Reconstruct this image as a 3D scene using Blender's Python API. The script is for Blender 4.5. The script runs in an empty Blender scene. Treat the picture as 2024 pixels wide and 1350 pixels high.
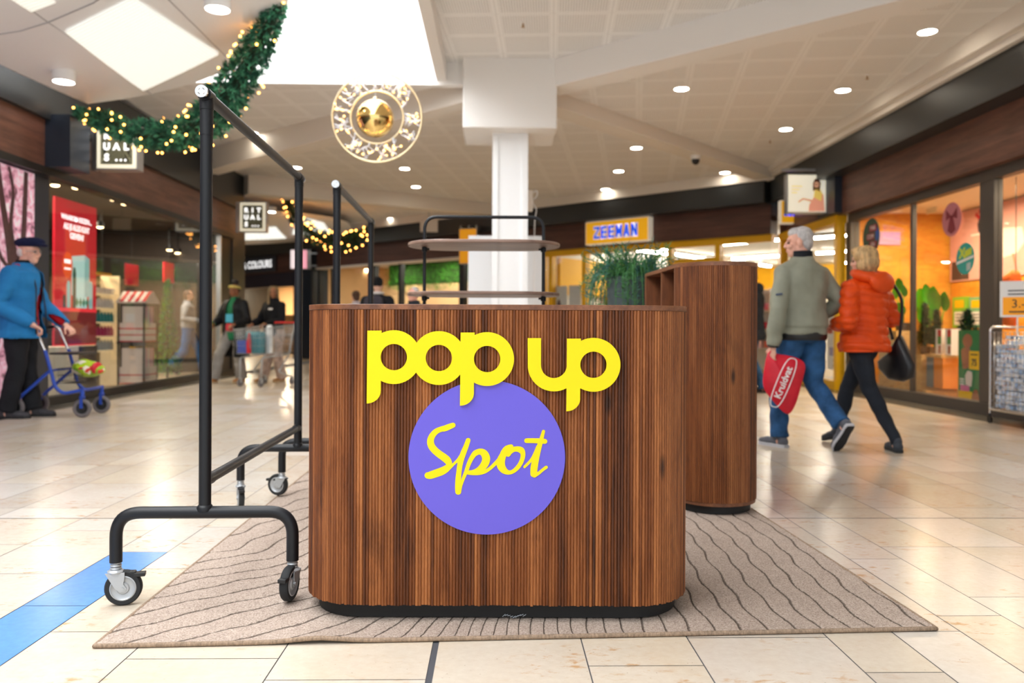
import bpy, bmesh, math, random
import numpy as np
from mathutils import Vector, Matrix, Euler

random.seed(7)
R = math.radians
PI = math.pi
scene = bpy.context.scene
COL = scene.collection

# ------------------------------------------------------------------ camera
F_PX, HC, YAW, ROLL, V0 = 1600.0, 0.93, R(1.146), R(0.25), -24.86
cam_d = bpy.data.cameras.new('camera')
cam_d.sensor_width = 36.0
cam_d.lens = F_PX * 36.0 / 2024.0
cam_d.shift_y = V0 / 2024.0
cam_d.clip_start = 0.05
cam_d.dof.use_dof = True
cam_d.dof.focus_distance = 2.58
cam_d.dof.aperture_fstop = 2.4
cam_o = bpy.data.objects.new('camera', cam_d)
COL.objects.link(cam_o)
cam_o.matrix_world = (Matrix.Translation((0, 0, HC)) @ Matrix.Rotation(-YAW, 4, 'Z')
                      @ Matrix.Rotation(PI / 2, 4, 'X') @ Matrix.Rotation(ROLL, 4, 'Z'))
scene.camera = cam_o

# ------------------------------------------------------------------ world, exposure
world = bpy.data.worlds.new('daylight')
scene.world = world
world.use_nodes = True
wb = world.node_tree.nodes['Background']
wb.inputs[0].default_value = (0.90, 0.95, 1.0, 1)
wb.inputs[1].default_value = 1.5
scene.view_settings.view_transform = 'Standard'
scene.view_settings.look = 'None'
scene.view_settings.exposure = 0.0
scene.view_settings.gamma = 1.0
scene.view_settings.use_curve_mapping = False
scene.cycles.caustics_reflective = False        # no stray sparks from the mirror ball and the chrome
scene.cycles.caustics_refractive = False
scene.cycles.sample_clamp_indirect = 4.0
scene.cycles.blur_glossy = 0.6


def area_light(name, loc, size, power, color=(1, 1, 1), rot=(0, 0, 0), spread=None):
    d = bpy.data.lights.new(name, 'AREA')
    d.shape = 'RECTANGLE'
    d.size, d.size_y = size
    d.energy = power
    d.color = color
    o = bpy.data.objects.new(name, d)
    COL.objects.link(o)
    o.location = loc
    o.rotation_euler = rot
    return o


def recess_lamp(name, loc, power, color=(1, 1, 1), size=0.2):
    d = bpy.data.lights.new(name, 'AREA')
    d.shape = 'DISK'
    d.size = size
    d.energy = power
    d.color = color
    o = bpy.data.objects.new(name, d)
    COL.objects.link(o)
    o.location = loc
    return o


# ceiling lamps inside the shops (the mall itself is lit by its roof light, downlights and the open corridor behind)
for i, (x, y, z, pw, c) in enumerate([
        (-6.2, 9.6, 2.9, 32, (1, .84, .62)), (-7.6, 11.0, 2.9, 40, (1, .82, .56)), (-6.9, 12.6, 2.9, 40, (1, .84, .62)),
        (-7.6, 14.2, 2.9, 40, (1, .82, .56)), (-6.4, 15.6, 2.9, 32, (1, .86, .66)),
        (6.1, 11.4, 2.66, 17, (1, .78, .48)), (6.1, 10.5, 2.66, 19, (1, .78, .48)), (6.1, 9.6, 2.66, 19, (1, .78, .5)),
        (6.1, 8.4, 2.66, 17, (1, .8, .55)), (6.1, 7.0, 2.66, 14, (1, .8, .55)),
        (-0.6, 23.8, 2.8, 40, (1, .84, .62)), (-4.2, 26.0, 2.8, 36, (1, .84, .62)), (-0.1, 21.1, 2.85, 26, (1, .9, .75)), (-1.63, 22.5, 2.85, 26, (1, .9, .75)), (-3.1, 23.8, 2.85, 22, (1, .9, .75)),
        (-7.6, 29.6, 2.7, 90, (1, .82, .58)), (-9.6, 31.2, 2.7, 90, (1, .82, .58))]):
    recess_lamp('shop_lamp', (x, y, z), pw * 2.2, c)


# ------------------------------------------------------------------ pixels of the photo -> metres
def at(px, py, zc):
    u, v = px - 1012.0, py - 675.0 - V0
    a = u * math.cos(ROLL) + v * math.sin(ROLL)
    b = -u * math.sin(ROLL) + v * math.cos(ROLL)
    xc = a / F_PX * zc
    return Vector((xc * math.cos(YAW) + zc * math.sin(YAW),
                   zc * math.cos(YAW) - xc * math.sin(YAW), HC - b / F_PX * zc))


def floor_at(px, py):
    u, v = px - 1012.0, py - 675.0 - V0
    b = -u * math.sin(ROLL) + v * math.cos(ROLL)
    return at(px, py, HC * F_PX / b)


def on_x(px, py, X):            # the point on the plane x = X seen at that pixel
    p = at(px, py, 1.0)
    k = X / p.x
    return Vector((X, p.y * k, HC + (p.z - HC) * k))


def at_h(px, py, h):            # the point at height h
    p = at(px, py, 1.0)
    k = (h - HC) / (p.z - HC)
    return Vector((p.x * k, p.y * k, h))


# ------------------------------------------------------------------ mesh builder
def frame(d):
    d = Vector(d).normalized()
    a = Vector((0, 0, 1)) if abs(d.z) < 0.9 else Vector((1, 0, 0))
    u = d.cross(a).normalized()
    return u, d.cross(u).normalized()


class MB:
    def __init__(s):
        s.v, s.f, s.mi, s.m = [], [], [], 0
        s.uv = {}

    def add(s, vs, fs):
        o = len(s.v)
        s.v += [tuple(p) for p in vs]
        for f in fs:
            s.f.append([i + o for i in f])
            s.mi.append(s.m)
        return o

    def box(s, x0, x1, y0, y1, z0, z1, M=None):
        vs = [Vector((x, y, z)) for z in (z0, z1) for y in (y0, y1) for x in (x0, x1)]
        if M: vs = [M @ p for p in vs]
        s.add(vs, [(0, 2, 3, 1), (4, 5, 7, 6), (0, 1, 5, 4), (2, 6, 7, 3), (0, 4, 6, 2), (1, 3, 7, 5)])
        return s

    def cbox(s, c, size, rz=0.0, rx=0.0, ry=0.0):
        M = Matrix.Translation(c) @ Euler((rx, ry, rz)).to_matrix().to_4x4()
        a, b, d = size[0] / 2, size[1] / 2, size[2] / 2
        return s.box(-a, a, -b, b, -d, d, M)

    def beam(s, p, q, w, h, up=(0, 0, 1)):           # bar of section w x h from p to q
        p, q = Vector(p), Vector(q)
        d = (q - p).normalized()
        x = d.cross(Vector(up)).normalized()
        z = x.cross(d)
        vs = [e + x * sx * w / 2 + z * sz * h / 2 for e in (p, q) for sz in (-1, 1) for sx in (-1, 1)]
        s.add(vs, [(0, 1, 3, 2), (4, 6, 7, 5), (0, 4, 5, 1), (2, 3, 7, 6), (0, 2, 6, 4), (1, 5, 7, 3)])
        return s

    def tube(s, pts, r, n=10, closed=False, caps=True, squash=None):
        pts = [Vector(p) for p in pts]
        N = len(pts)
        rr = r if isinstance(r, (list, tuple)) else [r] * N
        rings, u = [], None
        for i, p in enumerate(pts):
            if closed:
                d = pts[(i + 1) % N] - pts[i - 1]
            else:
                d = pts[min(i + 1, N - 1)] - pts[max(i - 1, 0)]
            d = d.normalized() if d.length > 1e-9 else Vector((0, 0, 1))
            if u is None:
                u, w = frame(d)
            else:
                u = u - d * u.dot(d)
                u = u.normalized() if u.length > 1e-6 else frame(d)[0]
                w = d.cross(u)
            rings.append([p + (u * math.cos(2 * PI * k / n) + w * math.sin(2 * PI * k / n)) * rr[i] for k in range(n)])
        vs = [q for ring in rings for q in ring]
        fs = []
        for i in range(N if closed else N - 1):
            a, b = i * n, ((i + 1) % N) * n
            for k in range(n):
                fs.append((a + k, a + (k + 1) % n, b + (k + 1) % n, b + k))
        if caps and not closed:
            fs.append(tuple(reversed(range(n))))
            fs.append(tuple((N - 1) * n + k for k in range(n)))
        s.add(vs, fs)
        return s

    def lathe(s, prof, c=(0, 0, 0), axis='Z', n=24, M=None, hollow=False):
        if hollow: prof = list(prof) + [prof[0]]
        vs, fs = [], []
        for r, h in prof:
            for k in range(n):
                a = 2 * PI * k / n
                x, y = max(r, 1e-5) * math.cos(a), max(r, 1e-5) * math.sin(a)
                p = {'Z': (x, y, h), 'X': (h, x, y), 'Y': (x, -h, y)}[axis]
                p = Vector(p)
                if M: p = M @ p
                vs.append(p + Vector(c))
        for i in range(len(prof) - 1):
            for k in range(n):
                fs.append((i * n + k, i * n + (k + 1) % n, (i + 1) * n + (k + 1) % n, (i + 1) * n + k))
        if not hollow:
            fs.append(tuple(reversed(range(n))))
            fs.append(tuple((len(prof) - 1) * n + k for k in range(n)))
        s.add(vs, fs)
        return s

    def ball(s, c, r, n=14, m=8, M=None):
        r = r if isinstance(r, (list, tuple)) else (r, r, r)
        c = Vector(c)
        vs = [Vector((0, 0, -r[2]))]
        for i in range(1, m):
            t = -PI / 2 + PI * i / m
            for k in range(n):
                a = 2 * PI * k / n
                vs.append(Vector((r[0] * math.cos(t) * math.cos(a), r[1] * math.cos(t) * math.sin(a), r[2] * math.sin(t))))
        vs.append(Vector((0, 0, r[2])))
        if M: vs = [M @ p for p in vs]
        fs = [(0, 1 + (k + 1) % n, 1 + k) for k in range(n)]
        for i in range(m - 2):
            a, b = 1 + i * n, 1 + (i + 1) * n
            for k in range(n):
                fs.append((a + k, a + (k + 1) % n, b + (k + 1) % n, b + k))
        t = len(vs) - 1
        a = 1 + (m - 2) * n
        fs += [(t, a + k, a + (k + 1) % n) for k in range(n)]
        s.add([p + c for p in vs], fs)
        return s

    def loft(s, rings, n=20, caps=True):
        """rings: (centre, rx, ry[, power[, rotz]]) horizontal super-ellipses"""
        vs, fs = [], []
        for g in rings:
            c, rx, ry = Vector(g[0]), g[1], g[2]
            e = g[3] if len(g) > 3 else 2.0
            rz = g[4] if len(g) > 4 else 0.0
            for k in range(n):
                a = 2 * PI * k / n
                ca, sa = math.cos(a), math.sin(a)
                x = rx * math.copysign(abs(ca) ** (2 / e), ca)
                y = ry * math.copysign(abs(sa) ** (2 / e), sa)
                vs.append(c + Vector((x * math.cos(rz) - y * math.sin(rz), x * math.sin(rz) + y * math.cos(rz), 0)))
        for i in range(len(rings) - 1):
            for k in range(n):
                fs.append((i * n + k, i * n + (k + 1) % n, (i + 1) * n + (k + 1) % n, (i + 1) * n + k))
        if caps:
            fs.append(tuple(reversed(range(n))))
            fs.append(tuple((len(rings) - 1) * n + k for k in range(n)))
        s.add(vs, fs)
        return s

    def prism(s, poly, d0, d1, M=None, side_m=None):
        """poly of (x, z) pairs extruded along y from d0 (front) to d1 (back)"""
        n = len(poly)
        A = [Vector((x, d0, z)) for x, z in poly]
        B = [Vector((x, d1, z)) for x, z in poly]
        if M: A, B = [M @ p for p in A], [M @ p for p in B]
        o = s.add(A + B, [])
        s.f.append([o + i for i in range(n)]); s.mi.append(s.m)
        s.f.append([o + n + i for i in reversed(range(n))]); s.mi.append(s.m)
        for i in range(n):
            j = (i + 1) % n
            s.f.append([o + i, o + n + i, o + n + j, o + j])
            s.mi.append(s.m if side_m is None else side_m)
        return s

    def ring(s, c, R0, R1, d0, d1, n=48, a0=0.0, a1=2 * PI, side_m=None):
        """flat annulus in the xz plane with thickness along y"""
        full = abs(a1 - a0 - 2 * PI) < 1e-6
        m = n if full else n + 1
        vs = []
        for k in range(m):
            a = a0 + (a1 - a0) * k / n
            for rr in (R0, R1):
                for d in (d0, d1):
                    vs.append((c[0] + rr * math.cos(a), d, c[1] + rr * math.sin(a)))
        o = s.add(vs, [])
        for k in range(n):
            a, b = o + 4 * k, o + 4 * ((k + 1) % m)
            for q, sd in (((a, a + 2, b + 2, b), 0), ((a + 3, a + 1, b + 1, b + 3), 0),
                          ((a + 2, a + 3, b + 3, b + 2), 1), ((a + 1, a, b, b + 1), 1)):
                s.f.append(list(q)); s.mi.append(s.m if (not sd or side_m is None) else side_m)
        return s

    def mesh(s, name, mats, smooth=None):
        me = bpy.data.meshes.new(name)
        me.from_pydata(s.v, [], s.f)
        for m in (mats if isinstance(mats, (list, tuple)) else [mats]):
            me.materials.append(m)
        if any(s.mi): me.polygons.foreach_set('material_index', s.mi)
        bm = bmesh.new(); bm.from_mesh(me)
        bmesh.ops.recalc_face_normals(bm, faces=bm.faces)
        bm.to_mesh(me); bm.free()
        if smooth is not None:
            me.polygons.foreach_set('use_smooth', [True] * len(me.polygons))
            if smooth < 179: me.set_sharp_from_angle(angle=R(smooth))
        me.update()
        return me

    def build(s, name, mats, parent=None, smooth=None, loc=(0, 0, 0), bevel=0.0, rz=0.0):
        me = s.mesh(name, mats, smooth)
        o = bpy.data.objects.new(name, me)
        COL.objects.link(o)
        o.location = loc
        o.rotation_euler[2] = rz
        if parent: o.parent = parent
        if bevel:
            b = o.modifiers.new('bevel', 'BEVEL'); b.width = bevel; b.segments = 2; b.limit_method = 'ANGLE'
        return o


def tag(o, label=None, cat=None, group=None, kind=None):
    if label: o['label'] = label
    if cat: o['category'] = cat
    if group: o['group'] = group
    if kind: o['kind'] = kind
    return o


def thing(name, label, cat, loc=(0, 0, 0), rz=0.0, group=None):
    o = bpy.data.objects.new(name, None)
    COL.objects.link(o)
    o.empty_display_size = 0.1
    o.location = loc
    o.rotation_euler = (0, 0, rz)
    return tag(o, label, cat, group)


def struct(name, mb, m, smooth=None, parent=None, bevel=0.0):
    o = mb.build(name, m, parent, smooth, bevel=bevel)
    if parent is None: o['kind'] = 'structure'
    return o


def kids(o):
    return [c for c in bpy.data.objects if c.parent == o]


def copy_tree(o, loc=None, rz=None, label=None, group=None, parent=None):
    c = o.copy()
    COL.objects.link(c)
    if parent: c.parent = parent
    if loc is not None: c.location = loc
    if rz is not None: c.rotation_euler[2] = rz
    if label: c['label'] = label
    if group: c['group'] = group
    for k in kids(o):
        copy_tree(k, parent=c)
    return c


def arc(cx, cz, r, a0, a1, n=16):
    return [(cx + r * math.cos(R(a0 + (a1 - a0) * i / n)), cz + r * math.sin(R(a0 + (a1 - a0) * i / n))) for i in range(n + 1)]


def bend(pts, r, n=6):
    """round the corners of a polyline"""
    pts = [Vector(p) for p in pts]
    out = [pts[0]]
    for i in range(1, len(pts) - 1):
        a, b, c = pts[i - 1], pts[i], pts[i + 1]
        d0, d1 = (a - b), (c - b)
        q = min(r, d0.length * 0.49, d1.length * 0.49)
        p0, p1 = b + d0.normalized() * q, b + d1.normalized() * q
        for k in range(n + 1):
            t = k / n
            out.append(p0 * (1 - t) ** 2 + b * 2 * t * (1 - t) + p1 * t * t)
    out.append(pts[-1])
    return out


def text_mesh(txt, size, depth=0.002, fat=0.0, align='CENTER', space=1.0, sx=1.0):
    """lettering as a mesh in the xz plane facing -y"""
    cu = bpy.data.curves.new('lettering', 'FONT')
    cu.body = txt
    cu.size = size
    cu.extrude = depth / 2
    cu.offset = fat
    cu.align_x = align
    cu.align_y = 'CENTER'
    cu.space_character = space
    cu.space_line = 0.9
    cu.resolution_u = 3
    o = bpy.data.objects.new('lettering', cu)
    COL.objects.link(o)
    dg = bpy.context.evaluated_depsgraph_get()
    me = bpy.data.meshes.new_from_object(o.evaluated_get(dg))
    bpy.data.objects.remove(o)
    bpy.data.curves.remove(cu)
    me.transform(Matrix.Rotation(PI / 2, 4, 'X') @ Matrix.Diagonal((sx, 1, 1, 1)))
    return me


def lettering(txt, size, m, loc, parent=None, rz=0.0, name='lettering', **kw):
    me = text_mesh(txt, size, **kw)
    me.materials.clear(); me.materials.append(m)
    o = bpy.data.objects.new(name, me)
    COL.objects.link(o)
    o.location = loc
    o.rotation_euler = (0, 0, rz)
    if parent: o.parent = parent
    return o


def remeshed(mb, name, voxel, smooth_it=4, push=None):
    """one continuous skin over overlapping solids"""
    me = mb.mesh(name + '_raw', [None] if False else [])
    o = bpy.data.objects.new('raw', me)
    COL.objects.link(o)
    r = o.modifiers.new('r', 'REMESH'); r.mode = 'VOXEL'; r.voxel_size = voxel; r.use_smooth_shade = True
    if smooth_it:
        sm = o.modifiers.new('s', 'SMOOTH'); sm.factor = 0.5; sm.iterations = smooth_it
    dg = bpy.context.evaluated_depsgraph_get()
    out = bpy.data.meshes.new_from_object(o.evaluated_get(dg))
    out.name = name
    bpy.data.objects.remove(o); bpy.data.meshes.remove(me)
    if push:
        n = len(out.vertices)
        co = np.empty(n * 3, 'f'); out.vertices.foreach_get('co', co); co = co.reshape(-1, 3)
        no = np.empty(n * 3, 'f'); out.vertex_normals.foreach_get('vector', no); no = no.reshape(-1, 3)
        co = co + no * push(co)[:, None]
        out.vertices.foreach_set('co', co.astype('f').ravel())
    out.polygons.foreach_set('use_smooth', [True] * len(out.polygons))
    out.update()
    return out


def link_mesh(me, name, mats, parent=None, loc=(0, 0, 0)):
    me.materials.clear()
    for m in (mats if isinstance(mats, (list, tuple)) else [mats]): me.materials.append(m)
    o = bpy.data.objects.new(name, me)
    COL.objects.link(o)
    o.location = loc
    if parent: o.parent = parent
    return o


# ------------------------------------------------------------------ materials
def lin(h):
    if not isinstance(h, str): return tuple(h)[:3]
    h = h.lstrip('#')
    o = []
    for i in (0, 2, 4):
        c = int(h[i:i + 2], 16) / 255
        o.append(c / 12.92 if c <= 0.04045 else ((c + 0.055) / 1.055) ** 2.4)
    return tuple(o)


class NT:
    def __init__(s, m):
        s.t = m.node_tree; s.n = s.t.nodes; s.l = s.t.links

    def node(s, typ, **kw):
        n = s.n.new(typ)
        for k, v in kw.items():
            if k in n.inputs: n.inputs[k].default_value = v
            else: setattr(n, k, v)
        return n

    def link(s, a, b): s.l.new(a, b)

    def math(s, op, a, b=None, c=None):
        n = s.n.new('ShaderNodeMath'); n.operation = op
        for i, x in enumerate((a, b, c)):
            if x is None: continue
            if isinstance(x, (int, float)): n.inputs[i].default_value = x
            else: s.link(x, n.inputs[i])
        return n.outputs[0]

    def mix(s, fac, a, b, mode='MIX'):
        n = s.n.new('ShaderNodeMix'); n.data_type = 'RGBA'; n.blend_type = mode
        for i, x in ((0, fac), (6, a), (7, b)):
            if isinstance(x, (int, float)): n.inputs[i].default_value = x
            elif isinstance(x, (tuple, list)): n.inputs[i].default_value = (*x[:3], 1)
            else: s.link(x, n.inputs[i])
        return n.outputs[2]

    def ramp(s, fac, stops):
        n = s.n.new('ShaderNodeValToRGB')
        while len(n.color_ramp.elements) < len(stops): n.color_ramp.elements.new(0.5)
        for e, (p, c) in zip(n.color_ramp.elements, stops):
            e.position = p
            c = (c, c, c) if isinstance(c, (int, float)) else c
            e.color = (*c[:3], 1)
        s.link(fac, n.inputs[0])
        return n.outputs[0]

    def noise(s, scale, detail=3, rough=0.5, vec=None, dist=0.0):
        n = s.node('ShaderNodeTexNoise')
        n.inputs['Scale'].default_value = scale
        n.inputs['Detail'].default_value = detail
        n.inputs['Roughness'].default_value = rough
        n.inputs['Distortion'].default_value = dist
        if vec is not None: s.link(vec, n.inputs['Vector'])
        return n.outputs['Fac']

    def coord(s, kind='Object', scale=(1, 1, 1), rot=(0, 0, 0)):
        tc = s.n.new('ShaderNodeTexCoord')
        mp = s.n.new('ShaderNodeMapping')
        mp.inputs['Scale'].default_value = scale
        mp.inputs['Rotation'].default_value = rot
        s.link(tc.outputs[kind], mp.inputs['Vector'])
        return mp.outputs[0]

    def bump(s, h, strength, dist, bsdf):
        b = s.n.new('ShaderNodeBump')
        b.inputs['Strength'].default_value = strength
        b.inputs['Distance'].default_value = dist
        s.link(h, b.inputs['Height'])
        s.link(b.outputs[0], bsdf.inputs['Normal'])


def mat(name, color, rough=0.5, metal=0.0, var=0.0, scale=30.0, bump=0.0, bdist=0.002, spec=None, emit=None, estr=0.0,
        stretch=(1, 1, 1), sheen=0.0, coat=0.0):
    m = bpy.data.materials.new(name)
    m.use_nodes = True
    t = NT(m)
    b = t.n['Principled BSDF']
    c = lin(color)
    b.inputs['Base Color'].default_value = (*c, 1)
    b.inputs['Roughness'].default_value = rough
    b.inputs['Metallic'].default_value = metal
    if spec is not None: b.inputs['Specular IOR Level'].default_value = spec
    if sheen: b.inputs['Sheen Weight'].default_value = sheen
    if coat: b.inputs['Coat Weight'].default_value = coat
    if emit is not None:
        b.inputs['Emission Color'].default_value = (*lin(emit), 1)
        b.inputs['Emission Strength'].default_value = estr
    if var or bump:
        n = t.noise(scale, 4, 0.55, t.coord('Object', stretch))
        if var:
            d = tuple(x * (1 - var) for x in c); e = tuple(min(1, x * (1 + var)) for x in c)
            t.link(t.ramp(n, [(0.3, d), (0.7, e)]), b.inputs['Base Color'])
        if bump: t.bump(n, bump, bdist, b)
    return m


def glass_mat(name, tint=(1, 1, 1), refl=1.0, rough=0.0):
    m = bpy.data.materials.new(name)
    m.use_nodes = True
    t = NT(m)
    t.n.remove(t.n['Principled BSDF'])
    tr = t.node('ShaderNodeBsdfTransparent'); tr.inputs[0].default_value = (*tint, 1)
    gl = t.node('ShaderNodeBsdfGlossy'); gl.inputs['Roughness'].default_value = rough
    fr = t.node('ShaderNodeFresnel')
    ge = t.node('ShaderNodeNewGeometry')          # a pane has two faces: keep the inner one from mirroring
    t.link(t.math('SUBTRACT', 1.5, t.math('MULTIPLY', ge.outputs['Backfacing'], 1.5 - 1 / 1.5)), fr.inputs['IOR'])
    mx = t.node('ShaderNodeMixShader')
    t.link(t.math('MULTIPLY', fr.outputs[0], refl), mx.inputs[0])
    t.link(tr.outputs[0], mx.inputs[1]); t.link(gl.outputs[0], mx.inputs[2])
    t.link(mx.outputs[0], t.n['Material Output'].inputs[0])
    return m


def lamp_mat(name, color, strength):
    m = bpy.data.materials.new(name)
    m.use_nodes = True
    t = NT(m)
    t.n.remove(t.n['Principled BSDF'])
    e = t.node('ShaderNodeEmission')
    e.inputs[0].default_value = (*lin(color), 1); e.inputs[1].default_value = strength
    t.link(e.outputs[0], t.n['Material Output'].inputs[0])
    return m


M = {}
M['black'] = mat('black_metal', '#14161a', 0.45, 0.0, bump=0.05, scale=400, spec=0.35)
M['anthracite'] = mat('anthracite_panel', '#272a2c', 0.38, 0.0)
M['dark_frame'] = mat('dark_frame', '#4a4440', 0.45)
M['black_frame'] = mat('black_frame', '#16181b', 0.4)
M['navy_panel'] = mat('navy_panel', '#232b38', 0.35)
M['chrome'] = mat('chrome', '#d8d8d8', 0.18, 1.0)
M['zinc'] = mat('zinc', '#b4b8bb', 0.42, 0.45)
M['steel'] = mat('steel', '#b9bcc0', 0.3, 0.9)
M['rubber'] = mat('rubber', '#1d1f21', 0.75)
M['grey_rubber'] = mat('grey_rubber', '#6a6668', 0.8)
M['black_plastic'] = mat('black_plastic', '#17191b', 0.4)
M['plinth'] = mat('black_plinth', '#0d0d0e', 0.6)
M['white_paint'] = mat('white_paint', '#f1eeea', 0.5)
M['white_gloss'] = mat('white_gloss', '#f6f7f8', 0.25)
M['cream_paint'] = mat('cream_paint', '#e9e1d6', 0.55)
M['white_board'] = mat('white_board', '#eef2f6', 0.4)
M['yellow_acrylic'] = mat('yellow_acrylic', '#e6d110', 0.4, spec=0.22)
M['violet_acrylic'] = mat('violet_acrylic', '#665cca', 0.45, spec=0.22)
M['acrylic_edge'] = mat('acrylic_edge', '#e8e6ef', 0.4)
M['yellow_frame'] = mat('yellow_frame', '#eab308', 0.4)
M['grey_blue'] = mat('grey_blue_ink', '#44556b', 0.6)
M['white_ink'] = mat('white_ink', '#f4f4f4', 0.5)
M['dark_ink'] = mat('dark_ink', '#2b2b33', 0.6)
M['red_ink'] = mat('red_ink', '#c4162a', 0.5)
M['shop_glass'] = glass_mat('shop_glass', (0.97, 0.98, 0.98), 1.0)
M['orange_glass'] = glass_mat('clear_glass', (0.99, 0.99, 0.98), 0.7)
M['downlight'] = lamp_mat('downlight_glow', '#fff3df', 45.0)
M['warm_spot'] = lamp_mat('warm_spot_glow', '#ffd9a0', 16.0)
M['fairy'] = lamp_mat('fairy_light_glow', '#ffa64d', 13.0)
M['fairy_white'] = lamp_mat('fairy_light_white_glow', '#ffb868', 8.0)
M['tube_light'] = lamp_mat('tube_light_glow', '#fff4e0', 140.0)
M['skylight'] = lamp_mat('skylight_glow', '#fbfdff', 9.0)
M['sail_light'] = lamp_mat('light_panel_glow', '#fffdf2', 1.3)
M['sign_glow'] = lamp_mat('sign_glow', '#fffbe8', 1.05)
M['gold'] = mat('gold_mirror', '#f2cf86', 0.07, 1.0)
M['gold_rim'] = mat('champagne_rim', '#d8c7a2', 0.3, 0.7)
M['white_twig'] = mat('white_twig', '#dde1e8', 0.6)
# ================================================================== the setting
# ---- stone floor: columns of slabs with their own joints, one mesh
def stone_mat():
    m = bpy.data.materials.new('limestone_floor')
    m.use_nodes = True
    t = NT(m)
    b = t.n['Principled BSDF']
    at_ = t.n.new('ShaderNodeAttribute'); at_.attribute_name = 'tone'
    base = at_.outputs['Color']
    co = t.coord('Object', (1, 1, 1))
    n1 = t.noise(3.2, 5, 0.6, co, 0.6)
    n2 = t.noise(38, 4, 0.6, co)
    c = t.mix(0.5, base, t.ramp(n1, [(0.3, (0.45, 0.425, 0.39)), (0.5, (0.5, 0.5, 0.5)), (0.75, (0.56, 0.57, 0.58))]), 'OVERLAY')
    c = t.mix(0.25, c, t.ramp(n2, [(0.3, 0.38), (0.7, 0.62)]), 'OVERLAY')
    # rust coloured stains in small clusters
    co2 = t.coord('Object', (1.0, 1.9, 1), (0, 0, 0.2))
    st = t.math('MULTIPLY', t.ramp(t.noise(2.3, 2, 0.5, co2, 0.3), [(0.49, 0.0), (0.64, 1.0)]),
                t.ramp(t.noise(15, 5, 0.66, co2, 0.25), [(0.54, 0.0), (0.66, 1.0)]))
    lum = t.math('GREATER_THAN', at_.outputs['Fac'], 0.47)
    c = t.mix(t.math('MULTIPLY', t.math('MULTIPLY', st, 0.7), lum), c, lin('#b5823f'))
    sp = t.ramp(t.noise(90, 2, 0.5, co), [(0.70, 0.0), (0.78, 1.0)])
    c = t.mix(t.math('MULTIPLY', sp, 0.6), c, lin('#7a6242'))
    t.link(c, b.inputs['Base Color'])
    b.inputs['Roughness'].default_value = 0.24
    b.inputs['Specular IOR Level'].default_value = 0.52
    return m


M['stone'] = stone_mat()
M['joint'] = mat('dark_joint', '#4a4b50', 0.8)


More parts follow.
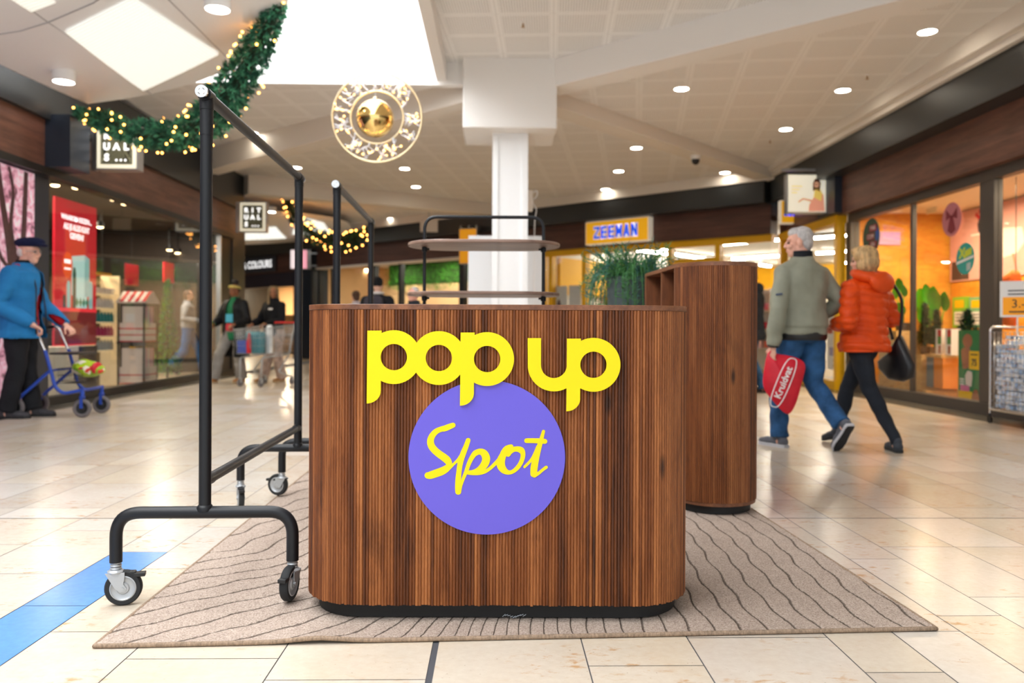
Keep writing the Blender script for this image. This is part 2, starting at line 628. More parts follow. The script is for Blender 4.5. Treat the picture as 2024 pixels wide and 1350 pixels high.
def build_floor():
    rnd = random.Random(3)
    U = 0.2151
    x5 = floor_at(846.5, 1350).x
    meas = [floor_at(px, py).x for px, py in ((0, 1223.3), (0, 1316.6), (194.4, 1350.2), (518.9, 1350), (846.5, 1350),
                                              (1172, 1350), (1413.2, 1350), (1732, 1350), (1894, 1350), (2024, 1330),
                                              (1787.4, 1108), (1765, 1023), (1889.5, 1022.6))]
    xs = list(meas)
    pat = [2, 2, 1, 1.5, 2, 1, 2, 1.5, 1, 1.5]
    i = 0
    while xs[0] > -5.0: xs.insert(0, xs[0] - U * pat[i % 10]); i += 1
    while xs[-1] < 5.0: xs.append(xs[-1] + U * pat[i % 10]); i += 1
    xs[0], xs[-1] = -4.93, 5.02
    yj = floor_at(700, 1024.5).y                      # the straight joint across the whole floor
    L = 0.652
    # one measured joint per column (photo), the rest follow from the slab length
    known = {(0, 1): floor_at(120, 1197.5).y, (1, 2): floor_at(235, 1248.6).y, (2, 3): floor_at(400, 1302).y,
             (3, 4): floor_at(650, 1344).y, (5, 6): floor_at(1260, 1316).y, (6, 7): floor_at(1480, 1260.5).y,
             (7, 8): floor_at(1800, 1329).y, (8, 9): floor_at(1850, 1248).y, (9, 10): floor_at(1900, 1217).y,
             (10, 11): floor_at(1800, 1080.8).y}
    k0 = xs.index(meas[0])
    verts, faces, tones = [], [], []
    blue = lin('#5a8fd0')

    def slab(xa, xb, ya, yb, c, g=0.0018):
        o = len(verts)
        verts.extend([(xa + g, ya + g, 0), (xb - g, ya + g, 0), (xb - g, yb - g, 0), (xa + g, yb - g, 0)])
        faces.append((o, o + 1, o + 2, o + 3)); tones.append(c)

    def tone():
        k = rnd.uniform(-1, 1)
        b = lin(rnd.choice(['#cfc4b5', '#cabfb1', '#d2c9be', '#ccc0ae', '#d0c8bd']))
        return tuple(x * (1 + 0.07 * k) for x in b)
    yend = 36.0
    for i in range(len(xs) - 1):
        key = (i - k0, i - k0 + 1)
        off = known.get(key, yj - rnd.uniform(0, L))
        n = math.floor((off + 5.0) / L)
        y = off - n * L
        cuts = []
        while y < yj - 0.1:
            cuts.append(y); y += L
        cuts = [c for c in cuts if c < yj - 0.08] + [yj]
        y = yj + rnd.choice([0.35, 0.65, 1.0]) * L
        while y < yend:
            cuts.append(y); y += L
        g5 = 0.0075 if abs(xs[i] - x5) < 1e-4 else 0.0
        g6 = 0.0075 if abs(xs[i + 1] - x5) < 1e-4 else 0.0
        yb_far = floor_at(270, 1094.5).y
        for a, b in zip(cuts[:-1], cuts[1:]):
            is_blue = key == (0, 1) and b <= yb_far + 0.06
            c = blue if is_blue else tone()
            slab(xs[i] + g5, xs[i + 1] - g6, a + (0.003 if abs(a - yj) < 1e-6 else 0), b - (0.003 if abs(b - yj) < 1e-6 else 0), c)
    # dark stone along the shop fronts
    for xa, xb in ((-5.32, -4.93), (5.02, 5.52)):
        y = -4.0
        while y < 16.7:
            k = rnd.uniform(-0.15, 0.15)
            slab(xa, xb, y, y + 0.9, tuple(v * (1 + k) for v in lin('#59564f')))
            y += 0.9
    # floor beyond the hall and inside the shops
    slab(-16, -4.93 - 0.4, -4, yend, lin('#b8a890')); slab(5.52, 14, -4, yend, lin('#cfc3b2'))
    slab(-16, 14, yend, yend + 6, lin('#cbbba6'))
    me = bpy.data.meshes.new('floor')
    me.from_pydata(verts, [], faces)
    at_ = me.color_attributes.new('tone', 'FLOAT_COLOR', 'CORNER')
    vals = []
    for c in tones: vals += [*c, 1.0] * 4
    at_.data.foreach_set('color', vals)
    me.materials.append(M['stone'])
    o = bpy.data.objects.new('floor', me); COL.objects.link(o); tag(o, kind='structure')
    mb = MB(); mb.box(-16, 14, -4.0, 42, -0.12, -0.0022)
    struct('floor_joints', mb, M['joint'])


build_floor()

# ---- ceilings
def tile_ceiling(name, base, dark, cell, rot, perf=True):
    m = bpy.data.materials.new(name)
    m.use_nodes = True
    t = NT(m)
    b = t.n['Principled BSDF']
    b.inputs['Roughness'].default_value = 0.75
    co = t.coord('Object', (1 / cell, 1 / cell, 1 / cell), (0, 0, rot))
    sx = t.n.new('ShaderNodeSeparateXYZ'); t.link(co, sx.inputs[0])
    fx = t.math('FRACT', sx.outputs[0]); fy = t.math('FRACT', sx.outputs[1])
    ex = t.math('ABSOLUTE', t.math('SUBTRACT', fx, 0.5)); ey = t.math('ABSOLUTE', t.math('SUBTRACT', fy, 0.5))
    edge = t.math('MAXIMUM', ex, ey)
    inner = t.math('LESS_THAN', edge, 0.43)
    joint = t.math('GREATER_THAN', edge, 0.494)
    hx = t.math('SUBTRACT', t.math('FRACT', t.math('MULTIPLY', fx, 22)), 0.5)
    hy = t.math('SUBTRACT', t.math('FRACT', t.math('MULTIPLY', fy, 22)), 0.5)
    d = t.math('SQRT', t.math('ADD', t.math('MULTIPLY', hx, hx), t.math('MULTIPLY', hy, hy)))
    hole = t.math('MULTIPLY', t.math('LESS_THAN', d, 0.27), inner)
    c = t.mix(t.math('MULTIPLY', hole, 0.85), lin(base), lin(dark))
    c = t.mix(t.math('MULTIPLY', joint, 0.35), c, lin(dark))
    t.link(c, b.inputs['Base Color'])
    return m


M['perforated'] = tile_ceiling('perforated_ceiling', '#f4f1ed', '#c0b9b1', 0.6, R(10))
M['perforated_upper'] = tile_ceiling('perforated_ceiling_upper', '#f6f5f3', '#a5a29e', 0.6, R(4))
H1, H2 = 3.95, 4.20
SKX0, SKX1, SKY0, SKY1 = -4.6, -0.74, -3.0, 9.95


def slab_poly(poly, z0, z1):
    """z0, z1: heights, or functions of (x, y)"""
    mb = MB()
    n = len(poly)
    f0 = z0 if callable(z0) else (lambda x, y: z0)
    f1 = z1 if callable(z1) else (lambda x, y: z1)
    mb.add([(x, y, f0(x, y)) for x, y in poly] + [(x, y, f1(x, y)) for x, y in poly],
           [tuple(range(n)), tuple(reversed(range(n, 2 * n)))] + [(i, (i + 1) % n, n + (i + 1) % n, n + i) for i in range(n)])
    return mb


def ceil_h(x, y):                  # the main ceiling falls gently towards the slanting shop front
    return 3.86 + 0.027 * ((x - 5.2) * -0.669 + (y - 15.1) * -0.743)


def ceil_top(x, y): return ceil_h(x, y) + 0.1


P0 = Vector((0.55, 9.95)); PD = Vector((0.7433, -0.669))          # the step runs from the pillar towards the right of the hall
PE = P0 + PD * 16
mb = slab_poly([(-16, SKY1 + .06), (14, SKY1 + .06), (14, 42), (-16, 42)], ceil_h, ceil_top)
struct('ceiling', mb, M['perforated'])
struct('ceiling_right', slab_poly([(P0.x, P0.y), (P0.x, SKY1 + .062), (14, SKY1 + .062), (14, PE.y), (PE.x, PE.y)], ceil_h, ceil_top), M['perforated'])
struct('ceiling_upper', slab_poly([(SKX1 + 0.12, SKY1 + .05), (P0.x + .1, P0.y + .05), (PE.x, PE.y), (SKX1 + 0.12, PE.y)], H2 + 0.001, H2 + 0.1), M['perforated_upper'])
struct('ceiling_left', slab_poly([(-16, SKY0 - 1), (SKX0, SKY0 - 1), (SKX0 - .05, SKY1 + .06), (-16, SKY1 + .06)], H1 + .002, H1 + 0.1), M['perforated'])

# the roof light: upstand, white bars and the bright glazing
up = MB()
up.box(SKX1, SKX1 + 0.12, SKY0, SKY1, H1 + 0.02, 5.3)
up.box(-12, 0.6, SKY1, SKY1 + 0.12, H1 - 0.03, 5.3)
up.box(SKX0 - 0.1, SKX0, SKY0, SKY1, H1 + 0.02, 5.3)
struct('trim_1', up, M['white_paint'])
gl = MB(); gl.box(SKX0, SKX1, SKY0, SKY1, 5.2, 5.24)
sk = struct('window_1', gl, M['skylight'])
bars = MB()
for y in np.arange(SKY0 + 1.2, SKY1, 2.2): bars.box(SKX0, SKX1, y, y + 0.07, 5.08, 5.18)
bars.build('glazing_bars', M['white_gloss'], sk)

# beams between the pillar and the corners
def xy_beam(name, a, b, w, za, zb, m='cream_paint'):
    """za, zb: (bottom, top) at each end"""
    mb = MB()
    d = Vector((b[0] - a[0], b[1] - a[1])).normalized()
    n = Vector((-d.y, d.x)) * w / 2
    vs = [Vector((p[0] + n.x * s, p[1] + n.y * s, z)) for p, zz in ((a, za), (b, zb)) for z in zz for s in (-1, 1)]
    mb.add(vs, [(0, 1, 3, 2), (4, 6, 7, 5), (0, 4, 5, 1), (2, 3, 7, 6), (0, 2, 6, 4), (1, 5, 7, 3)])
    return struct(name, mb, M[m])


xy_beam('trim_2', (P0.x + 0.12, P0.y + 0.1), (PE.x, PE.y), 0.36, (3.87, H2 + .05), (3.87, H2 + .05), 'white_paint')
xy_beam('trim_3', (0.6, 10.6), (5.25, 15.1), 0.34, (3.83, 4.2), (3.69, 4.0))
xy_beam('trim_4', (-0.3, 10.3), (-5.1, 14.5), 0.34, (3.78, 4.2), (3.67, 4.1))
xy_beam('trim_5', (-5.1, 16.6), (0.3, 19.5), 0.4, (3.64, 4.1), (3.62, 4.0))

# pillar with its wide head
mb = MB()
mb.box(-0.05, 0.39, 10.05, 10.5, 0, 3.36)
for x in (-0.05, 0.32): mb.box(x, x + 0.07, 10.03, 10.06, 0, 3.36)
pil = struct('column', mb, M['white_gloss'])
mb = MB()
mb.box(-0.41, 0.73, 9.78, 10.75, 3.36, H2 + 0.05)
struct('column_head', mb, M['white_paint'], bevel=0.012)
mb = MB(); mb.box(-0.05, 0.39, 10.5, 10.75, 3.28, 3.36); struct('trim_6', mb, M['cream_paint'])

# ---- shop fronts
def wood_mat(name, dark, light, scale, stretch, rough=0.5, joint=None):
    m = bpy.data.materials.new(name)
    m.use_nodes = True
    t = NT(m)
    b = t.n['Principled BSDF']
    co = t.coord('Object', stretch)
    n1 = t.noise(scale, 5, 0.6, co, 0.4)
    n2 = t.noise(scale * 6, 3, 0.6, co)
    c = t.ramp(n1, [(0.25, lin(dark)), (0.75, lin(light))])
    c = t.mix(0.35, c, t.ramp(n2, [(0.3, 0.3), (0.7, 0.7)]), 'OVERLAY')
    t.link(c, b.inputs['Base Color'])
    b.inputs['Roughness'].default_value = rough
    t.bump(n2, 0.15, 0.002, b)
    return m


M['fascia_wood'] = wood_mat('fascia_walnut', '#4a3028', '#7d5547', 1.6, (0.7, 0.7, 9), 0.45)
M['fascia_wood_diag'] = wood_mat('fascia_walnut_diagonal', '#3f2924', '#6b463b', 1.6, (0.7, 0.7, 9), 0.5)

AX, AY = 5.2, 15.1
DX, DY = -0.743, 0.669             # direction of the slanting shop front, towards the left and away


def dg(s, n=0.0, z=0.0):           # point on the slanting front: s metres along, n metres towards the hall
    return Vector((AX + DX * s - DY * n, AY + DY * s + DX * n, z))


def dbox(mb, s0, s1, n0, n1, z0, z1):
    vs = [dg(s, n, z) for z in (z0, z1) for n in (n0, n1) for s in (s0, s1)]
    mb.add(vs, [(0, 2, 3, 1), (4, 5, 7, 6), (0, 1, 5, 4), (2, 6, 7, 3), (0, 4, 6, 2), (1, 3, 7, 5)])
    return mb


DRZ = math.atan2(-DY, -DX)          # rz that turns local +x to run along the front from its left to its right


def d_line(px, n=0.0):             # s of the place on the slanting front seen at column px
    p = at(px, 650, 1.0)
    bx, by = AX - DY * n, AY + DX * n
    # bx + DX s = k p.x ; by + DY s = k p.y
    return (by * p.x - bx * p.y) / (DX * p.y - DY * p.x)


# right wall (front of the home shop and side of the clothes shop)
mb = MB(); mb.box(5.05, 5.5, -3, 15.0, 3.3, 3.72); struct('wall_right_fascia', mb, M['anthracite'])
mb = MB(); mb.box(5.32, 5.5, -3, 15.1, 2.72, 3.3); struct('wall_right_panel', mb, M['fascia_wood'])
mb = MB(); mb.box(4.98, 5.6, -3, 15.0, 3.72, 4.05); mb.box(4.90, 4.98, -3, 15.0, 3.80, 4.05); struct('trim_7', mb, M['cream_paint'])
mb = MB(); mb.box(5.2, 5.5, 12.35, 13.0, 2.74, 3.3); struct('wall_right_bracket_box', mb, M['navy_panel'])
# left wall
mb = MB(); mb.box(-5.45, -5.17, -3, 16.7, 3.33, 4.05); struct('wall_left_fascia', mb, M['anthracite'])
mb = MB(); mb.box(-5.45, -5.24, -3, 16.4, 2.78, 3.33); struct('wall_left_panel', mb, M['fascia_wood'])
mb = MB(); mb.box(-5.30, -4.95, 9.50, 9.95, 2.79, 3.40); struct('wall_left_bracket_box', mb, M['navy_panel'])
mb = MB(); mb.box(-5.65, -5.27, 16.3, 17.1, 0, 3.4); struct('wall_left_pier', mb, M['anthracite'])
# slanting front
s_end = d_line(596)
mb = dbox(MB(), 0, s_end, -0.2, 0.42, 3.28, 3.68); struct('wall_back_fascia', mb, M['anthracite'])
mb = dbox(MB(), 0, s_end, -0.2, 0.12, 2.73, 3.28); struct('wall_back_panel', mb, M['fascia_wood_diag'])
mb = dbox(MB(), -0.3, s_end, -0.2, 0.45, 3.68, 3.92); struct('trim_8', mb, M['cream_paint'])
# ================================================================== shops around the hall
def wall_box(name, x0, x1, y0, y1, z0, z1, m):
    mb = MB(); mb.box(x0, x1, y0, y1, z0, z1)
    return struct(name, mb, m)


M['dark_shop'] = mat('dark_shop_wall', '#2b241f', 0.6)
M['dark_ceiling'] = mat('dark_shop_ceiling', '#4a4238', 0.7)
M['beige_wall'] = mat('beige_cafe_wall', '#e0b987', 0.7, var=0.08, scale=2)
M['white_wall'] = mat('white_shop_wall', '#eeece6', 0.7)
M['yellow_wall'] = mat('yellow_shop_wall', '#f2b90c', 0.6)
M['shop_ceiling'] = mat('shop_ceiling', '#c9c7c2', 0.8)

# ---- beauty shop on the left (x = -5.31)
wall_box('wall_left_back', -10.2, -10.0, 4, 17.1, 0, 3.0, M['dark_shop'])
wall_box('wall_left_end', -10.2, -5.4, 16.95, 17.1, 0, 3.0, M['dark_shop'])
wall_box('ceiling_left_shop', -10.2, -5.32, 4, 17.1, 2.95, 3.05, M['dark_ceiling'])
wall_box('wall_left_solid', -5.5, -5.32, -3, 9.74, 0, 2.8, M['navy_panel'])
wall_box('baseboard_left', -5.38, -5.25, -3, 16.3, 0, 0.10, M['black_frame'])
wall_box('wall_left_header', -5.38, -5.22, -3, 16.3, 2.70, 2.79, M['black_frame'])
gl = MB(); gl.box(-5.318, -5.306, 9.74, 15.6, 0.10, 2.70); struct('window_2', gl, M['shop_glass'])
wall_box('trim_9', -5.35, -5.27, 15.6, 15.66, 0.1, 2.7, M['steel'])
wall_box('door_1', -5.36, -5.30, 15.66, 16.3, 0.1, 2.7, M['black_frame'])

# ---- home shop on the right (x = 5.5)
fr = M['dark_frame']
wall_box('baseboard_right', 5.42, 5.58, -3, 12.42, 0, 0.13, fr)
wall_box('wall_right_header', 5.44, 5.56, -3, 12.42, 2.60, 2.73, fr)
for i, (y0, y1, d) in enumerate(((12.30, 12.46, .14), (10.53, 10.60, .05), (8.76, 9.02, .10), (5.9, 6.1, .2))):
    wall_box('trim_%d' % (10 + i), 5.50 - d / 2, 5.50 + d / 2, y0, y1, 0.13, 2.6, fr)
for i, (y0, y1) in enumerate(((10.60, 12.30), (9.02, 10.53), (6.1, 8.76))):
    gl = MB(); gl.box(5.494, 5.506, y0, y1, 0.13, 2.60); struct('window_%d' % (3 + i), gl, M['orange_glass'])
wall_box('wall_right_solid', 5.44, 5.6, -3, 5.9, 0.13, 2.6, M['white_wall'])
wall_box('ceiling_right_shop', 5.5, 11, -3, 12.44, 2.74, 2.84, mat('home_shop_ceiling', '#efe2c6', 0.8))
M['pine'] = wood_mat('orange_pine_wall', '#cf7a1c', '#efae40', 1.2, (1.2, 1.2, 3.0), 0.55)
wall_box('wall_right_partition', 5.56, 11, 12.40, 12.5, 0, 2.74, M['pine'])
wall_box('wall_right_back', 10.9, 11, -3, 12.4, 0, 2.74, M['pine'])

# ---- clothes shop: glass side wall and slanting front with yellow frames
yf_ = M['yellow_frame']
wall_box('trim_14', 5.28, 5.46, 12.5, 15.05, 2.60, 2.73, yf_)
wall_box('trim_15', 5.28, 5.46, 12.5, 15.05, 0.0, 0.14, yf_)
wall_box('trim_16', 5.30, 5.44, 12.5, 12.60, 0.14, 2.60, yf_)
wall_box('trim_17', 5.30, 5.44, 14.98, 15.10, 0.14, 2.60, yf_)
gl = MB(); gl.box(5.364, 5.376, 12.6, 14.98, 0.14, 2.60); struct('window_6', gl, M['shop_glass'])
sZ1 = d_line(1074)
cuts = [d_line(p) for p in (1420, 1325.5, 1156.5, 1090.5)]
struct('trim_18', dbox(MB(), 0, sZ1, -0.1, 0.06, 2.60, 2.735), yf_)
struct('trim_19', dbox(MB(), 0, sZ1, -0.1, 0.06, 0, 0.13), yf_)
for i, s_ in enumerate(cuts + [sZ1]):
    struct('trim_%d' % (20 + i), dbox(MB(), s_ - 0.055, s_ + 0.055, -0.1, 0.06, 0.13, 2.6), yf_)
edges = [0.0] + cuts + [sZ1]
for i in range(5):
    if i == 1:                       # the entrance stays open below its transom
        struct('trim_25', dbox(MB(), edges[1] + .055, edges[2] - .055, -0.1, 0.06, 2.28, 2.36), yf_)
        g = dbox(MB(), edges[1] + .055, edges[2] - .055, -0.026, -0.014, 2.36, 2.6)
    else:
        g = dbox(MB(), edges[i] + .055, edges[i + 1] - .055, -0.026, -0.014, 0.13, 2.6)
    struct('window_%d' % (7 + i), g, M['shop_glass'])
struct('ceiling_clothes_shop', slab_poly([(5.46, 12.52), (13.5, 12.52), (13.5, 28), tuple(dg(sZ1, -11)[:2]), tuple(dg(sZ1, -0.15)[:2]), tuple(dg(0, -0.15)[:2])], 2.98, 3.08), M['shop_ceiling'])
struct('wall_clothes_shop_back', dbox(MB(), -7.5, sZ1, -11.1, -10.9, 0, 2.98), M['white_wall'])
struct('wall_clothes_shop_band', dbox(MB(), -7.5, sZ1, -10.9, -10.8, 1.95, 2.98), M['yellow_wall'])
struct('wall_clothes_shop_left', dbox(MB(), sZ1 - 0.02, sZ1 + 0.12, -11.0, -0.12, 0, 2.98), M['white_wall'])
struct('wall_clothes_shop_left_band', dbox(MB(), sZ1 - 0.10, sZ1 - 0.02, -10.8, -0.5, 1.75, 2.62), M['yellow_wall'])
wall_box('wall_clothes_shop_side', 13.3, 13.5, 12.5, 27, 0, 2.98, M['white_wall'])

# ---- cafe on the slanting front
s0, s1 = sZ1 + 0.1, d_line(632)
M['cafe_frame'] = M['black_frame']
struct('trim_30', dbox(MB(), s0, s1, -0.1, 0.16, 2.69, 2.745), M['cream_paint'])
struct('trim_31', dbox(MB(), s0, s1, -0.08, 0.04, 0, 0.10), M['cafe_frame'])
fr_s = [s0 + 0.05] + [d_line(p) for p in (914, 792, 741, 658)] + [s1]
for i, s_ in enumerate(fr_s):
    w = 0.10 if i not in (1,) else 0.16
    struct('trim_%d' % (32 + i), dbox(MB(), s_ - w / 2, s_ + w / 2, -0.1, 0.05, 0.1, 2.69), M['cafe_frame'])
for i in range(len(fr_s) - 1):
    struct('window_%d' % (12 + i), dbox(MB(), fr_s[i] + .05, fr_s[i + 1] - .05, -0.03, -0.018, 0.1, 2.69), M['shop_glass'])
struct('ceiling_cafe', dbox(MB(), s0, s1 + 0.2, -5.2, -0.1, 2.9, 3.0), M['white_wall'])
struct('wall_cafe_back', dbox(MB(), s0, s1 + 0.2, -5.2, -5.0, 0, 2.9), M['beige_wall'])
struct('wall_cafe_left', dbox(MB(), s1 + 0.05, s1 + 0.2, -5.2, -0.1, 0, 2.9), M['beige_wall'])
struct('wall_cafe_inner', dbox(MB(), s0, d_line(745, -1.75), -1.8, -1.7, 0, 2.25), M['beige_wall'])
struct('column_cafe', dbox(MB(), s1, s_end, -0.3, 0.3, 0, 3.3), M['navy_panel'])

# moss wall: the leaves as one mass
M['moss'] = mat('moss_green', '#3f8a1c', 0.8, var=0.55, scale=6)
rnd = random.Random(4)
mb = MB()
sm0, sm1 = s0 + 0.1, d_line(765, -1.6)
for i in range(4200):
    s_ = rnd.uniform(sm0, sm1); z = rnd.uniform(2.12 + 0.05 * math.sin(s_ * 4), 2.85)
    p = dg(s_, -1.60 + rnd.uniform(-0.02, 0.05), z)
    a, b = rnd.uniform(0.025, 0.05), rnd.uniform(0.04, 0.09)
    u = Vector((rnd.uniform(-1, 1), rnd.uniform(-1, 1), rnd.uniform(-1, 1))).normalized()
    w = Vector((rnd.uniform(-1, 1), rnd.uniform(-1, 1), rnd.uniform(-1, 0.3))).normalized()
    mb.add([p - u * a * .5, p + w * b * .5 - u * a * .2, p + w * b, p + w * b * .5 + u * a * .5], [(0, 1, 2, 3)])
o = mb.build('moss_foliage', M['moss'])
tag(o, 'green moss hanging along the top of the cafe wall', 'moss', kind='stuff')
struct('wall_cafe_moss_backing', dbox(MB(), sm0, sm1, -1.8, -1.68, 2.25, 2.9), mat('moss_backing', '#2d4d18', 0.9))

# ---- far gift shop, seen through the gap at the end of the left wall
e1 = s_end + 7.5
struct('wall_far_fascia', dbox(MB(), s_end, e1, -0.2, 0.35, 3.25, H1), M['anthracite'])
struct('wall_far_lintel', dbox(MB(), s_end, e1, -0.2, 0.10, 2.24, 2.68), mat('aubergine_panel', '#312c3a', 0.5))
struct('wall_far_panel', dbox(MB(), s_end, e1, -0.2, 0.16, 2.68, 3.25), M['fascia_wood_diag'])
struct('wall_far_back', dbox(MB(), s_end - 0.3, e1, -4.2, -4.0, 0, 3.0), mat('warm_gift_wall', '#e0b684', 0.7))
struct('wall_far_side', dbox(MB(), s_end - 0.1, s_end + 0.1, -4.1, -0.3, 0, 3.0), mat('warm_gift_side', '#cfae86', 0.7))
struct('ceiling_far_shop', dbox(MB(), s_end, e1, -4.2, -0.2, 2.85, 2.95), M['white_wall'])
struct('wall_far_end', dbox(MB(), e1, e1 + 0.2, -9, 9, 0, H1), M['anthracite'])
wall_box('wall_left_far', -16, -15.8, 17, 42, 0, H1, M['anthracite'])

# ================================================================== ceiling things
def sail_h(x, y, c): return c['z'] + c['tx'] * (x - c['c'][0]) + c['ty'] * (y - c['c'][1]) + 0.010 * ((x - c['c'][0]) ** 2 + (y - c['c'][1]) ** 2)


M['sail'] = mat('white_sail_panel', '#f7f9fb', 0.4)
M['seam'] = mat('panel_seam', '#b9b9bc', 0.6)
M['louvre'] = mat('white_louvre', '#f4f2e8', 0.5, emit='#fffdf2', estr=0.3)


def sail(label, c, xmin=None, phases=(0, 360), n=56):
    """suspended round ceiling shell: a dished disc with a rolled rim, cut straight along the wall"""
    cx, cy = c['c']
    t = thing('ceiling_sail', label, 'ceiling panel', (cx, cy, c['z']), 0)
    V, Fc = [], []
    rings = [0.0, 0.2, 0.4, 0.6, 0.8, 0.92, 1.0]
    for k, fr_ in enumerate(rings):
        for i in range(n):
            a = 2 * PI * i / n
            x, y = cx + c['r'] * fr_ * math.cos(a), cy + c['r'] * fr_ * math.sin(a)
            if xmin is not None: x = max(x, xmin)
            V.append((x - cx, y - cy, sail_h(x, y, c) - c['z']))
    m_ = len(V)
    V += [(x, y, z + 0.07) for x, y, z in V]
    for k in range(len(rings) - 1):
        for i in range(n):
            j = (i + 1) % n
            Fc.append((k * n + i, (k + 1) * n + i, (k + 1) * n + j, k * n + j))
            Fc.append((m_ + k * n + i, m_ + k * n + j, m_ + (k + 1) * n + j, m_ + (k + 1) * n + i))
    k = len(rings) - 1
    for i in range(n):
        j = (i + 1) % n
        Fc.append((k * n + i, m_ + k * n + i, m_ + k * n + j, k * n + j))
    mb = MB(); mb.add(V, Fc)
    mb.build('shell', M['sail'], t, 40)
    for qx, qy in ((0.3, 0.75), (0.3, 0.2), (0.05, -0.2)):
        x, y = c['r'] * qx, c['r'] * qy
        mb = MB(); mb.tube([(x, y, sail_h(cx + x, cy + y, c) - c['z'] + 0.07), (x, y, (H1 + .01 if cx + x < SKX0 or cy + y > SKY1 else 5.2) - c['z'])], 0.006, 6)
        mb.build('hanger', M['steel'], t)
    return t


def on_sail(px, py, c):
    q = at(px, py, 1.0)
    z = 2.0
    while z < 34 and HC + (q.z - HC) * z < sail_h(q.x * z, q.y * z, c):
        z += 0.02
    return Vector((q.x * z, q.y * z, sail_h(q.x * z, q.y * z, c)))


def sail_panel(t, c, corners, nu, nv):
    """square-mesh light panel set into the shell"""
    q = [Vector(p) - Vector((c['c'][0], c['c'][1], c['z'])) for p in corners]
    mb = MB()
    f = lambda u, v: (q[0] * (1 - u) * (1 - v) + q[1] * u * (1 - v) + q[2] * u * v + q[3] * (1 - u) * v)
    dz = Vector((0, 0, -0.012))
    def g(u, v):
        p = f(u, v); return Vector((p.x, p.y, sail_h(p.x + c['c'][0], p.y + c['c'][1], c) - c['z'])) + dz
    N = 10
    vs = [g(i / N, j / N) for j in range(N + 1) for i in range(N + 1)]
    mb.add(vs, [(j * (N + 1) + i, j * (N + 1) + i + 1, (j + 1) * (N + 1) + i + 1, (j + 1) * (N + 1) + i) for j in range(N) for i in range(N)])
    o = tag(mb.build('light_panel', M['sail_light'], t, 40), 'glowing white light panel')
    mb = MB()
    for i in range(nu + 1):
        mb.tube([g(i / nu, k / 8) + dz * 0.6 for k in range(9)], 0.0045, 4)
    for j in range(nv + 1):
        mb.tube([g(k / 8, j / nv) + dz * 0.6 for k in range(9)], 0.0045, 4)
    mb.build('louvre', M['louvre'], o)


S1 = {'c': (-5.2, 6.2), 'r': 3.5, 'z': 3.42, 'tx': 0.085, 'ty': 0.0}
s_near = sail('large white round ceiling panel hanging over the left walkway', S1, -4.84)
sail_panel(s_near, S1, [on_sail(*p, S1) for p in ((130, 60), (283, 176), (432, 104), (262, -8))], 34, 30)
sail_panel(s_near, S1, [on_sail(*p, S1) for p in ((-60, -60), (62, 17), (110, 0), (20, -70))], 16, 12)
mb = MB()
og = Vector((S1['c'][0], S1['c'][1], S1['z']))
for a, b in (((30, -4), (300, 186)), ((330, -6), (446, 110))):
    P = [on_sail(a[0] + (b[0] - a[0]) * k / 8, a[1] + (b[1] - a[1]) * k / 8, S1) - og + Vector((0, 0, -0.002)) for k in range(9)]
    mb.tube(P, 0.006, 5)
P = [on_sail(x, y, S1) - og + Vector((0, 0, -0.002)) for x, y in ((-20, 70), (40, 60), (95, 42), (145, 21), (185, 3), (200, -6))]
mb.tube(P, 0.007, 5)
mb.build('seam', M['seam'], s_near)

S2 = {'c': (-7.2, 21.6), 'r': 3.3, 'z': 3.38, 'tx': 0.05, 'ty': 0.0}
s_far = sail('far white round ceiling panel in the corridor beyond the left shop', S2)
sail_panel(s_far, S2, [on_sail(*p, S2) for p in ((585, 424), (578, 462), (655, 462), (640, 440))], 10, 10)
sail_panel(s_far, S2, [on_sail(*p, S2) for p in ((470, 452), (470, 474), (566, 470), (545, 448))], 10, 10)


def on_ceiling(px, py):
    h = H1
    for _ in range(12):
        p = at_h(px, py, h); h = ceil_h(p.x, p.y)
    return at_h(px, py, h)


def downlight(px, py, label, r=0.093):
    p = on_ceiling(px, py)
    h = p.z
    t = thing('downlight', label, 'ceiling light', (p.x, p.y, h), 0, 'round downlights in the perforated ceiling')
    mb = MB()
    mb.lathe([(r, 0.0), (r * 1.12, -0.006), (r * 1.12, 0.004)], (0, 0, 0), 'Z', 28)
    mb.lathe([(r * 1.14, -0.001), (r * 1.1, -0.009), (r * 0.98, -0.010), (r * 0.96, -0.001)], (0, 0, 0), 'Z', 28)
    mb.build('trim_ring', M['white_paint'], t, 40)
    mb = MB(); mb.lathe([(0.001, -0.0068), (r * 0.96, -0.0066)], (0, 0, 0), 'Z', 28)
    mb.build('diffuser', M['downlight'], t)
    return t


DL = [(1833, 62, 'round downlight in the yellow-lit upper right of the ceiling'), (1347, 175, 'round downlight nearest the right-hand diagonal beam and the pillar head'),
      (1666, 178, 'round downlight halfway along the right part of the ceiling'), (1553, 255, 'round downlight above the end of the diagonal beam on the right'),
      (1258, 292, 'round downlight just behind the diagonal beam, right of the pillar'), (1223, 338, 'middle one of the three downlights right of the pillar'),
      (1197, 374, 'lowest of the three downlights right of the pillar'), (1433, 341, 'round downlight to the right of the camera dome'),
      (800, 333, 'round downlight just below the ring ornament'), (822, 369, 'round downlight above the oval shelf stand, left of the pillar'),
      (586, 331, 'round downlight above the far end of the first clothes rack'), (498, 262, 'round downlight between the garland and the ring ornament'),
      (773, 432, 'small far downlight beyond the second beam'), (408, 189, 'round downlight behind the top of the first clothes rack')]
for a in DL: downlight(*a)


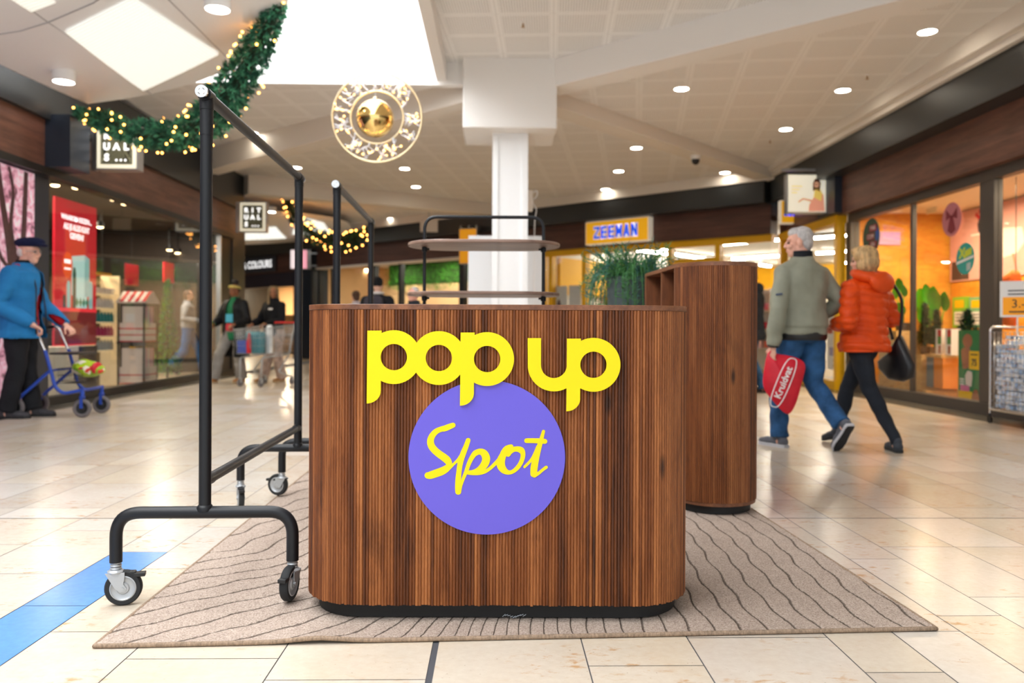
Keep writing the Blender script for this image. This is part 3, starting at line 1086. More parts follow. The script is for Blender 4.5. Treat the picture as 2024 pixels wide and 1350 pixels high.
def surface_lamp(px, py, c, label):
    p = on_sail(px, py, c)
    t = thing('surface_lamp', label, 'ceiling light', (p.x, p.y, p.z + 0.01), 0, 'white can lamps under the ceiling panels')
    mb = MB(); mb.lathe([(0.112, 0), (0.112, -0.115), (0.10, -0.115), (0.10, -0.09)], (0, 0, 0), 'Z', 28)
    mb.build('housing', M['white_gloss'], t, 40)
    mb = MB(); mb.lathe([(0.001, -0.101), (0.099, -0.1)], (0, 0, 0), 'Z', 28)
    mb.build('diffuser', M['downlight'], t)


surface_lamp(126, 142, S1, 'white can lamp under the ceiling panel near the left wall')
surface_lamp(430, -6, S1, 'white can lamp under the ceiling panel at the top edge, beside the garland')
surface_lamp(536, 410, S2, 'small white can lamp under the far ceiling panel')


def sprinkler(px, py, h, label, grp='ceiling sprinklers'):
    p = at_h(px, py, h) if h == H2 else on_ceiling(px, py)
    t = thing('sprinkler', label, 'sprinkler', p, 0, grp)
    mb = MB()
    mb.lathe([(0.03, 0), (0.028, -0.012), (0.012, -0.014)], (0, 0, 0), 'Z', 14)
    mb.build('cover_plate', M['white_paint'], t, 40)
    mb = MB()
    mb.lathe([(0.009, -0.01), (0.007, -0.045), (0.02, -0.048), (0.02, -0.052), (0.002, -0.053)], (0, 0, 0), 'Z', 12)
    mb.build('head', mat('brass_sprinkler', '#b08a5a', 0.4, 0.7), t, 40)


for px, py, h, lb in ((1034, 44, H2, 'white sprinkler in the upper ceiling beside the roof light'), (1258, 140, H1, 'sprinkler close to the white step of the ceiling'),
                      (1366, 100, H1, 'sprinkler beside the step, nearer the top edge'), (1714, 148, H1, 'sprinkler between the downlights on the right'),
                      (1522, 276, H1, 'sprinkler near the corner of the right wall fascia')):
    sprinkler(px, py, h, lb)

# camera dome under the diagonal beam
p = at_h(1375, 309, 3.74)
t = thing('camera_dome', 'black and white security camera dome under the diagonal beam', 'security camera', (p.x, p.y, 3.765))
mb = MB(); mb.lathe([(0.085, 0), (0.085, -0.05), (0.07, -0.075)], (0, 0, 0), 'Z', 24); mb.build('housing', M['white_paint'], t, 40)
mb = MB(); mb.lathe([(0.062, -0.07), (0.066, -0.10), (0.05, -0.14), (0.025, -0.16), (0.001, -0.165)], (0, 0, 0), 'Z', 24); mb.build('dome', M['black_plastic'], t, 60)
# ================================================================== the pop-up stand
def rug_mat():
    m = bpy.data.materials.new('beige_carpet')
    m.use_nodes = True
    t = NT(m)
    b = t.n['Principled BSDF']
    co = t.coord('Object')
    n1 = t.noise(190, 3, 0.75, co)
    n2 = t.noise(7, 3, 0.5, co)
    c = t.ramp(n1, [(0.28, lin('#857469')), (0.5, lin('#b8a698')), (0.72, lin('#d6c8bc'))])
    c = t.mix(0.3, c, t.ramp(n2, [(0.3, 0.42), (0.7, 0.58)]), 'OVERLAY')
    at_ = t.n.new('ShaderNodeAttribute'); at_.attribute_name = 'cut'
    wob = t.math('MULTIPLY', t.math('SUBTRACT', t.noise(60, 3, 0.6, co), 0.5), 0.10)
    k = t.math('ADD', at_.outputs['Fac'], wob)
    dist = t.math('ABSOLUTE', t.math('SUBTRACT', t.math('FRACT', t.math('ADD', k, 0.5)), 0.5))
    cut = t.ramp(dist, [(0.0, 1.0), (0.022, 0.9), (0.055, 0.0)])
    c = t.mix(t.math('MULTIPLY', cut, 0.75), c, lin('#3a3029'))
    t.link(c, b.inputs['Base Color'])
    b.inputs['Roughness'].default_value = 0.95
    b.inputs['Specular IOR Level'].default_value = 0.1
    t.bump(t.math('SUBTRACT', n1, t.math('MULTIPLY', cut, 1.2)), 0.9, 0.006, b)
    return m


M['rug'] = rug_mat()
M['rug_edge'] = mat('rug_binding', '#8f7a66', 0.9, var=0.35, scale=160, bump=0.5, stretch=(1, 1, 0.3))


def build_rug():
    a, b = floor_at(187, 1282), floor_at(1850, 1247)
    c, d = floor_at(614, 931), floor_at(1457, 991)
    ul, ur = (c - a).normalized(), (d - b).normalized()
    Lr = 3.35
    a2, b2 = a + ul * Lr, b + ur * Lr
    nx, ny = 330, 400
    u = np.linspace(0, 1, nx)[None, :]
    v = np.linspace(0, 1, ny)[:, None]
    ee = lambda p: np.array([p.x, p.y])
    A, B, C, D = ee(a), ee(b), ee(b2), ee(a2)
    P = ((1 - u) * (1 - v))[..., None] * A + (u * (1 - v))[..., None] * B + (u * v)[..., None] * C + ((1 - u) * v)[..., None] * D
    x, y = P[..., 0], P[..., 1]
    # carved lines: steep on the right half, sweeping arcs on the left
    w = 1 / (1 + np.exp(-(x + 0.05) / 0.16))
    gl = -np.sqrt((x - 0.35) ** 2 + (y - 1.15) ** 2)
    gr = x * 1.0 + 0.03 * np.sin(3.0 * y) + 0.02 * (y - 2.3)
    fold = np.where(y > 3.15 + 0.25 * np.sin(4 * x), 0.5 * (y - 3.15 - 0.25 * np.sin(4 * x)), 0)
    g = w * gr + (1 - w) * (gl + 1.25 * fold) * 0.78
    g = g + 0.006 * np.sin(23 * y + 4 * x) + 0.004 * np.sin(41 * x + 9 * y)
    gy, gx = np.gradient(g, 1.0 / ny, 1.0 / nx)
    k = g / 0.086
    dist = np.abs(k - np.round(k)) * 0.086
    cut = np.exp(-(dist / 0.006) ** 2)
    rnd = np.random.RandomState(5)
    z = 0.0125 - 0.003 * cut + rnd.normal(0, 0.0007, x.shape)
    # slight wave in the front edge where it lifts off the floor
    z = z + 0.010 * np.exp(-((x + 0.52) / 0.09) ** 2) * np.exp(-((v * Lr) / 0.06) ** 2)
    me = bpy.data.meshes.new('pile')
    verts = np.stack([x, y, z], -1).reshape(-1, 3)
    idx = np.arange(nx * ny).reshape(ny, nx)
    f = np.stack([idx[:-1, :-1], idx[:-1, 1:], idx[1:, 1:], idx[1:, :-1]], -1).reshape(-1, 4)
    me.from_pydata(verts.tolist(), [], f.tolist())
    me.polygons.foreach_set('use_smooth', [True] * len(f))
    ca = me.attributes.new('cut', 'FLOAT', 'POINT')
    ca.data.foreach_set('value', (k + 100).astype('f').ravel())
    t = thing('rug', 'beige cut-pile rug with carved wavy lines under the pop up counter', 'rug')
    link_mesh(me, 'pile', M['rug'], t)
    mb = MB()
    loop = [Vector((q[0], q[1], 0.0075)) for q in ([P[0, i] for i in range(0, nx, 6)] + [P[0, -1]] + [P[j, -1] for j in range(6, ny, 8)]
                                                  + [P[-1, i] for i in range(nx - 1, 0, -8)] + [P[j, 0] for j in range(ny - 1, 0, -8)])]
    for q in loop:
        if q.y < a.y + 0.15: q.z += 0.010 * math.exp(-((q.x + 0.52) / 0.09) ** 2)
    mb.tube(loop, 0.0072, 8, closed=True)
    mb.build('binding', M['rug_edge'], t, 180)
    return t


build_rug()
RUG_Z = 0.0165


# ---- slatted walnut
def slat_mat(name, dark, mid, light, rough=0.5):
    m = bpy.data.materials.new(name)
    m.use_nodes = True
    t = NT(m)
    b = t.n['Principled BSDF']
    uvn = t.n.new('ShaderNodeUVMap')
    mp = t.n.new('ShaderNodeMapping'); mp.inputs['Scale'].default_value = (1, 0.06, 1)
    t.link(uvn.outputs[0], mp.inputs[0])
    mp2 = t.n.new('ShaderNodeMapping'); mp2.inputs['Scale'].default_value = (1, 0.3, 1)
    t.link(uvn.outputs[0], mp2.inputs[0])
    tone = t.n.new('ShaderNodeAttribute'); tone.attribute_name = 'tone'
    g1 = t.noise(46, 6, 0.65, mp.outputs[0], 0.6)
    g2 = t.noise(420, 3, 0.6, mp.outputs[0])
    blot = t.noise(9, 4, 0.6, mp2.outputs[0], 0.5)
    fac = t.math('ADD', t.math('MULTIPLY', g1, 0.55), t.math('MULTIPLY', tone.outputs['Fac'], 0.50))
    c = t.ramp(fac, [(0.28, lin(dark)), (0.52, lin(mid)), (0.80, lin(light))])
    c = t.mix(0.5, c, t.ramp(g2, [(0.25, 0.28), (0.75, 0.70)]), 'OVERLAY')
    c = t.mix(t.math('MULTIPLY', t.ramp(blot, [(0.56, 0.0), (0.74, 1.0)]), 0.45), c, lin('#33190c'))
    # knots
    vo = t.n.new('ShaderNodeTexVoronoi'); vo.inputs['Scale'].default_value = 5.5
    t.link(mp2.outputs[0], vo.inputs['Vector'])
    kn = t.ramp(vo.outputs['Distance'], [(0.03, 1.0), (0.085, 0.0)])
    c = t.mix(t.math('MULTIPLY', kn, 0.85), c, lin('#1f0f08'))
    t.link(c, b.inputs['Base Color'])
    b.inputs['Roughness'].default_value = rough
    b.inputs['Specular IOR Level'].default_value = 0.35
    t.bump(g2, 0.25, 0.001, b)
    return m


M['slats'] = slat_mat('slatted_walnut', '#331607', '#703c19', '#a8693a')
M['slats_dark'] = slat_mat('slatted_walnut_tower', '#3e1d0b', '#74401d', '#9a6238')
M['walnut'] = wood_mat('walnut_board', '#4a2614', '#8a5838', 2.2, (9, 1.2, 9), 0.42)
M['walnut_in'] = wood_mat('walnut_lining', '#5d3219', '#8a5330', 2.2, (9, 9, 1.2), 0.5)


def stadium(w, d, r, step):
    """rounded rectangle outline, counter-clockwise from the front centre; returns points, normals and arc length"""
    seg = []
    pts, nor = [], []
    def line(p, q, n):
        L = (q - p).length
        k = max(1, round(L / step))
        for i in range(k): pts.append(p.lerp(q, i / k)); nor.append(n)
    def cor(c, a0):
        k = max(2, round(r * PI / 2 / step))
        for i in range(k):
            a = a0 + PI / 2 * i / k
            n = Vector((math.cos(a), math.sin(a)))
            pts.append(c + n * r); nor.append(n)
    a, b = w / 2 - r, d / 2 - r
    V = Vector
    line(V((0, -d / 2)), V((a, -d / 2)), V((0, -1)))
    cor(V((a, -b)), -PI / 2)
    if b > 1e-4: line(V((w / 2, -b)), V((w / 2, b)), V((1, 0)))
    cor(V((a, b)), 0)
    line(V((a, d / 2)), V((-a, d / 2)), V((0, 1)))
    cor(V((-a, b)), PI / 2)
    if b > 1e-4: line(V((-w / 2, b)), V((-w / 2, -b)), V((-1, 0)))
    cor(V((-a, -b)), PI)
    line(V((-a, -d / 2)), V((0, -d / 2)), V((0, -1)))
    return pts, nor


def slat_shell(name, pts, nor, z0, z1, m, parent, depth=0.0036, closed=True, seed=1, jag=0.002):
    """one half-round moulding per outline step"""
    rnd = random.Random(seed)
    V, F, UV, T = [], [], [], []
    N = len(pts)
    prof = [(0.0, 0.0), (0.12, 0.62), (0.32, 0.95), (0.68, 0.95), (0.88, 0.62), (1.0, 0.0)]
    s = 0.0
    grp, left = 0.5, 0
    for i in range(N if closed else N - 1):
        p, q = pts[i], pts[(i + 1) % N]
        n0, n1 = nor[i], nor[(i + 1) % N]
        L = (q - p).length
        if left <= 0:
            left = rnd.choice([1, 1, 2, 3, 5, 7]); grp = rnd.random()
        left -= 1
        tv = min(1, max(0, grp * 0.65 + rnd.random() * 0.35))
        dz = rnd.uniform(-jag, jag)
        o = len(V)
        for t_, h in prof:
            c = p.lerp(q, t_); n = n0.lerp(n1, t_).normalized()
            c = c + n * (h * depth)
            V.append((c.x, c.y, z0 + dz)); V.append((c.x, c.y, z1))
        uoff = rnd.uniform(0, 30)
        voff = rnd.uniform(0, 3)
        for k in range(len(prof) - 1):
            F.append((o + 2 * k, o + 2 * k + 2, o + 2 * k + 3, o + 2 * k + 1))
            a, b = s + L * prof[k][0], s + L * prof[k + 1][0]
            UV += [(a, z0), (b, z0), (b, z1), (a, z1)]
            T.append(tv)
        s += L
    me = bpy.data.meshes.new(name)
    me.from_pydata(V, [], F)
    uv = me.uv_layers.new(name='UVMap')
    uv.data.foreach_set('uv', [x for p in UV for x in p])
    ta = me.attributes.new('tone', 'FLOAT', 'FACE')
    ta.data.foreach_set('value', T)
    me.polygons.foreach_set('use_smooth', [True] * len(F))
    me.set_sharp_from_angle(angle=R(50))
    return link_mesh(me, name, m, parent)


def outline_prism(mb, pts, z0, z1):
    n = len(pts)
    mb.add([(p.x, p.y, z0) for p in pts] + [(p.x, p.y, z1) for p in pts],
           [tuple(reversed(range(n))), tuple(range(n, 2 * n))] + [(i, (i + 1) % n, n + (i + 1) % n, n + i) for i in range(n)])
    return mb


# counter
CF = 2.530                                            # distance of the slatted front
ctr = at(984.5, 900, CF + 0.30)
CW, CD, CR = 1.262, 0.60, 0.20
counter = thing('counter', 'rounded slatted walnut counter with yellow pop up letters on its front', 'counter', (ctr.x, ctr.y, RUG_Z), -YAW)
pts, nor = stadium(CW - 0.0072, CD - 0.0072, CR, 0.0097)
slat_shell('slatted_body', pts, nor, 0.048, 0.972, M['slats'], counter, seed=11)
mb = MB()
p2, _ = stadium(CW - 0.010, CD - 0.010, CR, 0.03)
outline_prism(mb, p2, 0.05, 0.97)
mb.build('core', M['plinth'], counter, 60)
mb = MB()
p2, _ = stadium(CW + 0.002, CD + 0.002, CR, 0.03)
outline_prism(mb, p2, 0.9725, 0.9895)
tag(mb.build('top', M['walnut'], counter, 40, bevel=0.0015), 'smooth walnut top board')
mb = MB()
p2, _ = stadium(CW - 0.07, CD - 0.07, CR - 0.03, 0.03)
outline_prism(mb, p2, 0.0, 0.05)
tag(mb.build('plinth', M['plinth'], counter, 60), 'black recessed plinth')

# lettering, in metres on the counter front
PXM = CF / F_PX


def cl(px, py):                     # photo pixel on the counter front -> local x, z
    p = at(px, py, CF)
    q = Matrix.Rotation(YAW, 3, 'Z') @ (p - Vector((ctr.x, ctr.y, 0)))
    return q.x, q.z - RUG_Z


def p_letter(cx, cy, xl, xr, top, bot, tip, R0=53.0, r0=25.9):
    """outline of a 'p': stem with a curved tip and a round bowl"""
    out = [(xl, top), (xr, top)]
    a0 = math.degrees(math.acos((xr - cx) / R0))
    out += [(xr, cy - math.sqrt(R0 ** 2 - (xr - cx) ** 2))]
    n = 44
    a_start, a_end = a0, -a0
    for i in range(1, n):
        a = R(a_start + (a_end - a_start) * i / n)
        out.append((cx + R0 * math.cos(a), cy - R0 * math.sin(a)))
    xr2 = xr - 1.6
    out.append((xr2, cy + math.sqrt(R0 ** 2 - (xr2 - cx) ** 2)))
    out.append((xr2, tip))
    xl2 = xl - 1.4
    for i in range(1, 11):
        a = R(90 * i / 10)
        out.append((xl2 + (xr2 - xl2) * math.cos(a), tip + (bot - tip) * math.sin(a)))
    return out, [(cx + r0 * math.cos(2 * PI * i / 48), cy + r0 * math.sin(2 * PI * i / 48)) for i in range(48)]


def plate(name, outline, hole, d0, d1, mats, parent, conv):
    bm = bmesh.new()
    loops = []
    for lp in ([outline, hole] if hole else [outline]):
        vs = [bm.verts.new((conv(*p)[0], d0, conv(*p)[1])) for p in lp]
        loops.append([bm.edges.new((vs[i], vs[(i + 1) % len(vs)])) for i in range(len(vs))])
    res = bmesh.ops.triangle_fill(bm, edges=[e for l in loops for e in l], use_beauty=True, use_dissolve=False)
    front = [g for g in res['geom'] if isinstance(g, bmesh.types.BMFace)]
    ex = bmesh.ops.extrude_face_region(bm, geom=front)
    bmesh.ops.translate(bm, verts=[g for g in ex['geom'] if isinstance(g, bmesh.types.BMVert)], vec=(0, d1 - d0, 0))
    bmesh.ops.recalc_face_normals(bm, faces=bm.faces)
    for f in bm.faces:
        f.material_index = 0 if abs(f.normal.y) > 0.7 else 1
    me = bpy.data.meshes.new(name)
    bm.to_mesh(me); bm.free()
    return link_mesh(me, name, mats, parent)


yl = [M['yellow_acrylic'], M['acrylic_edge']]
yf = -CD / 2 - 0.0004                                   # crests of the slats
for k, (nm, args) in enumerate((
        ('letter_p', (779.6, 705.6, 727.6, 755.5, 653.4, 796.8, 772)),
        ('letter_p', (963.0, 709.4, 911.0, 938.6, 657.2, 801.2, 777)),
        ('letter_p', (1172.3, 720.7, 1120.3, 1147.6, 669.2, 812.2, 788)))):
    o, h = p_letter(*args)
    tag(plate(nm, o, h, yf - 0.013, yf - 0.005, yl, counter, cl), 'yellow letter p')
oo = [(868.1 + 53 * math.cos(2 * PI * i / 64), 707.4 + 53 * math.sin(2 * PI * i / 64)) for i in range(64)]
oh = [(868.1 + 25.9 * math.cos(2 * PI * i / 48), 707.4 + 25.9 * math.sin(2 * PI * i / 48)) for i in range(48)]
tag(plate('letter_o', oo, oh, yf - 0.0128, yf - 0.005, yl, counter, cl), 'yellow letter o')
cx, cy = 1094.5, 721.4
uo = [(1042.8, 668.2), (1069.2, 668.2)] + [(cx + 25.5 * math.cos(R(a)), cy + 25.5 * math.sin(R(a))) for a in range(180, -1, -9)]
uo += [(1120.2, 669.4), (1128, 669.4), (1128, 770 - 4)] + [(cx + 51.6 * math.cos(R(a)), cy + 51.6 * math.sin(R(a))) for a in range(62, 181, 7)]
tag(plate('letter_u', uo, None, yf - 0.0128, yf - 0.005, yl, counter, cl), 'yellow letter u')
dc = [(962.2 + 154.6 * math.cos(2 * PI * i / 96), 903.4 + 152.4 * math.sin(2 * PI * i / 96)) for i in range(96)]
disc = tag(plate('round_sign', dc, None, yf - 0.0046, yf, [M['violet_acrylic'], M['acrylic_edge']], counter, cl), 'violet round plate with yellow script')

STROKES = [
    [(497, 208, 26), (460, 222, 29), (415, 240, 30), (370, 250, 27), (320, 275, 29), (282, 320, 32), (266, 370, 35), (276, 420, 36), (310, 465, 36),
     (355, 503, 37), (400, 535, 38), (436, 565, 38), (456, 600, 32), (450, 628, 30), (425, 655, 36), (380, 680, 40), (320, 702, 40), (265, 720, 38), (238, 722, 33)],
    [(430, 665, 26), (470, 640, 14), (510, 600, 13), (550, 562, 16), (575, 530, 20)],
    [(652, 362, 24), (632, 420, 26), (604, 490, 29), (580, 560, 29), (565, 630, 27), (556, 700, 27), (550, 770, 29), (548, 840, 30), (550, 890, 30)],
    [(560, 895, 20), (578, 830, 14), (604, 750, 17), (632, 680, 20), (660, 600, 22), (690, 540, 24), (725, 495, 28), (775, 478, 31), (815, 498, 38),
     (836, 545, 41), (826, 595, 40), (795, 640, 36), (750, 672, 28), (700, 688, 22), (652, 690, 18)],
    [(640, 695, 17), (700, 702, 17), (760, 700, 18), (820, 685, 18), (870, 655, 17), (915, 615, 18), (955, 575, 20), (990, 535, 22), (1012, 490, 28), (1048, 450, 32), (1090, 428, 25)],
    [(1048, 450, 30), (1012, 510, 34), (988, 570, 42), (990, 625, 42), (1020, 670, 34), (1065, 692, 22), (1110, 682, 20), (1155, 645, 22), (1190, 595, 22),
     (1210, 540, 23), (1212, 495, 26), (1195, 465, 32), (1160, 452, 28), (1120, 455, 26), (1080, 475, 30), (1062, 505, 26)],
    [(1230, 635, 13), (1260, 605, 14), (1300, 560, 14), (1335, 500, 16), (1368, 430, 20)],
    [(1424, 270, 16), (1410, 320, 19), (1394, 380, 23), (1376, 440, 27), (1358, 500, 31), (1343, 560, 34), (1331, 620, 36), (1325, 670, 36), (1324, 706, 35)],
    [(1330, 718, 26), (1370, 702, 17), (1412, 668, 15), (1452, 638, 16)],
    [(1250, 366, 24), (1320, 366, 25), (1390, 369, 26), (1438, 373, 25)],
]


def smooth_path(p, n=6):
    out = []
    q = [p[0]] + list(p) + [p[-1]]
    for i in range(1, len(q) - 2):
        a, b, c, d = (np.array(q[j], float) for j in (i - 1, i, i + 1, i + 2))
        for k in range(n):
            t = k / n
            out.append(tuple(0.5 * (2 * b + (c - a) * t + (2 * a - 5 * b + 4 * c - d) * t * t + (3 * b - a - 3 * c + d) * t ** 3)))
    out.append(p[-1])
    return out


mb = MB()
for si, st in enumerate(STROKES):                # overlapping brush strokes, each a hair in front of the last
    P = smooth_path(st)
    L, Rr = [], []
    for i, (x, y, h) in enumerate(P):
        a, b = P[max(i - 1, 0)], P[min(i + 1, len(P) - 1)]
        d = Vector((b[0] - a[0], b[1] - a[1])).normalized()
        L.append((x - d.y * h, y + d.x * h)); Rr.append((x + d.y * h, y - d.x * h))
    s = 5.194
    f = lambda q: cl(800 + q[0] / s, 800 + q[1] / s)
    dz = yf - 0.0056 - si * 0.00007
    vs = []
    for a, b in zip(L, Rr):
        for q in (a, b):
            x, z = f(q); vs += [(x, dz, z), (x, yf - 0.0047, z)]
    fs = []
    for i in range(len(P) - 1):
        k = 4 * i
        fs += [(k, k + 2, k + 6, k + 4), (k, k + 4, k + 5, k + 1), (k + 2, k + 3, k + 7, k + 6)]
    mb.add(vs, fs)
    for e in (P[0], P[-1]):
        x, z = f(e[:2]); rr = e[2] / s * PXM
        n_ = 20
        mb.add([(x + rr * math.cos(2 * PI * q / n_), dz - 0.00003, z + rr * math.sin(2 * PI * q / n_)) for q in range(n_)], [tuple(range(n_))])
tag(mb.build('script_lettering', M['yellow_acrylic'], disc), 'yellow handwritten word Spot')
# a shred of tape on the plinth
mb = MB()
for k in range(9):
    a = k / 8
    mb.tube([(0.02 + 0.065 * a, -0.27, 0.006 + 0.004 * math.sin(9 * a)), (0.03 + 0.065 * a, -0.268, 0.011 + 0.003 * math.cos(7 * a))], 0.0012, 5)
o = mb.build('tape_shred', mat('torn_tape', '#aeb4bb', 0.5), None, 180, (ctr.x, ctr.y, RUG_Z - 0.003), rz=-YAW)
tag(o, 'shred of torn clear tape at the foot of the counter plinth', 'litter')


# ---- tower unit with open shelves on its left side
tl, tr = at(1291, 900, 4.25), at(1455.5, 900, 4.25)
TW = 0.425
tower_c = at(1374.5, 900, 4.55)
TD = 1.14
tower = thing('shelf_tower', 'tall rounded slatted walnut unit with open shelves behind the counter', 'shelf unit', (tower_c.x, tower_c.y, RUG_Z), R(1.2))
TH = 1.268 - RUG_Z
r = TW / 2
# slatted skin: front half round and the right side and the rear half round
pts, nor = stadium(TW - 0.008, TD - 0.008, r - 0.0045, 0.0105)
keep = [i for i, p in enumerate(pts) if not (p.x < -TW / 2 + 0.02 and abs(p.y) < TD / 2 - r + 0.004)]
# rotate the list so that the gap is at its ends
gap = next(i for i in range(len(pts)) if i in keep and (i - 1) % len(pts) not in keep)
order = [(gap + k) % len(pts) for k in range(len(pts)) if (gap + k) % len(pts) in keep]
slat_shell('slatted_body', [pts[i] for i in order], [nor[i] for i in order], 0.058, TH - 0.02, M['slats_dark'], tower, closed=False, seed=5)
mb = MB()
p2, _ = stadium(TW, TD, r - 0.0005, 0.03)
outline_prism(mb, p2, TH - 0.02, TH)
mb.build('top', M['walnut'], tower, 40)
p2, _ = stadium(TW - 0.01, TD - 0.01, r - 0.006, 0.03)
mb = MB(); outline_prism(mb, p2, 0.04, 0.06)
mb.build('bottom_board', M['walnut'], tower, 40)
p2, _ = stadium(TW - 0.06, TD - 0.06, r - 0.031, 0.03)
mb = MB(); outline_prism(mb, p2, 0.0, 0.042)
tag(mb.build('plinth', M['plinth'], tower, 60), 'black recessed plinth')
y0, y1 = -TD / 2 + r, TD / 2 - r
for ya, yb in ((y0 - 0.012, y0 + 0.006), (y1 - 0.006, y1 + 0.012)):
    mb = MB(); mb.box(-TW / 2 + 0.002, TW / 2 - 0.01, ya, yb, 0.06, TH - 0.02)
    mb.build('side_panel', M['walnut_in'], tower)
mb = MB(); mb.box(TW / 2 - 0.03, TW / 2 - 0.012, y0, y1, 0.06, TH - 0.02)
mb.build('back_panel', M['walnut_in'], tower)
mb = MB(); mb.box(-TW / 2 + 0.004, TW / 2 - 0.03, y0 + 0.30, y0 + 0.318, 0.06, TH - 0.02)
mb.build('divider', M['walnut_in'], tower)
for z in (0.40, 0.72):
    mb = MB(); mb.box(-TW / 2 + 0.006, TW / 2 - 0.03, y0 + 0.006, y1 - 0.006, z, z + 0.018)
    mb.build('shelf', M['walnut_in'], tower)


# ---- clothes racks
def caster(parent, x, y, z_top, wd, spin, lock=True, drop=0.0):
    """swivel caster hanging from a leg end at height z_top"""
    Mx = Matrix.Translation((x, y, 0)) @ Matrix.Rotation(spin, 4, 'Z')
    mb = MB()
    for zz in (z_top - 0.004, z_top - 0.014, z_top - 0.024):
        mb.lathe([(0.0165, -0.004), (0.0185, 0), (0.0165, 0.004)], (x, y, zz), 'Z', 20)
    mb.lathe([(0.024, -0.006), (0.027, 0), (0.02, 0.006)], (x, y, z_top - 0.034), 'Z', 20)
    rw = wd / 2
    zw = rw - drop                            # height of the axle
    for sgn in (-1, 1):                       # fork cheeks
        poly = [(-0.030, z_top - 0.036), (0.030, z_top - 0.036), (0.030, z_top - 0.05), (0.026, z_top - 0.075), (0.036, zw), (0.030, zw - 0.011), (0.016, zw - 0.011), (0.0, z_top - 0.088)]
        mb.prism(poly, sgn * 0.0175 - 0.0015, sgn * 0.0175 + 0.0015, Mx)
    mb.lathe([(0.005, -0.022), (0.005, 0.022)], Mx @ Vector((0.024, 0, zw)), 'Y', 10, Matrix.Rotation(spin, 3, 'Z'))
    c = mb.build('caster', M['zinc'], parent, 40)
    tag(c, 'zinc swivel caster')
    wc = Mx @ Vector((0.024, 0, zw))
    RM = Matrix.Rotation(spin, 3, 'Z')
    mb = MB()
    mb.lathe([(rw * 0.70, -0.013), (rw * 0.92, -0.014), (rw, -0.008), (rw, 0.008), (rw * 0.92, 0.014), (rw * 0.70, 0.013)], wc, 'Y', 36, RM, True)
    mb.build('tyre', M['rubber'], c, 50)
    mb = MB()
    mb.lathe([(0.008, -0.0145), (rw * 0.30, -0.0145), (rw * 0.36, -0.010), (rw * 0.60, -0.0115), (rw * 0.66, -0.015), (rw * 0.71, -0.0135),
              (rw * 0.71, 0.0135), (rw * 0.66, 0.015), (rw * 0.60, 0.0115), (rw * 0.36, 0.010), (rw * 0.30, 0.0145), (0.008, 0.0145)], wc, 'Y', 32, RM)
    mb.build('hub', M['zinc'], c, 50)
    if lock:
        mb = MB()
        mb.box(0.012, 0.062, -0.012, 0.012, z_top - 0.052, z_top - 0.036, Mx)
        mb.box(0.056, 0.092, -0.014, 0.014, z_top - 0.055, z_top - 0.042, Mx)
        mb.build('brake_pedal', M['black_plastic'], c, bevel=0.002)


def make_rack(label, loc, rz, spins, drop=0.0):
    t = thing('clothes_rack', label, 'clothes rack', loc, rz, 'black tubular clothes racks')
    Ln, Wd, r = 1.47, 0.583, 0.0203
    zb, zt, zr = 0.293, 1.665, 0.398
    k = 0
    for y in (0.0, Ln):
        mb = MB()
        leg = bend([(-Wd / 2, y, 0.128), (-Wd / 2, y, zb), (Wd / 2, y, zb), (Wd / 2, y, 0.128)], 0.135, 10)
        mb.tube(leg, r, 18)
        mb.tube([(0, y, zb + 0.006), (0, y, zb + 0.016), (0, y, zb + 0.026)], [r * 1.28, r * 1.34, r * 1.05], 18)
        b = mb.build('base_tube', M['black'], t, 60)
        for sx in (-1, 1):
            caster(b, sx * Wd / 2, y, 0.132, 0.117, spins[k], True, drop if sx < 0 else 0.0); k += 1
        mb = MB()
        mb.tube([(0, y, zb), (0, y, zt - 0.01)], r, 18)
        mb.tube([(0, y, zt - 0.105), (0, y, zt + 0.0)], [r * 1.06, r * 1.06], 18)
        mb.build('post', M['black'], t, 60)
    mb = MB()
    mb.tube([(0, -0.05, zt + 0.028), (0, Ln + 0.05, zt + 0.028)], r * 0.95, 18)
    for y in (0, Ln):
        mb.tube([(0, y - 0.03, zt + 0.028), (0, y + 0.03, zt + 0.028)], r * 1.15, 18)
        mb.tube([(0, y, zt - 0.02), (0, y, zt + 0.02)], r * 1.15, 18)
    top = mb.build('hanging_rail', M['black'], t, 60)
    for y in (-0.052, Ln + 0.052):
        mb = MB()
        mb.tube([(0, y - 0.004, zt + 0.028), (0, y + 0.004, zt + 0.028)], r * 1.02, 20)
        for a in range(4):
            aa = a * PI / 2 + 0.5
            mb.tube([(0.011 * math.cos(aa), y - 0.005, zt + 0.028 + 0.011 * math.sin(aa)), (0.011 * math.cos(aa + .6), y - 0.005, zt + 0.028 + 0.011 * math.sin(aa + .6))], 0.0016, 6)
        tag(mb.build('end_cap', M['chrome'], top, 50), 'silver end cap')
    mb = MB()
    mb.tube([(0, 0.0, zr), (0, Ln, zr)], r * 0.88, 18)
    for y in (0.03, Ln - 0.03): mb.tube([(0, y - 0.03, zr), (0, y + 0.03, zr)], r * 1.0, 18)
    mb.build('lower_rail', M['black'], t, 60)
    return t


r1 = at(405.5, 900, 2.722)
rack = make_rack('black tubular clothes rack on casters in front, left of the counter', (r1.x, r1.y, RUG_Z), R(1.8), [R(12), R(-100), R(-70), R(165)], RUG_Z)
r2 = at(664, 900, 4.43)
make_rack('black tubular clothes rack standing behind the first one', (r2.x, r2.y, RUG_Z), R(1.6), [R(160), R(20), R(60), R(100)])


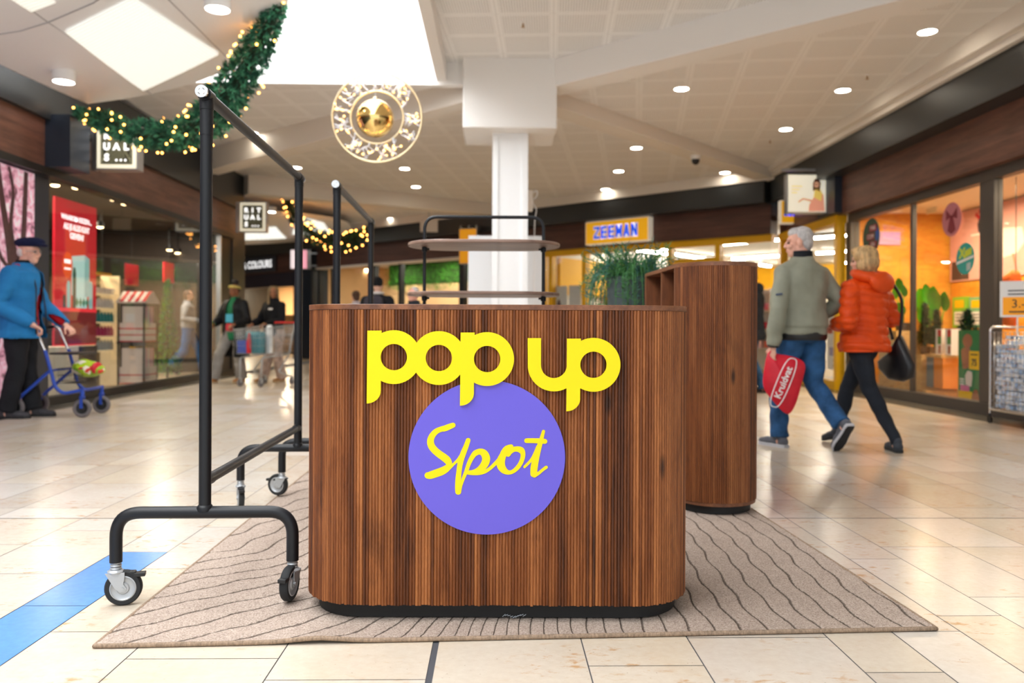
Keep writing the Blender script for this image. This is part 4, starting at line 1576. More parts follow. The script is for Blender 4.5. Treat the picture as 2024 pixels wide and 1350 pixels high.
# ---- round-ended shelf stand
M['shelf_wood'] = wood_mat('pale_walnut_shelf', '#5f4436', '#9c8172', 2.0, (1.0, 9, 9), 0.45)
e0 = at(955, 900, 4.6)
st = thing('shelf_stand', 'two-pole black metal stand with oval wooden shelves behind the counter', 'shelf', (e0.x, e0.y, RUG_Z), R(-1.0))
mb = MB()
hw = 0.338
mb.tube(bend([(-hw, 0, 0.03), (-hw, 0, 1.548), (hw, 0, 1.548), (hw, 0, 0.03)], 0.075, 8), 0.0098, 12)
mb.build('frame', M['black'], st, 60)
for s_ in (-1, 1):
    mb = MB(); mb.tube([(s_ * hw, -0.2, 0.014), (s_ * hw, 0.2, 0.014)], 0.0135, 12); mb.build('foot', M['black'], st, 60)
p2, _ = stadium(0.86, 0.50, 0.245, 0.025)
for z in (0.34, 0.72, 1.108, 1.387):
    mb = MB(); outline_prism(mb, p2, z - 0.009, z + 0.009)
    sh = mb.build('shelf', M['shelf_wood'], st, 40, bevel=0.004)
    for s_ in (-1, 1):
        mb = MB()
        mb.tube([(s_ * hw, 0, z - 0.036), (s_ * hw, 0, z - 0.012)], 0.0155, 12)
        mb.tube([(s_ * hw + s_ * -0.008, 0, z - 0.022), (s_ * hw - s_ * 0.028, 0, z - 0.022)], 0.006, 8)
        mb.build('clamp', M['black'], sh, 60)


# ---- planter with trailing grass
M['planter'] = mat('slate_planter', '#4d5a5c', 0.7, var=0.15, scale=20)
M['grass_a'] = mat('grass_leaf', '#3f7a3c', 0.6, var=0.35, scale=14)
M['grass_b'] = mat('grass_leaf_blue', '#3c6f60', 0.6, var=0.35, scale=14)
pc = at(1247, 700, 5.55)
pl = thing('potted_grass', 'bushy trailing grass in a tall slate planter behind the shelf tower', 'plant', (pc.x, pc.y, RUG_Z))
mb = MB()
mb.lathe([(0.11, 0.0), (0.13, 0.02), (0.165, 1.24), (0.175, 1.27), (0.155, 1.27), (0.15, 1.22), (0.01, 1.215)], (0, 0, 0), 'Z', 28)
mb.build('planter', M['planter'], pl, 50)
rnd = random.Random(9)
mb = MB()
for i in range(300):
    a = rnd.uniform(0, 2 * PI)
    rr = 0.14 * math.sqrt(rnd.random())
    p = Vector((rr * math.cos(a), rr * math.sin(a), 1.22))
    out = Vector((math.cos(a), math.sin(a), 0))
    up = rnd.random() < 0.55
    if up:
        h = rnd.uniform(0.08, 0.27); sp = rnd.uniform(0.02, 0.24)
        path = [p, p + out * sp * 0.3 + Vector((0, 0, h * 0.6)), p + out * sp + Vector((0, 0, h * (1.0 - 0.3 * sp)))]
    else:
        h = rnd.uniform(0.06, 0.16); sp = rnd.uniform(0.12, 0.26)
        if math.cos(a) > 0.2: sp *= 0.6
        dr = rnd.uniform(0.02, 0.42)
        path = [p, p + out * sp * 0.55 + Vector((0, 0, h)), p + out * sp * 0.95 + Vector((0, 0, h * 0.5 - dr * .2)), p + out * sp * 1.05 + Vector((0, 0, -dr))]
    path = [tuple(q) for q in path]
    P = smooth_path([(q[0], q[1], q[2]) for q in path], 4)
    mb.m = 0 if rnd.random() < 0.55 else 1
    n = len(P)
    mb.tube(P, [0.0026 * (1 - 0.75 * i / n) + 0.0007 for i in range(n)], 4)
    if rnd.random() < 0.8:                        # side leaflets
        for q in P[2:] * 2:
            q = Vector(q); dd = Vector((rnd.uniform(-1, 1), rnd.uniform(-1, 1), rnd.uniform(-.4, 1.2))) * rnd.uniform(0.03, 0.055)
            mb.tube([q, q + dd * 0.6, q + dd], [0.0022, 0.0017, 0.0005], 4)
mb.build('foliage', [M['grass_a'], M['grass_b']], pl, 180)


# ---- white information board behind the pillar
bc = at(1000, 600, 11.55)
bd = thing('display_board', 'tall white information board with grey print, half hidden behind the pillar', 'board', (bc.x, bc.y, 0.0), 0)
mb = MB(); mb.box(-0.54, 0.53, 0, 0.09, 0.04, 2.26); mb.build('panel', M['white_board'], bd, bevel=0.006)
mb = MB(); mb.box(-0.50, 0.49, -0.1, 0.19, 0.0, 0.04); mb.build('base', M['steel'], bd)
lettering('cc', 0.2, M['grey_blue'], (-0.235, -0.003, 1.18), bd, fat=0.006, name='print')
lettering('n', 0.2, M['grey_blue'], (0.315, -0.003, 1.18), bd, fat=0.006, name='print')
lettering('i', 0.2, M['grey_blue'], (-0.16, -0.003, 1.46), bd, fat=0.006, name='print')
mb = MB()
for k, w_ in enumerate((0.05, 0.07, 0.04, 0.06)): mb.box(-0.42 + 0.085 * k, -0.42 + 0.085 * k + w_, -0.002, 0.0, 0.60, 0.65)
mb.build('print', mat('pale_print', '#b9c6d6', 0.6), bd)
# ================================================================== Christmas decoration
M['fir'] = mat('fir_green', '#1f5a44', 0.7, var=0.45, scale=9)
M['fir_b'] = mat('fir_green_light', '#4f9e78', 0.7, var=0.4, scale=9)
M['fir_dark'] = mat('fir_dark', '#12301f', 0.75, var=0.4, scale=9)
M['wire'] = mat('green_wire', '#20402e', 0.6)
mbb = MB(); mbb.ball((0, 0, 0), 0.013, 8, 5)
BULB = mbb.mesh('bulb', M['fairy'], 180)
mbb = MB(); mbb.ball((0, 0, 0), 0.010, 8, 5)
BULB_W = mbb.mesh('bulb', M['fairy_white'], 180)


def garland(label, ctrl, n_needles, n_bulbs, seed, scale=1.0, mats=('fir', 'fir_b')):
    """ctrl: (px, py, distance, radius) along the swag"""
    rnd = random.Random(seed)
    P = [(at(a, b, c), r) for a, b, c, r in ctrl]
    o = P[0][0].copy()
    path = smooth_path([(p.x - o.x, p.y - o.y, p.z - o.z, r * 1.18) for p, r in P], 10)
    t = thing('garland', label, 'garland', o, 0, 'fir garlands with fairy lights')
    pts = [Vector(q[:3]) for q in path]; rad = [q[3] for q in path]
    mb = MB(); mb.tube(pts, [max(0.012, r * 0.35) for r in rad], 8)
    mb.build('core', M['fir_dark'], t, 180)
    mb = MB()
    cum = [0.0]
    for i in range(1, len(pts)): cum.append(cum[-1] + (pts[i] - pts[i - 1]).length * (rad[i] + 0.03))
    def pick():
        u = rnd.random() * cum[-1]
        i = next(k for k in range(1, len(cum)) if cum[k] >= u)
        f = (u - cum[i - 1]) / (cum[i] - cum[i - 1])
        return pts[i - 1].lerp(pts[i], f), rad[i - 1] * (1 - f) + rad[i] * f, (pts[i] - pts[i - 1]).normalized()
    for k in range(n_needles):
        p, r, d = pick()
        u, w = frame(d)
        a = rnd.uniform(0, 2 * PI)
        out = u * math.cos(a) + w * math.sin(a)
        dirn = (out + d * rnd.uniform(-0.9, 0.9)).normalized()
        tip = p + dirn * r * rnd.uniform(0.7, 1.08)
        mb.m = 0 if rnd.random() < 0.6 else 1
        for j in range(5):                       # a tip with five flat needles
            dj = (dirn + Vector((rnd.uniform(-.8, .8), rnd.uniform(-.8, .8), rnd.uniform(-.8, .8)))).normalized()
            L = rnd.uniform(0.04, 0.08) * scale
            sd = dj.cross(Vector((rnd.uniform(-1, 1), rnd.uniform(-1, 1), rnd.uniform(-1, 1)))).normalized() * 0.006 * scale
            b = tip - dirn * 0.03 * scale
            mb.add([b - sd, b + dj * L * .6 - sd, b + dj * L, b + dj * L * .6 + sd, b + sd], [(0, 1, 2, 3, 4)])
    mb.build('fir_tips', [M[mats[0]], M[mats[1]]], t)
    for k in range(n_bulbs):
        p, r, d = pick()
        u, w = frame(d)
        a = rnd.uniform(0, 2 * PI)
        q = p + (u * math.cos(a) + w * math.sin(a)) * r * rnd.uniform(1.02, 1.2)
        b = bpy.data.objects.new('bulb', BULB); COL.objects.link(b)
        b.parent = t; b.location = q
        if scale > 1.2: b.scale = (1.7,) * 3
    return t


garland('thick fir garland with fairy lights swagging from the left wall to the roof light',
        [(150, 221, 9.6, .05), (205, 240, 9.3, .105), (270, 262, 9.0, .13), (340, 266, 8.7, .145), (398, 248, 8.4, .165), (445, 195, 8.1, .18),
         (490, 128, 7.8, .155), (525, 65, 7.5, .115), (548, 18, 7.3, .08), (560, -14, 7.2, .05)], 2600, 100, 3)
garland('far garland of densely lit fir behind the two clothes racks', [(562, 378, 19.0, .06), (578, 420, 19.0, .12), (606, 452, 19.2, .16), (640, 473, 19.4, .18),
        (680, 478, 19.6, .18), (712, 468, 19.8, .15), (736, 448, 20.0, .06)], 520, 96, 8, 1.6, ('fir', 'fir_dark'))

# ring ornament with a golden ball
rp = at(745, 232, 7.6)
ring = thing('ring_ornament', 'hanging gold ring of white lit twigs around a mirror gold ball', 'Christmas ornament', rp)
px_ = 7.6 / F_PX
for nm, rr, tb in (('outer_ring', 88.5 * px_, .0105), ('inner_ring', 52 * px_, .0105)):
    mb = MB(); mb.tube([(rr * math.cos(2 * PI * k / 72), 0, rr * math.sin(2 * PI * k / 72)) for k in range(72)], tb, 10, closed=True)
    mb.build(nm, M['gold_rim'], ring, 180)
mb = MB(); mb.ball((-0.016, 0, -0.01), 0.176, 40, 24); ball = mb.build('gold_ball', M['gold'], ring, 180)
mb = MB(); mb.lathe([(0.022, 0.155), (0.022, 0.185), (0.015, 0.19)], (-0.016, 0, 0), 'Z', 14); mb.build('ball_cap', M['gold_rim'], ball, 60)
mb = MB(); mb.tube([(-0.016, 0, 0.175), (-0.012, 0, 88 * px_)], 0.003, 5); mb.build('ball_thread', M['white_twig'], ball)
for s_ in (-1, 1):
    mb = MB()
    x = s_ * 0.19
    mb.tube([(x, 0, 0.37), (x, 0, 0.43)], 0.007, 8)
    mb.tube([(x, 0, 0.43), (x + s_ * 0.05, 0.05, 5.1 - rp.z)], 0.0022, 5)
    mb.build('hanging_wire', M['gold_rim'], ring)
rnd = random.Random(21)
tips = []
for k in range(30):
    a = 2 * PI * k / 30 + rnd.uniform(-.08, .08)
    r0, r1 = rnd.choice([(53, 86), (55, 88), (86, 55)])
    b = a + rnd.uniform(-0.42, 0.42)
    pts = []
    for i in range(7):
        f = i / 6
        rr = (r0 + (r1 - r0) * f) * px_; aa = a + (b - a) * f
        pts.append(Vector((rr * math.cos(aa) + rnd.uniform(-.008, .008), rnd.uniform(-.03, .03), rr * math.sin(aa) + rnd.uniform(-.008, .008))))
    mb = MB(); mb.tube(pts, [0.0085 - 0.0006 * i for i in range(7)], 6)
    for i in (2, 3, 4, 5):
        d = Vector((rnd.uniform(-1, 1), rnd.uniform(-.6, .6), rnd.uniform(-1, 1))).normalized() * rnd.uniform(.04, .08)
        q = pts[i] + d
        if math.hypot(q.x, q.z) > 88 * px_ or math.hypot(q.x, q.z) < 50 * px_: d = -d
        mb.tube([pts[i], pts[i] + d * .6, pts[i] + d], [.006, .005, .003], 6)
        tips.append(pts[i] + d); tips.append(pts[i])
    mb.build('twig', M['white_twig'], ring, 180)
for q in rnd.sample(tips, 96):
    b = bpy.data.objects.new('bulb', BULB_W); COL.objects.link(b)
    b.parent = ring; b.location = q + Vector((0, -0.012, 0))

# ================================================================== hanging signs
M['sign_face'] = mat('cream_sign_face', '#f3ecd2', 0.4, emit='#f3ecd2', estr=0.55)
M['sign_pattern'] = mat('dark_pattern', '#3d3b2a', 0.5)
M['sign_line'] = mat('cream_line', '#c9c49a', 0.5, emit='#d8d3a8', estr=0.25)
M['glow_ink'] = mat('glowing_letter', '#ffffff', 0.5, emit='#ffffff', estr=1.2)


def box_sign(name, label, p, w, h, d, housing, face, side, group=None, rz=0.0, brackets=True, wall_x=None, cat='sign'):
    """double-sided box sign facing the hall, fixed to the wall by two short arms; side = -1 left wall, +1 right wall"""
    t = thing(name, label, cat, p, rz, group)
    mb = MB(); mb.box(-w / 2, w / 2, -d / 2, d / 2, -h / 2, h / 2)
    hs = mb.build('housing', housing, t, bevel=0.006)
    mb = MB(); mb.box(-w / 2 + 0.018, w / 2 - 0.018, -d / 2 - 0.004, -d / 2 + 0.002, -h / 2 + 0.018, h / 2 - 0.018)
    f = mb.build('face', face, t)
    if brackets:
        L = abs(wall_x - p.x) if wall_x is not None else w / 2 + 0.2
        for z in (-h * 0.32, h * 0.32):
            mb = MB(); mb.beam((side * w / 2, 0, z), (side * L, 0, z), 0.05, 0.03)
            mb.build('bracket', M['steel'], t)
        mb = MB(); mb.box(side * (w / 2 + 0.05) - 0.02, side * (w / 2 + 0.05) + 0.02, -0.05, 0.05, -h / 2, h / 2)
        mb.build('mounting_post', M['steel'], t)
    return t, f


def deco_sign(label, p, rz, wall_x):
    t, f = box_sign('shop_sign', label, p, 0.52, 0.585, 0.17, M['steel'], M['sign_face'], -1, 'deco letter box signs of the beauty shop', rz, True, wall_x)
    y = -0.0895
    mb = MB(); mb.box(-0.195, 0.195, y - 0.002, y + 0.004, -0.225, 0.225)
    pt = tag(mb.build('pattern', M['sign_pattern'], f), 'dark square with fine cream lines')
    mb = MB()
    for k in range(9):                            # fine diagonal line work
        o = -0.16 + 0.04 * k
        for s_ in (-1, 1):
            mb.beam((s_ * max(-0.18, o - 0.10), y - 0.003, -0.10 - 0.1 + 0.0), (s_ * min(0.18, o + 0.16), y - 0.003, 0.16 + 0.04), 0.001, 0.006, (0, 1, 0))
    for r_ in (0.205, 0.192):
        for a, b in (((-r_ * .95, -r_ * 1.06), (r_ * .95, -r_ * 1.06)), ((r_ * .95, -r_ * 1.06), (r_ * .95, r_ * 1.06)), ((r_ * .95, r_ * 1.06), (-r_ * .95, r_ * 1.06)), ((-r_ * .95, r_ * 1.06), (-r_ * .95, -r_ * 1.06))):
            mb.beam((a[0] * .93, y - 0.003, a[1]), (b[0] * .93, y - 0.003, b[1]), 0.001, 0.005, (0, 1, 0))
    mb.build('line_work', M['sign_line'], pt)
    for j, row in enumerate(('RIT', 'UAL', 'S')):
        for i, ch in enumerate(row):
            lettering(ch, 0.115, M['glow_ink'], (-0.12 + 0.12 * i, y - 0.005, 0.125 - 0.135 * j), f, fat=0.007, name='letter')
    for i in range(3):
        mb = MB(); mb.ball((0.0 + 0.055 * i, y - 0.004, -0.175), (0.015, 0.004, 0.015), 12, 6); mb.build('dot', M['glow_ink'], f, 180)
    return t


deco_sign('cream box sign with deco letters behind the garland on the left wall', at(237, 292, 10.15), 0.0, -5.3)
deco_sign('cream deco-letter box sign at the end of the left wall, between the racks', at(502, 430, 15.7), 0.0, -4.9)

# photo sign on the right
p = at(1592, 384, 12.85)
t, f = box_sign('photo_sign', 'bright box sign with a photo of a woman in yellow and pink, over the couple', p, 0.64, 0.62, 0.14, M['steel'],
                mat('sign_photo_ground', '#f4f0dc', 0.4, emit='#f6f2de', estr=0.45), 1, None, 0, True, 5.3)
mb = MB(); mb.box(-0.38, 0.42, -0.03, 0.03, 0.36, 0.40); mb.box(0.38, 0.42, -0.03, 0.03, -0.34, 0.36); mb.build('frame', M['steel'], t)
y = -0.0745


def blob(pts, d=0.0015):
    return [(x, z) for x, z in pts]


def flat(parent, name, poly, m, y, lab=None, d=0.0015):
    mb = MB(); mb.prism(poly, y - d, y)
    o = mb.build(name, m, parent)
    if lab: o['label'] = lab
    return o


M['skin_print'] = mat('printed_skin', '#e0a988', 0.5, emit='#e0a988', estr=.35)
M['pink_print'] = mat('printed_pink', '#f0a58a', 0.5, emit='#f0a58a', estr=.35)
M['yellow_print'] = mat('printed_yellow', '#f0d06a', 0.5, emit='#f0d06a', estr=.35)
M['brown_print'] = mat('printed_brown', '#6a4430', 0.5)
flat(f, 'printed_dress', [(0.02, -0.28), (0.03, -0.18), (0.10, -0.06), (0.12, 0.05), (0.20, 0.06), (0.26, -0.02), (0.28, -0.28)], M['pink_print'], y)
flat(f, 'printed_blouse', [(0.10, -0.06), (0.12, 0.08), (0.20, 0.08), (0.24, 0.0), (0.22, -0.12)], M['yellow_print'], y - 0.001)
flat(f, 'printed_arm', [(0.11, -0.05), (0.09, -0.14), (-0.06, -0.10), (-0.14, -0.15), (-0.15, -0.125), (-0.07, -0.07), (0.09, -0.10), (0.13, 0.0)], M['skin_print'], y - 0.002)
flat(f, 'printed_hair', [(0.09, 0.03), (0.085, 0.16), (0.12, 0.235), (0.18, 0.235), (0.215, 0.17), (0.20, 0.02), (0.17, 0.05), (0.12, 0.06)], M['brown_print'], y - 0.001)
flat(f, 'printed_face', arc(0.145, 0.14, 0.045, 0, 360, 20)[:-1], M['skin_print'], y - 0.002)
flat(f, 'printed_dark_glasses', [(0.11, 0.15), (0.18, 0.15), (0.175, 0.13), (0.15, 0.14), (0.115, 0.13)], M['brown_print'], y - 0.003)
for k in range(3): flat(f, 'printed_line', [(-0.25, 0.12 - .05 * k), (-0.08 - 0.04 * k, 0.12 - .05 * k), (-0.08 - 0.04 * k, 0.105 - .05 * k), (-0.25, 0.105 - .05 * k)], M['yellow_print'], y)

# clothes shop signs
M['sign_yellow'] = mat('yellow_sign_face', '#f2b01a', 0.4, emit='#f2b01a', estr=0.45)
M['sign_white'] = mat('white_sign_edge', '#f6efdf', 0.4, emit='#fff4e0', estr=0.25)
M['sign_blue'] = mat('blue_letter', '#0a5bf0', 0.4, emit='#1464ff', estr=0.45)
M['sign_halo'] = mat('white_letter_edge', '#f5f2ff', 0.4, emit='#ffffff', estr=0.6)
sa, sb = d_line(1281, .3), d_line(1156.5, .3)
mid = dg((sa + sb) / 2, 0.21, 3.01)
wz = (sb - sa)
t, f = box_sign('shop_sign', 'yellow lit box sign with blue capitals on the dark fascia right of the pillar', mid, wz, 0.50, 0.18, M['sign_white'], M['sign_yellow'], 1, None, DRZ, False)


def block_word(word, w_total, h, t_, d, y, m, parent, name, cx=0.0):
    """heavy block capitals built from bars, one part per letter"""
    n = len(word); cw = w_total / n; w = cw * .84
    for i, ch in enumerate(word):
        x0 = cx - w_total / 2 + cw * i + cw * .08
        mb = MB()
        q = lambda *P: mb.prism([(x0 + a * w, (b - .5) * h) for a, b in P], y - d, y)
        u, v = t_ / w, t_ / h
        if ch == 'Z': q((0, 1), (1, 1), (1, 1 - v), (0, 1 - v)); q((0, 0), (1, 0), (1, v), (0, v)); q((0, v), (1 - u, 1 - v), (1, 1 - v), (u, v))
        if ch == 'E':
            q((0, 0), (u, 0), (u, 1), (0, 1))
            for c in (0, .5 - v / 2, 1 - v): q((0, c), (1, c), (1, c + v), (0, c + v))
        if ch in 'MN': q((0, 0), (u, 0), (u, 1), (0, 1)); q((1 - u, 0), (1, 0), (1, 1), (1 - u, 1))
        if ch == 'M': q((0, 1), (u, 1), (.5 + u / 2, .25), (.5 - u / 2, .25)); q((1, 1), (1 - u, 1), (.5 - u / 2, .25), (.5 + u / 2, .25))
        if ch == 'N': q((0, 1), (u, 1), (1, 0), (1 - u, 0))
        if ch == 'A': q((0, 0), (u, 0), (.5 + u / 2, 1), (.5 - u / 2, 1)); q((1, 0), (1 - u, 0), (.5 - u / 2, 1), (.5 + u / 2, 1)); q((.2, .2), (.8, .2), (.8, .2 + v * .8), (.2, .2 + v * .8))
        mb.build(name, m, parent)


block_word('ZEEMAN', wz * .72, .285, .076, .003, -.094, M['sign_halo'], f, 'letter_outline', -.02)
block_word('ZEEMAN', wz * .715, .262, .054, .003, -.0975, M['sign_blue'], f, 'letter', -.02)
p = at(1572, 420, 14.55)
t, f = box_sign('shop_sign', 'yellow and blue box sign half hidden behind the photo sign', p, 0.58, 0.42, 0.14, M['sign_white'], M['sign_yellow'], 1, None, 0, True, 5.3)
block_word('ZEEMAN', .48, .15, .04, .003, -.0745, M['sign_blue'], f, 'letter')

# pink sign, orange sign, white sign further back
p = at(592, 513, 23.4)
t, f = box_sign('shop_sign', 'small pink and white box sign behind the first clothes rack', p, 0.50, 0.56, 0.14, M['steel'], mat('pink_sign', '#f2a2b4', 0.4, emit='#f2a2b4', estr=.7), 1, None, 0, True, p.x + 0.5)
flat(f, 'white_half', [(-0.235, -0.26), (-0.10, -0.26), (-0.10, 0.26), (-0.235, 0.26)], mat('white_sign_half', '#f6e6ea', 0.4, emit='#fff0f4', estr=.6), -0.0745)
p = at(927, 487, 19.4)
t, f = box_sign('shop_sign', 'orange box sign left of the white information board', p, 0.46, 0.85, 0.14, M['steel'], mat('orange_sign', '#f0a21c', 0.4, emit='#f0a21c', estr=.4), -1, None, R(-20), False)
for x in (-0.2, 0.0, 0.2):
    mb = MB(); mb.box(x - 0.02, x + 0.02, -0.02, 0.5, 0.42, 0.5); mb.build('bracket', M['steel'], t)
p = at(848, 447, 19.6)
t = thing('hanging_sign', 'plain beige hanging sign under the far beam, above the oval shelf stand', 'sign', p)
mb = MB(); mb.box(-0.21, 0.21, -0.03, 0.03, -0.14, 0.14); mb.build('panel', M['cream_paint'], t)
mb = MB(); mb.tube([(0, 0, 0.14), (0, 0, H1 - p.z)], 0.012, 8); mb.build('rod', M['steel'], t)
# lettering of the far gift shop
sl, sr = d_line(466, .2), d_line(545, .2)
t = thing('name_panel', 'dark fascia panel with white letters of the gift shop at the far end', 'sign', dg((sl + sr) / 2, 0.2, 2.97), DRZ)
mb = MB(); mb.box(-(sl - sr) / 2, (sl - sr) / 2, -0.03, 0.03, -0.25, 0.25); mb.build('panel', mat('slate_panel', '#3a3f4a', 0.5), t)
lettering('TS & COLOURS', 0.33, M['glow_ink'], (-0.05, -0.036, 0), t, name='lettering', fat=0.004, sx=(sl - sr) * 0.92 / 2.35)

# white box with a cable on the pillar
p = Vector((0.41, 10.3, 2.55))
t = thing('junction_box', 'small white junction box with a dangling cable on the side of the pillar', 'junction box', p)
mb = MB(); mb.box(-0.02, 0.05, -0.05, 0.05, -0.12, 0.14); mb.build('box', M['cream_paint'], t, bevel=0.004)
mb = MB(); mb.tube(smooth_path([(0.03, 0, 0.1), (0.10, 0, 0.14), (0.11, 0, 0.08), (0.05, 0, 0.0), (0.10, 0, -0.10), (0.08, 0, -0.25), (0.075, 0.0, -0.6), (0.072, 0, -1.2)], 6), 0.006, 6)
mb.build('cable', M['white_gloss'], t, 180)
# ================================================================== people
SK = {}


def skin_mat(name, c):
    return mat(name, c, 0.55, var=0.08, scale=25, spec=0.3)


def cloth(name, c, var=0.18, scale=14, rough=0.85, bump=0.35, bd=0.004, sheen=0.0):
    m = mat(name, c, rough, var=var, scale=scale, bump=bump, bdist=bd, spec=0.25, sheen=sheen)
    return m


def folds(amp, seed=0, fz=1.0):
    r = np.random.RandomState(seed)
    ph = r.uniform(0, 6.28, 8)

    def f(co):
        x, y, z = co[:, 0], co[:, 1], co[:, 2]
        w = np.sin(23 * z * fz + 5 * np.sin(7 * x + ph[0]) + 4 * np.sin(8 * y + ph[1]) + ph[2])
        v = np.sin(15 * z * fz - 19 * x + 9 * y + 3 * np.sin(11 * z + ph[3]) + ph[4])
        u = np.sin(34 * x + 21 * y + 8 * np.sin(9 * z + ph[5]) + ph[6])
        return amp * (0.45 * w + 0.35 * v + 0.2 * u)
    return f


def quilt(amp, pitch, z0):
    def f(co):
        z = co[:, 2] + 0.012 * np.sin(9 * co[:, 0]) + 0.006 * np.sin(31 * co[:, 0] + 20 * co[:, 1])
        q = np.abs(np.sin(PI * (z - z0) / pitch)) ** 0.55
        return amp * (q - 0.75) + 0.0025 * np.sin(60 * co[:, 0] + 45 * co[:, 1] + 18 * z)
    return f


def V3(*a): return Vector(a)


def person(label, loc, rz, H=1.75, J=None, top=None, shirt=None, bottom=None, shoe=None, skin='#d9a38a', girth=1.0,
           head_yaw=0.0, head_tilt=0.0, vox=0.007, hands=None, feet=None, group=None, eyes=True, fem=False):
    """Figure facing its own +y. J overrides joints in metres. Returns (root, body, head matrix)."""
    s = H / 1.75
    D = dict(pelvis=(0, 0, .95), waist=(0, 0, 1.09), chest=(0, .0, 1.29), neck=(0, -.015, 1.475), head=(0, .015, 1.622),
             sl=(-.180, -.01, 1.378), sr=(.180, -.01, 1.378), el=(-.235, -.03, 1.13), er=(.235, -.03, 1.13),
             wl=(-.245, .06, .89), wr=(.245, .06, .89), hl=(-.092, 0, .90), hr=(.092, 0, .90),
             kl=(-.10, .02, .50), kr=(.10, .02, .50), al=(-.105, -.03, .085), ar=(.105, -.03, .085))
    P = {k: Vector(v) * s for k, v in D.items()}
    for k, v in (J or {}).items(): P[k] = Vector(v)
    g = girth
    root = thing('person', label, 'person', loc, rz, group)
    # ---- body: one skin from head to foot
    b = MB()
    n_ = lambda a, c, f: P[a].lerp(P[c], f)
    b.loft([(n_('pelvis', 'waist', -.75), .10 * g * s, .085 * g * s), (n_('pelvis', 'waist', -.3), .145 * g * s, .10 * g * s), (P['pelvis'], .150 * g * s, .105 * g * s),
            (P['waist'], .128 * g * s, .092 * g * s), (n_('waist', 'chest', .6), .140 * g * s, .10 * g * s), (P['chest'], .158 * g * s, .108 * g * s),
            (n_('chest', 'neck', .55), .150 * g * s, .088 * g * s), (n_('chest', 'neck', .85), .095 * s, .068 * s), (P['neck'], .056 * s, .056 * s)], 20)
    b.tube([n_('neck', 'head', -.25), n_('neck', 'head', .35), n_('neck', 'head', .75)], [.060 * s, .054 * s, .052 * s], 16)
    for q in 'lr':
        S_, E_, W_ = P['s' + q], P['e' + q], P['w' + q]
        b.tube(bend([n_('chest', 'neck', .5).lerp(S_, .6), S_, E_, W_], .05, 4), [.055 * s] * 3 + [.05 * s] * 3 + [.046 * s, .042 * s, .04 * s] + [.038 * s] * 2 + [.026 * s], 14) if False else None
        b.tube([S_.lerp(n_('chest', 'neck', .5), .35), S_, S_.lerp(E_, .3), S_.lerp(E_, .7), E_, E_.lerp(W_, .3), E_.lerp(W_, .75), W_, W_ + (W_ - E_).normalized() * .02],
               [.05 * s, .056 * s, .049 * s, .043 * s, .040 * s, .041 * s, .031 * s, .026 * s, .026 * s], 14)
        b.ball(S_, .056 * s); b.ball(E_, .041 * s)
        Hq, K, A = P['h' + q], P['k' + q], P['a' + q]
        b.tube([Hq + V3(0, 0, .04), Hq.lerp(K, .25), Hq.lerp(K, .7), K, K.lerp(A, .3), K.lerp(A, .75), A, A - V3(0, 0, .03)],
               [.082 * g * s, .076 * g * s, .058 * g * s, .052 * s, .054 * s, .038 * s, .034 * s, .034 * s], 14)
        b.ball(K, .053 * s); b.ball(Hq, .085 * g * s)
        Mf = feet_matrix(P['a' + q], (feet or {}).get(q, (0, 0)), s)
        b.tube([Mf @ V3(0, -.02, .05), Mf @ V3(0, .06, .04), Mf @ V3(0, .15, .025)], [.036 * s, .036 * s, .028 * s], 12)
        hd = (hands or {}).get(q)
        add_hand(b, W_, (W_ - E_).normalized(), q, s, *(hd or (0.5, None)))
    hs = s * (0.97 if fem else 1.0)
    HM = Matrix.Translation(P['head']) @ Matrix.Rotation(head_yaw, 4, 'Z') @ Matrix.Rotation(head_tilt, 4, 'X') @ Matrix.Scale(hs, 4)
    HR = HM.to_3x3()

    def e(c, r): b.ball(HM @ Vector(c), r, 16, 10, HR)
    e((0, -.012, .030), (.073, .092, .088)); e((0, .030, -.045), (.054, .056, .076)); e((0, .052, -.088), (.030, .028, .026))
    e((0, .066, .024), (.052, .022, .018)); e((0, -.03, -.03), (.058, .06, .06))
    for q in (-1, 1):
        e((q * .036, .058, -.032), (.026, .026, .024)); e((q * .075, -.008, -.012), (.010, .020, .031))
    b.tube([HM @ V3(0, .082, .012), HM @ V3(0, .094, -.010), HM @ V3(0, .101, -.028), HM @ V3(0, .088, -.038)], [.009 * hs, .011 * hs, .0145 * hs, .011 * hs], 10)
    for q in (-1, 1): e((q * .012, .094, -.034), (.009, .010, .008))
    for dz in (-.060, -.070): b.tube([HM @ V3(-.021, .076, dz), HM @ V3(0, .086, dz + .002), HM @ V3(.021, .076, dz)], [.005 * hs, .0075 * hs, .005 * hs], 8)
    key = skin
    if key not in SK: SK[key] = skin_mat('skin_' + key.strip('#'), key)
    body = link_mesh(remeshed(b, 'body', vox, 2), 'body', SK[key], root)
    if eyes:
        if 'eye' not in SK:
            SK['eye'] = mat('dark_eye', '#241a15', 0.25); SK['lip'] = mat('lips', '#a85f58', 0.5)
        for q in (-1, 1):
            mb = MB(); mb.ball(HM @ V3(q * .030, .0745, -.004), (.012, .011, .0075), 12, 8, HR); mb.build('eye', SK['eye'], root, 180)
        mb = MB(); mb.tube([HM @ V3(-.019, .082, -.0655), HM @ V3(0, .0925, -.064), HM @ V3(.019, .082, -.0655)], [.002 * hs, .0034 * hs, .002 * hs], 8); mb.build('mouth', SK['lip'], root, 180)

